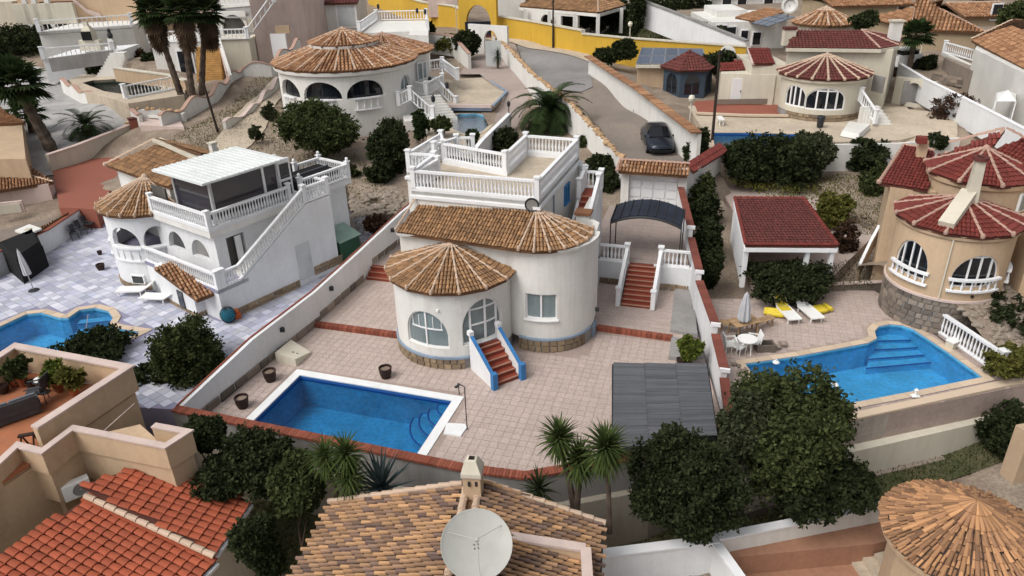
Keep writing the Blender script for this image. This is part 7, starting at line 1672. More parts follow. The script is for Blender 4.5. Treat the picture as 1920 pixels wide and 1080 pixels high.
# dark kidney pool with balustrade
t = slab('stone_terrace', WP([(128,150),(160,138),(235,132),(350,158),(345,178),(240,194),(160,172)],4.3),4.3, 'beigep',[WP([(154,156),(175,151),(215,149),(260,155),(305,164),(300,170),(250,180),(196,172)],4.3)], depth=2)
pool('garden_pond', 'dark kidney pool behind the wavy white wall at upper left', WP([(154,156),(175,151),(215,149),(260,155),(305,164),(300,170),(250,180),(196,172)],4.3),4.31, 'beigep',.35,1.2, 'pooldark', WATERG,.3, cov=.03)
t = thing('balustrade_fence', 'blue-white balustrade at the near edge of the dark kidney pool', 'balustrade', W(300,185,4.2)); balustrade(t, P3([(236,184),(335,164)],4.35),1.0,.3,.3); MB().strip(P3([(236,186),(335,166)],4.3),.4,.2).build('base', M['white'], t)
rail_wall('garden_wall', 'tan retaining wall behind the dark kidney pool', 'wall',[W(215,128,5.6), W(320,142,5.2), W(350,152,5.0)],1.1,.4, 'peach2', 'cream',.5,.1)
# white stairs and terraces behind
def house2(label, x0, x1, yt, yb, Y, depth, m='white', roof=None, rm='tileo', rise=1.2, wins=(), skew=0., Y1=None, cat='house', over=.4, ridge='ridge', tw=.35):
    a = WY(x0, yt, Y); b = WY(x1, yt, Y1 or Y); g = WY((x0 + x1) / 2, yb, Y); t = thing('house', label, cat, g); front(t, 'wall', x0, x1, yt, yb, Y, depth, m, skew, Y1)
    zt = max(a.z, b.z)
    if roof:
        ex = (b - a).normalized() * over; A_, B_ = Vector((a.x, a.y - over, zt)) - ex, Vector((b.x, b.y - over, zt)) + ex
        if roof == 'gable': r0, r1 = A_ + Vector((skew / 2, depth / 2, rise)), B_ + Vector((skew / 2, depth / 2, rise))
        else: q = min((B_ - A_).length * .35, depth / 2); r0, r1 = A_ + Vector((skew / 2 + q, depth / 2, rise)), B_ + Vector((skew / 2 - q, depth / 2, rise))
        roof_plane(t,[A_, B_, r1, r0], rm, 'under', w=tw, l=tw * 1.4); C_, D_ = B_ + Vector((skew, depth + 2 * over,0)), A_ + Vector((skew, depth + 2 * over,0))
        roof_plane(t,[C_, D_, r0, r1], rm, 'under', tiles=False); ridge_run(t, r0, r1, ridge,.12)
        if roof == 'hip': roof_plane(t,[D_, A_, r0], rm, 'under', w=tw, l=tw * 1.4); roof_plane(t,[B_, C_, r1], rm, 'under', w=tw, l=tw * 1.4); ridge_run(t, A_, r0, ridge,.1); ridge_run(t, B_, r1, ridge,.1)
    for (px, py, ww, wh, *mm) in wins:
        f_ = (px - x0) / (x1 - x0); Yw = Y + (((Y1 or Y) - Y) * f_); q = WY(px, py, Yw - .02); rz = math.atan2(b.y - a.y, b.x - a.x); w = MB().box(q - Vector((0,.05,0)),(ww,.16, wh), rz).build('window', M[mm[1]] if len(mm) > 1 else M['frame'], t)
        MB().box(q - Vector((0,.13,0)),(ww * .8,.08, wh * .84), rz).build('pane', M[mm[0] if mm else 'glass'], w)
    return t
t = thing('garden_stairs', 'white garden stairs descending to the dark kidney pool', 'stairs', W(205,138,4.4))
for k in range(9): q = W(203,140,4.4).lerp(WY(222,98,73), k / 8); MB().box((q.x, q.y, q.z - .3),(2.0 - k * .08,.8,.6)).build('stair_step', M['white'], t)
t = thing('terrace_wall', 'white terrace wall with balustrades below the tan house at upper left', 'wall', W(150,95,5.4))
front(t, 'upper_wall',72,250,60,100,80,8, 'white',0,84); a, b = WY(74,60,79.9), WY(248,48,83.5); balustrade(t,[Vector((a.x, a.y, a.z)), Vector((b.x, b.y, a.z))],1.1,.45,.35); MB().strip([a - Vector((0,.15,.25)), Vector((b.x, b.y - .15, a.z - .25))],.3,.12).build('band', M['grey'], t)
front(t, 'lower_wall',80,214,111,122,73.5,6, 'whitec',0,76); a, b = WY(82,111,73.5), WY(214,101,75.9); b.z = a.z; balustrade(t,[a, b],1.0,.4,.35)
a, b = WY(95,122,71.5), WY(214,106,73); MB().strip([a, b],.4,1.2).build('grey_wall', M['grey'], t)
t = thing('outdoor_fireplace', 'white outdoor barbecue fireplace standing on the white terrace', 'fireplace', WY(174,95,77)); b = WY(174,92,77); MB().box(up(b,.4),(2.0,.8,1.0)).build('base', M['cream'], t); MB().lathe([(.7,.9),(.65,1.8),(.25,2.2),(.2,2.6)], b,4, axis=Matrix.Rotation(R_(45),3, 'Z')).build('hood', M['cream'], t); MB().box(b + Vector((0,-.5,1.3)),(.9,.2,.8)).build('opening', M['black'], t)
t = thing('garden_statue', 'dark urn on a white pedestal on the white terrace', 'statue', WY(212,90,77)); b = WY(212,90,77); MB().box(up(b,.4),(.5,.5,1.0)).build('pedestal', M['white'], t); MB().lathe([(.2,.9),(.28,1.2),(.15,1.5),(.2,1.7),(.01,1.9)], b,8).build('urn', M['dark'], t)
# tan house top left
t = house2('tan two-storey house with white porch posts above the white terrace wall',18,265,-45,60,88,12, 'peach', wins=[(45,30,2.0,2.6, 'inside', 'peach2'),(62,30,1.4,2.6, 'inside', 'peach2'),(84,30,2.6,2.8, 'inside', 'peach2'),(112,28,3.6,2.8, 'inside', 'tilewine2')])
for px in (55,73,97): q = WY(px,33,86.5); MB().box(q,(.5,.4,4.0)).build('porch_post', M['white'], t)
front(t, 'porch_beam',20,135,8,18,86.3,.5, 'cream'); MB().strip([WY(128,-10,87.6), WY(165,22,87.6), WY(190,30,87.6)],.3,.4).build('roof_line', M['pinkcap'], t)
house2('low cream house in the far top left corner beside the tan house',-60,22,5,40,95,8, 'cream')
# house with ochre stair
t = thing('house', 'white-grey house with an ochre outside stair and arched porch at top left', 'house', W(450,90,5))
front(t, 'wing_wall',466,566,-6,100,78,10, 'pinkcap',0,82); front(t, 'upper_wall',405,482,-40,12,84,8, 'white'); front(t, 'porch_wall',400,470,20,66,83,6, 'cream')
a, b = WY(406,66,79), WY(466,62,79); aw_ = Wall([tuple(a[:2]), tuple(b[:2])], a.z - .5, WY(406,22,79).z,[(1.9,2.4, a.z, a.z + 1.9, 'arch',.2)],.3); aw_.build('arch_wall', M['white'], t); aw_.window((1.9,2.4, a.z, a.z + 1.9, 'arch',.2), t,(),(), gm='inside', depth=.25)
a, b = WY(408,74,76), WY(464,68,76); b.z = a.z; balustrade(t,[a, b],.95,.35,.35); balustrade(t,[b, WY(514,4,77.6)],.9,.5,.35); a, b = WY(405,10,80), WY(478,2,80); b.z = a.z; balustrade(t,[a, b],.95,.45,.35)
MB().add([WY(406,16,80.2), WY(484,10,80.2), WY(484,34,78.8), WY(406,34,78.8)],[(0,1,2,3)]).build('grey_awning', M['grey'], t)
front(t, 'landing',400,466,75,112,76.1,5, 'cream')
sA, sB = W(395,150,4.2), WY(391,88,73)
for k in range(16): q = sA.lerp(sB, k / 15); MB().box((q.x, q.y, q.z - .3),(2.3,.6,.6)).build('stair_step', M['woody'], t)
MB().vbar(W(433,145,4.8), WY(409,70,74),.25,.35).build('stair_rail', M['white'], t); MB().vbar(W(428,149,4.2), WY(408,80,74),.15,1.6).build('stair_side', M['pinkcap'], t)
MB().box(WY(524,85,77.5),(1.5,.3,2.2)).build('white_door', M['frame'], t); MB().box(WY(530,55,77.7),(1.4,.3,.7)).build('vent_window', M['peach2'], t)
t = house2('small white building with a balustrade and door behind the three tall palms',283,378,80,130,74,7, 'white', wins=[(350,118,1.6,2.6)]); a, b = WY(283,80,74), WY(378,79,74); b.z = a.z; balustrade(t,[a, b],1.0,.35,.35)
# top centre bits
house2('grey-white house with a red roof edge at the top left of the yellow wall',565,665,8,60,92,8, 'white', 'gable', 'tilewine2', wins=[(650,30,2.4,2.6, 'door')])
pole('thin dark pole left of the yellow wall at the top',668,40,6.0,5.6,(0,0), 'pole',.12)
# -- top right group
t = house2('white house with solar panels and ochre roof strip at the top right',1335,1475,42,92,84,10, 'white', wins=[(1352,60,1.2,1.6),(1370,63,1.2,1.6),(1395,68,.9,1.4),(1418,72,1.0,1.5)])
front(t, 'upper_wall',1345,1400,20,45,88,6, 'white')
zz = WY(1400,42,84).z + .15; roof_plane(t,[W(1378,34, zz), W(1420,42, zz), W(1470,22, zz + .5), W(1440,16, zz + .5)], 'tileo', w=.35, l=.5)
t = thing('solar_array', 'dark blue solar panels on the white flat roof at the top right', 'solar panels', W(1445,40, zz))
c = [W(1408,46, zz), W(1440,52, zz), W(1492,34, zz + .3), W(1456,26, zz + .3)]
for i in range(3):
    for j in range(3):
        f = lambda a, b: c[0].lerp(c[1], a).lerp(c[3].lerp(c[2], a), b) + Vector((0,0,.15)); q = [f((i + .05) / 3,(j + .04) / 3), f((i + .95) / 3,(j + .04) / 3), f((i + .95) / 3,(j + .96) / 3), f((i + .05) / 3,(j + .96) / 3)]
        MB().add(q + [p - Vector((0,0,.06)) for p in q],[(0,1,2,3),(0,4,5,1),(1,5,6,2),(2,6,7,3),(3,7,4,0)]).build('solar_panel', M['solar'], t)
hc = thing('roof_house', 'round brown cone roof with pale ridges behind the red-roofed white house', 'house', W(1540,50,5)); cx, cy, r = circ3([(1488,44),(1545,50),(1600,40)],7.5); MB().prism([cp((cx, cy), r - .3, a) for a in range(0,360,20)],5,7.4).build('wall', M['cream'], hc); cone_roof(hc,(cx, cy), r,7.5,8.8,150,390,9, 'tileo', 'ridge', 'under', w=.35, l=.5, rr=.12, ball=False)
t = thing('satellite_dish', 'white satellite dish on the roof edge at the top right', 'satellite dish', WY(1480,20,80)); q = WY(1481,10,80); ax = (CAMP - q).normalized().to_track_quat('Z', 'Y').to_matrix(); MB().lathe([(.001,0),(.5,.07),(.8,.2),(.82,.17),(.001,-.05)], q,20, axis=ax).build('dish_bowl', M['dishw'], t, smooth=True); MB().tube([q, q - Vector((0,-.3,1.8))],.07,6).build('mast', M['grey'], t)
house2('large blank ochre-grey walled house behind the brown cone roof at the top right',1565,1705,12,70,90,10, 'tanw', 'gable', rise=.8, wins=[(1690,22,1.2,1.6)])
house2('long ochre house with an orange-brown hipped roof behind the fan palm',1712,1835,60,125,78,9, 'tanw', 'hip', rise=1.6, Y1=75, ridge='ridgep')
house2('ochre house with a plain side wall at the top right, left of the corner',1812,1905,32,95,86,9, 'tanw', 'gable', rise=1., wins=[(1868,22,1.2,1.8)])
t = thing('house', 'pale house with a wide orange-brown roof and shuttered windows at the right edge', 'house', W(1870,180,3.2))
tblk(t, 'wall',[(1828,92),(1905,130),(2010,170),(2010,60),(1840,70)],6.4,2.6, 'dishw'); roof_plane(t,[W(1822,76,6.6), W(1960,150,6.4), W(2050,90,8.2), W(1900,38,8.4)], 'tileo', w=.25, l=.38); roof_plane(t,[W(1822,76,6.6), W(1900,38,8.4), W(2000,30,7.8), W(1900,30,6.8)], 'tileo', w=.25, l=.38); ridge_run(t, W(1822,74,6.7), W(1900,38,8.4), 'ridge',.1)
for px, py in ((1842,108),(1866,120)): q = W(px, py,5.2); f = MB().box(q,(.3,1.0,1.7),.75).build('window', M['bluegrey'], t); MB().box(q - Vector((.06,.06,0)),(.32,.8,1.5),.75).build('shutter', M['frame'], f)
MB().strip([W(1768,100,4.9), W(1835,132,4.6)],.3,.3).build('terrace_edge', M['white'], t); balustrade(t,[W(1770,98,4.9), W(1838,118,4.9)],.9,.3,.25); tblk(t, 'terrace_block',[(1770,108),(1835,138),(1850,118),(1790,95)],4.8,2.8, 'stoneg')
a, b = W(1842,172,3.6), W(1880,182,3.4); L_ = (b - a).length; w_ = Wall([tuple(a[:2]), tuple(b[:2])],2.9,4.9,[(L_ / 2, L_ * .6,3.,4.5, 'arch',.5)],.3); w_.build('garden_arch', M['peach'], t); stones(t,[tuple(W(1745,150,3.4)[:2]), tuple(W(1840,170,3.2)[:2])],3.2,4.0,.3,.4,.8, 'stoneg')
t = thing('white_gazebo', 'small white framed garden canopy at the right edge behind the grey wall', 'gazebo', W(1890,200,3.2)); c = P3([(1868,190),(1905,190),(1905,176),(1870,174)],4.9)
MB().add(c + [sum(c, Vector()) / 4 + Vector((0,0,.5))],[(0,1,4),(1,2,4),(2,3,4),(3,0,4)]).build('canopy', M['plastic'], t)
for p in c: MB().tube([p, p - Vector((0,0,1.9))],.05,6).build('post', M['plastic'], t)
t = thing('parked_van', 'pale vehicle half hidden behind the chimney and fan palm at upper right', 'van', W(1695,130,3.6)); q = W(1690,128,3.7); MB().box(up(q,.8),(2.6,1.7,1.0),.3).build('body', M['plastic'], t); MB().box(up(q,1.45),(1.8,1.5,.5),.3).build('windows', M['carg'], t); MB().box(up(q,1.74),(1.7,1.4,.08),.3).build('roof', M['plastic'], t)
for sx in (-.8,.8):
    for sy in (-.8,.8): MB().lathe([(.001,-.1),(.32,-.1),(.32,.1),(.001,.1)], q + Vector((sx, sy,.32)),12, axis=Matrix.Rotation(R_(90),3, 'X')).build('wheel', M['tyre'], t)
# houses on the horizon row
for x0, x1, yt, yb, Y, m, rmn, lb, wn in ((1600,1690,-12,20,118, 'cream', 'tileo', 'far brown-roofed house row at the very top, left of the palms',((1630,5,1.5,2.0),(1660,6,1.5,2.0))),(1702,1790,-6,40,112, 'white', 'tilewine2', 'far red-roofed house at the very top right',((1725,12,1.2,2.0),(1770,10,2.2,2.2))),(1830,1940,-2,40,108, 'cream', 'tilewine2', 'far wine-red roofed house in the top right corner',((1850,14,1.4,2.0),(1885,14,1.4,2.0))),
    (1225,1330,-15,20,122, 'white', 'tileo', 'far white house with brown roof above the sloping grey wall',((1250,4,1.6,2.2),(1300,6,1.6,2.2))),(1335,1470,-8,25,112, 'white', 'tileo', 'far white two-storey house behind the solar panels',((1362,8,1.5,2.0),(1390,10,1.5,2.0),(1440,6,1.5,2.))),(1475,1600,-14,15,120, 'cream', 'tilewine2', 'far cream house with dark red roof above the white dish',((1510,0,1.5,2.0),(1560,2,1.5,2.0)))):
    house2(lb, x0, x1, yt, yb, Y,10, m, 'gable', rmn,1.8, wn, tw=.5)
# ================================================================ trees, palms, hedges
def rot_quads(c, s, asp, rng, flat=0.):
    "random oriented quads at centres c (n,3) with size s (n,)"
    n = len(c); a = rng.normal(size=(n,3)); a[:,2] *= (1 - flat); a /= np.linalg.norm(a, axis=1, keepdims=True); b = rng.normal(size=(n,3)); b -= (b * a).sum(1, keepdims=True) * a; b /= np.linalg.norm(b, axis=1, keepdims=True)
    a = a * (s * asp)[:, None]; b = b * s[:, None]
    V = np.stack([c - a * .15 - b * .0, c + a * .35 - b * .5, c + a * 1.0, c + a * .35 + b * .5],1).reshape(-1,3)
    return V, np.arange(n * 4).reshape(n,4)
_cr = {}
def crown_mesh(key, rad, n, leaf, mname, seed, lumps=13, dens=.55, core=True):
    rng = np.random.default_rng(seed); rx, ry, rz = rad; n = int(n * 2.2); leaf *= 1.0; rad = rx, ry, rz = rx * .84, ry * .84, rz * .86
    # lump centres on the crown
    L = rng.normal(size=(lumps,3)); L /= np.linalg.norm(L, axis=1, keepdims=True); L *= rng.uniform(.5,.85,(lumps,1)); L[:,2] = L[:,2] * .85 + .05; lr = rng.uniform(.26,.5, lumps)
    L = np.vstack([L,[[0,0,0]]]); lr = np.append(lr,.66)
    # twigs (sub clumps) near the lump surfaces
    m = max(20, n // 26); k = rng.choice(len(L), m, p=lr ** 2 / (lr ** 2).sum()); d = rng.normal(size=(m,3)); d /= np.linalg.norm(d, axis=1, keepdims=True); tw = L[k] + d * (lr[k] * (rng.uniform(.7,1.1, m) + rng.exponential(.06, m)))[:, None]
    c = tw[rng.integers(0, m, n)] + rng.normal(size=(n,3)) * .055 * (leaf / .1) ** .3
    c = c * np.array([rx, ry, rz]); s = rng.uniform(.6,1.25, n) * leaf
    V, F = rot_quads(c, s,1.5, rng,.2); return npmesh(key, V, F, LF[mname] if mname in LF else M[mname])
def branches(mb, base, top, r, rng, spread, n=5):
    mb.tube([base - Vector((0,0,.25)), base.lerp(top,.5) + Vector((rng.uniform(-.1,.1), rng.uniform(-.1,.1),0)), top],[r, r * .75, r * .5],7)
    for k in range(n):
        a = k * 6.283 / n + rng.uniform(-.4,.4); s = base.lerp(top, rng.uniform(.45,.9)); e = top + Vector((math.cos(a) * spread, math.sin(a) * spread, rng.uniform(.1,.6) * spread)); mb.tube([s, s.lerp(e,.5) + Vector((0,0,.1)), e],[r * .5, r * .3, r * .12],5)
def tree(label, px, py, z, rad, h, leafm='dark', n=6000, leaf=.13, cat='tree', name='tree', seed=1, trunk=True, group=None, lumps=13, base=None):
    b = base or W(px, py, z); t = thing(name, label, cat, b, group); c = Vector((b.x, b.y, b.z + h)); rng = np.random.default_rng(seed + 99)
    if trunk and name not in ('hedge', 'hedge_bush', 'hedge_shrub', 'round_bush'):
        mb = MB(); branches(mb, b, c - Vector((0,0, rad[2] * .3)), max(.05, rad[0] * .06), rng, rad[0] * .55); mb.build('trunk', M['bark'], t)
    me = crown_mesh(name + '_crown', rad, n, leaf, leafm, seed, lumps); o = bpy.data.objects.new('crown', me); COL.objects.link(o); o.parent = t; o.matrix_parent_inverse = t.matrix_world.inverted(); o.location = c
    return t
def at_crown(px, py, Y=None, z=None): return WY(px, py, Y) if Y else W(px, py, z)
def ctree(label, px, py, zc, wpx, hpx, leafm='dark', n=6000, leaf=.13, zg=None, depth=None, Y=None, **k):
    "tree by its crown: centre seen at (px,py) at height zc; width and height in photo pixels"
    c = WY(px, py, Y) if Y else W(px, py, zc); zc = c.z; D = (c - CAMP).length; rx = wpx / 2 / FPX * D; rz = hpx / 2 / FPX * D / .93; g = zg if zg is not None else ground_z(c.x, c.y)
    return tree(label,0,0,0,(rx, depth or rx, rz), zc - g, leafm, n, leaf, base=Vector((c.x, c.y, g)), **k)
def frond(mb_v, mb_f, base, yaw, pitch, L, droop, nl, lw, ll, twist=0., V=.45, rng=None):
    "pinnate palm frond: rachis strip + folded leaflets"
    d = Vector((math.cos(yaw), math.sin(yaw),0)); s_ = Vector((-d.y, d.x,0)); pts = []; n = 9; p = Vector(base); a = pitch
    for i in range(n + 1): pts.append(p.copy()); p = p + (d * math.cos(a) + Vector((0,0, math.sin(a)))) * (L / n); a -= droop / n
    def quad(a_, b_, c_, e_): k = len(mb_v); mb_v.extend([tuple(a_), tuple(b_), tuple(c_), tuple(e_)]); mb_f.append((k, k + 1, k + 2, k + 3))
    for i in range(n): w = .03 * (1 - i / n) + .008; quad(pts[i] - s_ * w, pts[i] + s_ * w, pts[i + 1] + s_ * w, pts[i + 1] - s_ * w)
    for i in range(nl):
        f = .12 + .88 * i / nl; x = f * n; j = min(int(x), n - 1); q = pts[j].lerp(pts[j + 1], x - j); tg = (pts[j + 1] - pts[j]).normalized(); l = ll * 1.1 * (math.sin(math.pi * min(1, f * .85 + .12)) ** .6)
        for sg in (-1,1):
            nd = (s_ * sg * .8 + tg * .55 + Vector((0,0, V - .5 * f))).normalized(); e = q + nd * l + Vector((0,0,-.12 * l)); w = tg * lw * 1.7
            quad(q - w * .6, q + w * .6,(q + e) / 2 + w * .5 + nd * l * .1, e)
def palm(label, b, h, nf=34, L=2.6, lean=(0,0), name='palm_tree', r=.28, leafm='palm', nl=26, seed=3, droop=1.5, group=None, ll=.5, lw=.035):
    rng = random.Random(seed); t = thing(name, label, 'palm', b, group); top = b + Vector((lean[0], lean[1], h))
    mb = MB(); n = max(5, int(h / .22)); P = [b.lerp(top, i / n) for i in range(n + 1)]; P[0] = b - Vector((0,0,.3)); mb.tube(P,[r * (1.12 if i % 2 else .95) * (1.15 - .25 * i / n) for i in range(n + 1)],9); mb.build('trunk', M['palmbark'], t)
    V, F = [],[]
    for k in range(nf):
        f = k / nf; frond(V, F, top + Vector((0,0,.1 * math.cos(k))), k * 2.4 + rng.uniform(-.2,.2), R_(78 - 95 * f ** .8 + rng.uniform(-6,6)), L * rng.uniform(.85,1.08), droop * rng.uniform(.75,1.1), nl, lw, ll)
    npm = npmesh('fronds', np.array(V), np.array(F), LF[leafm]); o = bpy.data.objects.new('fronds', npm); link(o, t); return t
def fan_palm(label, b, h, nf=30, R=.9, lean=(0,0), skirt=.0, seed=5, r=.2, leafm='palm', name='fan_palm', group=None):
    rng = random.Random(seed); t = thing(name, label, 'palm', b, group); top = b + Vector((lean[0], lean[1], h)); n = max(5, int(h / .3))
    MB().tube([b.lerp(top, i / n) - (Vector((0,0,.3)) if i == 0 else Vector()) for i in range(n + 1)],[r * (1.4 - .5 * i / n) * (1.08 if i % 2 else .95) for i in range(n + 1)],8).build('trunk', M['palmbark'], t)
    def fans(count, p0, p1, mat_, nm, R_f, dz=0.):
        V, F = [],[]
        for k in range(count):
            f = k / count; yaw = k * 2.4 + rng.uniform(-.3,.3); pit = R_(p0 + (p1 - p0) * f + rng.uniform(-8,8)); st = R_f * rng.uniform(.5,.8); o_ = top + Vector((0,0, dz * f))
            d = Vector((math.cos(yaw) * math.cos(pit), math.sin(yaw) * math.cos(pit), math.sin(pit))); s_ = Vector((-math.sin(yaw), math.cos(yaw),0)); u = s_.cross(d); e = o_ + d * st
            k0 = len(V); V += [tuple(o_ - s_ * .02), tuple(o_ + s_ * .02), tuple(e + s_ * .02), tuple(e - s_ * .02)]; F.append((k0, k0 + 1, k0 + 2, k0 + 3))
            for j in range(15):
                a = (j / 14 - .5) * 3.6; dd = d * math.cos(a) + s_ * math.sin(a); tip = e + dd * R_f * rng.uniform(.8,1.05) * (.75 + .25 * math.cos(a)) - Vector((0,0,.18 * R_f)); mid = e + dd * R_f * .55 + u * .04; w = (s_ * math.cos(a) - d * math.sin(a)) * R_f * .075; k0 = len(V)
                V += [tuple(e), tuple(mid - w), tuple(tip), tuple(mid + w)]; F.append((k0, k0 + 1, k0 + 2, k0 + 3))
        o = bpy.data.objects.new(nm, npmesh(nm, np.array(V), np.array(F), mat_)); link(o, t)
    fans(nf,75,-35, LF[leafm], 'fronds', R)
    if skirt: fans(int(nf * 1.6),-50,-84, M['skirt'], 'dead_skirt', R * .85,-skirt)
    return t
def rosette(label, heads, base, n=70, L=.8, w=.045, leafm='yucca', stem=True, name='yucca', cat='yucca', p0=85, p1=-50, seed=9, droop=.5, r=.09):
    "stiff-leaved rosettes on stems"
    rng = random.Random(seed); t = thing(name, label, cat, base)
    for hd in heads:
        if stem: MB().tube([base - Vector((0,0,.3)), base.lerp(hd,.5) + Vector((.03,0,0)), hd],[r * 1.4, r, r * .8],7).build('trunk', M['bark'] if name != 'yucca' else M['palmbark'], t)
        V, F = [],[]
        for k in range(n):
            f = k / n; yaw = k * 2.399; pit = R_(p0 + (p1 - p0) * f); l = L * rng.uniform(.8,1.1); p = Vector(hd) + Vector((0,0,.25 * (1 - f))); a = pit; s_ = Vector((-math.sin(yaw), math.cos(yaw),0)); prev = None
            for j in range(4):
                ww = w * (1 - (j / 3) ** 2 * .95); cur = (p - s_ * ww, p + s_ * ww)
                if prev: k0 = len(V); V += [tuple(prev[0]), tuple(prev[1]), tuple(cur[1]), tuple(cur[0])]; F.append((k0, k0 + 1, k0 + 2, k0 + 3))
                prev = cur; p = p + Vector((math.cos(yaw) * math.cos(a), math.sin(yaw) * math.cos(a), math.sin(a))) * (l / 3); a -= droop / 3
        link(bpy.data.objects.new('leaves', npmesh('leaves', np.array(V), np.array(F), LF[leafm])), t)
    return t
HD = 'hedge'
# ---- near the camera
ctree('very large dark rounded bush above the white garden wall, right of the yuccas',1292,915,-.9,205,205, 'dark',15000,.085, zg=-2.7, name='bush', cat='bush', Y=17.6, seed=1, lumps=14)
ctree('biggest tree in view, dark olive crown overlapping the left end of the bright pool',1490,828,-.2,265,232, 'mid',15000,.10, zg=-2.7, Y=19.6, seed=2, lumps=12)
ctree('dark shrub tree right under the biggest tree, near the pale wall',1540,905,-1.4,180,130, 'dark',7000,.10, zg=-2.7, name='bush', cat='bush', Y=18.2, seed=3)
ctree('bushy tree at the left foot of the biggest tree beside the grey pergola',1395,800,-.8,110,150, 'olive',5000,.10, zg=-2.6, name='bush', cat='bush', Y=19.6, seed=4)
ctree('dark bush in the right corner above the straw roof',1900,805,-1.2,110,110, 'dark',4500,.10, name='bush', cat='bush', seed=5)
ctree('olive-green rounded shrub at the near end of the white pool balustrade',1893,683,.6,80,60, 'yellowg',3500,.09, name='bush', cat='bush', seed=6)
ctree('dark bush at the right edge beside the beige villa stone bank',1915,610,.8,110,110, 'dark',4500,.11, name='bush', cat='bush', seed=7)
ctree('dark shrub at the right edge behind the beige villa bay window',1912,500,1.3,60,80, 'dark',2500,.12, name='bush', cat='bush', seed=8)
ctree('tall orange tree in front of the lilac patio, left of the long side wall',345,672,.8,160,150, 'mid',12000,.095, zg=-1.2, seed=9, lumps=11)
ctree('smaller dark tree left of the tall orange tree, in front of the left pool',175,657,.3,145,55, 'dark',6000,.10, zg=-1, seed=10, name='bush', cat='bush')
ctree('dark green bush between the tall orange tree and the peach terrace house',285,712,-.2,110,80, 'dark',5000,.10, zg=-1.5, seed=11, name='bush', cat='bush')
ctree('long dark ivy hedge below the left end of the brick-topped front wall',462,868,-1.6,172,100, 'dark',11000,.09, zg=-2.4, name='hedge', cat='hedge', Y=19.3, seed=12, lumps=12)
ctree('mid green leafy bush below the ivy hedge, left of the twin yucca',548,918,-1.7,112,112, 'mid',7500,.10, zg=-2.6, name='bush', cat='bush', Y=18.0, seed=13)
ctree('dark bush against the bottom edge between the red roof and the ochre roof',482,1022,-1.7,92,130, 'dark',6500,.09, zg=-2.8, name='bush', cat='bush', Y=16.0, seed=14)
ctree('dark shrub by the left foot of the front wall, beside the peach corner',382,818,-1.2,84,60, 'dark',4000,.09, zg=-2.2, name='bush', cat='bush', Y=20.2, seed=15)
# yuccas, agave
b = WY(640,960,18.0); rosette('twin-headed yellow-green yucca just below the front wall',[WY(612,868, b.y), WY(650,862, b.y - .1), WY(655,905, b.y - .3)], b,150,.78,.036, seed=4, p1=-75, droop=.9)
b = WY(718,935,17.9); rosette('blue-grey agave with stiff pointed leaves right of the twin yucca',[b + Vector((0,0,.3))], b,46,1.25,.06, 'agave', False, 'agave', 'agave',80,5, seed=5, droop=.15)
b = WY(1080,955,17.6); rosette('tall yucca with two leafy heads left of the single-stemmed one',[WY(1048,832, b.y), WY(1085,872, b.y - .2)], b,170,.78,.04, seed=6, p1=-72, droop=.8)
b = WY(1143,985,16.9); rosette('tall single-stemmed yucca standing left of the big dark bush',[WY(1135,852, b.y)], b,240,.9,.04, seed=7, p1=-78, droop=.8, r=.07)
rosette('small dark spiky plant beside the foot of the tall yuccas',[WY(1010,925,17.4)], WY(1010,930,17.4),60,.7,.04, 'dark', False, 'spiky_plant', 'plant', seed=8)
rosette('spiky green plant at the foot of the biggest tree near the pale wall',[W(1560,925,-2.1)], W(1560,930,-2.4),60,.9,.03, 'yucca', False, 'spiky_plant', 'plant', seed=18)
# bright shrub by the planter strip
ctree('bright yellow-green shrub at the foot of the right wall above the grey pergola',1294,652,.75,42,60, 'bright',1800,.10, name='shrub', cat='shrub', seed=20); ptg('small dark pot below the bright yellow-green shrub',1275,682,.16,.25, 'pot')
# plants in pots on the peach terrace
for k,(px, py, lf_, w_, lb) in enumerate(((32,690, 'mid',50, 'green leafy potted plant at the left end of the peach parapet'),(100,700, 'bright',42, 'yellow-green potted plant in the middle of the peach terrace parapet'),(130,708, 'yellowg',44, 'yellowish potted cane plant nearest the terrace corner'))):
    b = W(px, py + 28, FZ); t = ctree(lb, px, py, FZ + .75, w_,48, lf_,900,.10, zg=FZ + .2, name='potted_plant', cat='plant', seed=30 + k, trunk=False)
    MB().lathe([(.12,0),(.2,.35),(.22,.4),(.18,.4)], Vector((t.location.x, t.location.y, FZ)),10).build('pot', M['terrac'], t)
for k,(px, py, r, m) in enumerate(((30,722,.22, 'terrac'),(60,728,.16, 'pot'),(8,736,.2, 'pot'),(148,722,.18, 'pot'))):
    ptg(['terracotta pot at the left under the leafy potted plant', 'small dark pot between the terrace plants', 'dark pot at the left edge of the peach terrace', 'dark pot in the corner of the peach terrace'][k], px, py, r,.3, m, FZ)
# ---- right garden
ctree('wide dark round hedge bush with a yellowish heart in front of the open shelter',1480,531,.75,188,86, 'dark',9000,.11, name='round_bush', cat='bush', Y=31.9, depth=1.5, seed=21, lumps=12); ctree('yellow-green rounded bush right behind the open shelter',1568,393,1.7,68,62, 'yellowg',3000,.12, name='bush', cat='bush', seed=22)
ctree('grey-brown twiggy shrub right of the open shelter',1585,450,1.2,60,80, 'brown',1500,.10, name='bush', cat='bush', seed=23)
for k,(px, py, w_, h_, lf_) in enumerate(((1312,360,60,70, 'mid'),(1318,400,62,80, 'dark'),(1326,450,62,90, 'dark'),(1334,500,50,90, 'dark'))): ctree(['topmost and lightest shrub of the hedge column right of the carport floor', 'second shrub down the hedge column right of the stepped wall', 'third shrub down the hedge column right of the stepped wall', 'lowest shrub of the hedge column, just above the yellow board'][k], px, py,1.7 - k * .25, w_, h_, lf_,3200,.12, name='hedge_shrub', cat='hedge', seed=24 + k, group='hedge along the stepped wall')
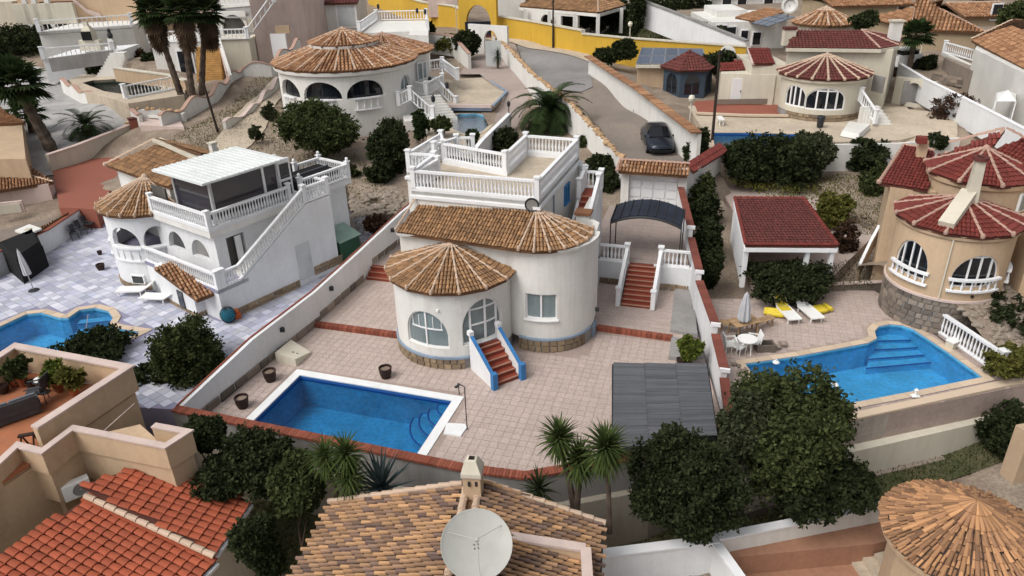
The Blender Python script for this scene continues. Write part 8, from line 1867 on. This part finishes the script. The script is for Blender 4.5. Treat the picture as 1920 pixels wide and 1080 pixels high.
for k,(px, py, w_, h_) in enumerate(((1412,302,112,104),(1478,298,118,100),(1525,280,80,60))): ctree(['dark hedge bush at the left end below the dark pool strip', 'dark hedge bush in the middle below the dark pool strip', 'brownish low hedge bush at the right end below the dark pool strip'][k], px, py,2.0, w_, h_, 'dark' if k < 2 else 'olive',6500,.15, Y=46.6, name='hedge_bush', cat='hedge', seed=40 + k, group='hedge below the pool strip')
ctree('dark bush left of the beige villa chimney roof, upper part',1630,300,2.1,75,70, 'dark',3500,.15, name='bush', cat='bush', seed=44); ctree('mid green bush left of the beige villa wing, lower part',1638,342,1.8,60,60, 'mid',3000,.14, name='bush', cat='bush', seed=45)
ctree('small dark shrub behind the beige villa chimney',1757,265,3.0,40,35, 'dark',1200,.14, name='bush', cat='bush', seed=46)
ctree('dark spiky bush on the slope between the road and the pool strip',1310,275,3.0,60,70, 'dark',3200,.14, name='bush', cat='bush', seed=47)
ctree('small round ball tree on the dirt road against the white wall',1202,207,3.0,42,36, 'dark',2000,.13, name='ball_tree', cat='tree', seed=48)
ctree('dark hedge behind the garage and the roof terrace corner',1130,318,2.4,80,55, 'dark',4500,.14, name='hedge', cat='hedge', seed=49); ctree('dark shrub mass left of the garage under the side stair',1140,345,1.9,50,50, 'dark',2500,.14, name='hedge', cat='hedge', seed=50)
# ---- behind the middle villa
palm('big feather palm in the bed between the dirt road and the roof terrace', W(1030,244,2.0),1.5,64,3.5, r=.5, nl=30, seed=11, ll=.62, lw=.045, droop=1.9)
ctree('broad citrus tree in front of the large round white house',602,238,4.0,176,95, 'mid',11000,.15, zg=1.9, seed=51, lumps=12)
ctree('dark conifer-like bush left of the roof terrace',737,285,2.9,92,120, 'dark',7500,.14, zg=1.4, name='bush', cat='bush', seed=52, lumps=10)
ctree('dark low bush at the left flank of the roof terrace wall',715,325,2.0,60,60, 'dark',2500,.14, name='bush', cat='bush', seed=53)
for k,(px, py, w_, h_, lf_) in enumerate(((790,235,36,60, 'palm'),(826,238,40,36, 'mid'),(884,258,30,26, 'palm'),(945,262,60,45, 'dark'))): ctree(['slim green shrub left of the oval pool', 'green shrub in front of the oval pool', 'green shrub at the right end of the oval pool', 'dark bush behind the rear rail of the roof terrace'][k], px, py,3.3 if k < 3 else 2.6, w_, h_, lf_,2200,.14, name='bush', cat='bush', seed=54 + k)
ctree('dark tangled shrub between the two middle villas',705,415,1.3,46,46, 'brown',1500,.12, name='bush', cat='bush', seed=58)
t = thing('dry_stone_terrace', 'tumbled brown dry-stone terrace between the left villa and the middle villa', 'stone terrace', W(700,370,1.2)); rocks(t, WP([(655,350),(755,345),(752,390),(660,400)],1.5), lambda x, y: 1.25,220,.3,.6,50)
t = thing('rubble_bed', 'stony bed left of the roof terrace below the citrus tree', 'stones', W(560,300,1.9)); rocks(t, WP([(480,260),(640,290),(700,330),(560,330)],1.9), lambda x, y: ground_z(x, y),90,.15,.4,20)
# ---- upper middle
ctree('round dark tree beside the lighter hedge in front of the yellow gate',873,84,5.3,56,52, 'dark',3500,.2, name='tree', seed=60); ctree('lighter olive-green hedge block left of the round dark tree',838,86,4.9,48,36, 'yellowg',2500,.2, name='hedge', cat='hedge', seed=61); ctree('small dark bush behind the white roof terrace stair wall',806,58,5.6,22,28, 'dark',900,.2, name='bush', cat='bush', seed=62)
rosette('small young palm plant in a pot beside the pink path',[W(933,108,4.6)], W(933,122,3.9),50,.9,.05, 'palm', True, 'young_palm', 'palm', seed=63); rosette('low spiky plant by the rock wall at the far end of the pink path',[W(972,118,4.2)], W(972,122,3.9),40,.7,.05, 'dark', False, 'spiky_plant', 'plant', seed=64)
rosette('potted cactus-like plant on the pink path near the palm',[W(985,140,3.6)], W(985,145,3.3),40,.7,.05, 'olive', False, 'spiky_plant', 'plant', seed=65)
t = tree('dark slim cypress behind the yellow wall',0,0,0,(1.0,1.0,3.6),2.8, 'dark',3500,.2, cat='cypress', name='cypress_tree', seed=66, base=WY(1191,55,84), lumps=8)
ctree('dark green hedge on the end of the white wall by the yellow wall',1137,103,5.0,52,30, 'dark',2500,.2, name='hedge', cat='hedge', seed=67)
for k,(x, y, Y, w_) in enumerate(((1110,40,90,2.6),(1150,35,92,2.6),(1240,30,95,2.4),(1305,60,82,1.6),(1345,70,80,1.2),(1170,95,72,1.3),(1345,125,66,1.5),(1290,12,110,3.5))):
    b = WY(x, y + 12, Y); tree(['dark green bush behind the pavilion', 'dark bush between the pavilion and the cypress', 'dark bush on the lawn slope right of the cypress', 'dark shrub against the sloping grey wall', 'small dark shrub at the lower end of the sloping grey wall', 'dark shrub just right of the globe lamp before the yellow wall', 'dark shrub between the solar hut and the white dish', 'dark tree clump below the far white house'][k],0,0,0,(w_, w_, w_ * .8), w_ * .5, 'dark',2000,.24, name='bush', cat='bush', seed=70 + k, base=b)
# ---- upper right
fan_palm('fan palm rising behind the chimney of the red-roofed white house', W(1702,140,3.4),3.4,34,1.15, seed=12, leafm='palm')
ctree('dark rounded bush on the grey diagonal wall below the globe lamp',1736,120,4.2,36,26, 'dark',1600,.18, name='bush', cat='bush', seed=80); ctree('wide dark tree crown behind the red main roof',1620,40,8.3,48,30, 'dark',1800,.22, name='tree', seed=81)
ctree('round green tree in the top right corner',1912,38,7.3,70,55, 'mid',2500,.22, name='tree', seed=82); ctree('low brown hedge at the foot of the arched cream wall',1690,138,3.6,34,16, 'brown',900,.18, name='hedge', cat='hedge', seed=83)
ctree('bare reddish-brown bush leaning in the yard under the grey diagonal wall',1784,200,3.6,92,56, 'brown',3500,.10, name='bare_tree', cat='tree', seed=84, zg=2.6)
# ---- upper left
fan_palm('large fan palm with a leaning trunk in the white gravel garden', W(95,276,2.2),4.6,44,1.55,(-1.3,.3), seed=13, r=.32)
fan_palm('small fan palm in the shade of the large leaning one', W(60,248,2.3),1.6,24,1.1,(0,0), seed=14, r=.16); palm('low feather palm in the middle of the white gravel garden', W(166,256,2.2),.8,34,2.5, r=.34, nl=24, seed=15, droop=1.6)
for k,(px, py, x2, lb) in enumerate(((342,186,286, 'leftmost of the three tall fan palms, leaning left'),(362,188,340, 'middle one of the three tall fan palms'),(378,172,384, 'rightmost of the three tall fan palms, nearly upright'))):
    b = W(px, py,3.9); top_ = WY(x2,22, b.y - .3); fan_palm(lb, b, top_.z - b.z,44,1.15,(top_.x - b.x,-.3), skirt=1.7, seed=16 + k, r=.2, group='three tall fan palms')
ctree('dark clipped hedge mass at the far left behind the large fan palm',28,88,5.6,120,75, 'dark',5500,.2, name='hedge', cat='hedge', seed=90); ctree('dark cypress-like tree left of the three tall palms',256,50,6.6,46,80, 'dark',3200,.2, name='tree', seed=91)
ctree('dark red-leaved bush on the terrace left of the tall palms',252,103,4.9,38,26, 'brown',1500,.18, name='bush', cat='bush', seed=92); ctree('dark green bush at the foot of the leftmost tall palm',287,116,4.8,34,44, 'dark',1800,.18, name='bush', cat='bush', seed=93)
ctree('small dark bush on the wall by the white garden stairs',178,128,4.8,28,20, 'dark',800,.18, name='bush', cat='bush', seed=94); ctree('dark thicket in the far top left corner',10,25,7.0,50,34, 'dark',1500,.24, name='bush', cat='bush', seed=95)
ctree('low dark shrub in front of the grey stair house',450,112,4.6,40,20, 'brown',900,.18, name='bush', cat='bush', seed=96); ctree('brown garden plants around the low white wall left of the round house',505,215,3.0,30,50, 'olive',1200,.14, name='bush', cat='bush', seed=97)
ctree('brown thorny shrub in the upper court left of the yellow wall',585,42,6.2,30,40, 'brown',900,.2, name='bush', cat='bush', seed=98)
# ---- weeds and ground cover
def grass(name, poly, n, h, mname, zf, seed, w=.02):
    rng = np.random.default_rng(seed); xs = [p[0] for p in poly]; ys = [p[1] for p in poly]; pts = []
    while len(pts) < n:
        x, y = rng.uniform(min(xs), max(xs)), rng.uniform(min(ys), max(ys))
        if inpoly(x, y, poly): pts.append((x, y, zf(x, y)))
    P = np.array(pts); m = len(P); a = rng.uniform(0,6.28, m); hh = h * rng.uniform(.4,1.2, m); d = np.stack([np.cos(a), np.sin(a), np.zeros(m)],1) * w; t_ = np.stack([rng.normal(0,.35, m), rng.normal(0,.35, m), np.ones(m)],1) * hh[:, None]
    V = np.stack([P - d, P + d, P + d * .3 + t_, P - d * .3 + t_],1).reshape(-1,3); o = bpy.data.objects.new(name, npmesh(name, V, np.arange(m * 4).reshape(m,4), LF[mname])); COL.objects.link(o); o['kind'] = 'stuff'
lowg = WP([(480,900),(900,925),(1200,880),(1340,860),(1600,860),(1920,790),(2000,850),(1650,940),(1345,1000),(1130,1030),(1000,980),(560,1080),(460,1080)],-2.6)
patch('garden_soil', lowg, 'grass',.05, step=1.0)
grass('weeds', lowg,16000,.16, 'mid', ground_z,5,.025); grass('ground_cover', WP([(1420,540),(1640,470),(1640,540),(1560,545)],.6),1500,.1, 'olive', lambda x, y: .6,6)
grass('lawn_grass', WP([(1120,55),(1180,15),(1290,45),(1380,82),(1200,66)],5.5),3000,.3, 'mid', lambda x, y: ground_z(x, y) + .3,7,.06)
for k,(px, py, w_, h_, lf_) in enumerate(((478,250,30,24, 'olive'),(540,318,44,26, 'brown'),(655,320,40,26, 'mid'),(440,300,26,20, 'olive'),(1000,300,50,30, 'olive'),(1090,265,30,22, 'mid'))):
    ctree(['small grey-green shrub right of the leaning pole', 'low brown shrub behind the black covered wing terrace', 'small green shrub right under the citrus tree', 'small grey-green shrub behind the glass room roof', 'low grey-green ground shrub right behind the rear rail of the roof terrace', 'small green shrub right of the big feather palm'][k], px, py, ground_z(*W(px, py,2)[:2]) + .4, w_, h_, lf_,700,.13, name='shrub', cat='shrub', seed=110 + k)
patch('sandy_path', WP([(400,262),(440,232),(530,165),(530,200),(470,262),(425,290)],2.6), 'beigep',.08, step=1.); patch('sandy_path', WP([(560,330),(640,345),(655,400),(690,470),(660,480),(610,400)],1.2), 'stoneg',.08, step=.8)
rocks(thing('scattered_stones', 'loose stones strewn over the slope behind the left villa', 'stones', W(480,300,2)), WP([(420,240),(520,200),(560,280),(520,330),(430,300)],2), ground_z,120,.1,.35,24)
for nm, pg, n_, lf_, sd in (('dry_weeds', WP([(395,330),(430,250),(540,190),(720,330),(720,420),(640,430)],1.8),5000, 'yellowg',21),('dry_weeds', WP([(930,300),(905,235),(1000,175),(1165,310),(1150,335)],2.3),2500, 'olive',22),('dry_weeds', WP([(1350,345),(1500,335),(1660,330),(1650,460),(1590,420)],1.1),3500, 'yellowg',23),('dry_weeds', WP([(1110,122),(1180,165),(1300,258),(1280,262),(1170,180),(1100,135)],3.5),900, 'olive',24),('dry_weeds', WP([(300,260),(420,215),(520,150),(540,180),(420,290)],2.8),3500, 'yellowg',25)):
    grass(nm, pg, n_,.11, lf_, ground_z, sd,.035)
rocks(thing('scattered_stones', 'loose pale stones along the white wall of the dirt road', 'stones', W(1150,180,3)), WP([(1085,120),(1110,122),(1200,180),(1180,200)],3.3), ground_z,26,.12,.5,24)
rocks(thing('scattered_stones', 'loose stones on the bare yard behind the open shelter', 'stones', W(1560,340,1.2)), WP([(1510,330),(1640,330),(1640,450),(1600,400)],1.1), ground_z,110,.1,.3,24)
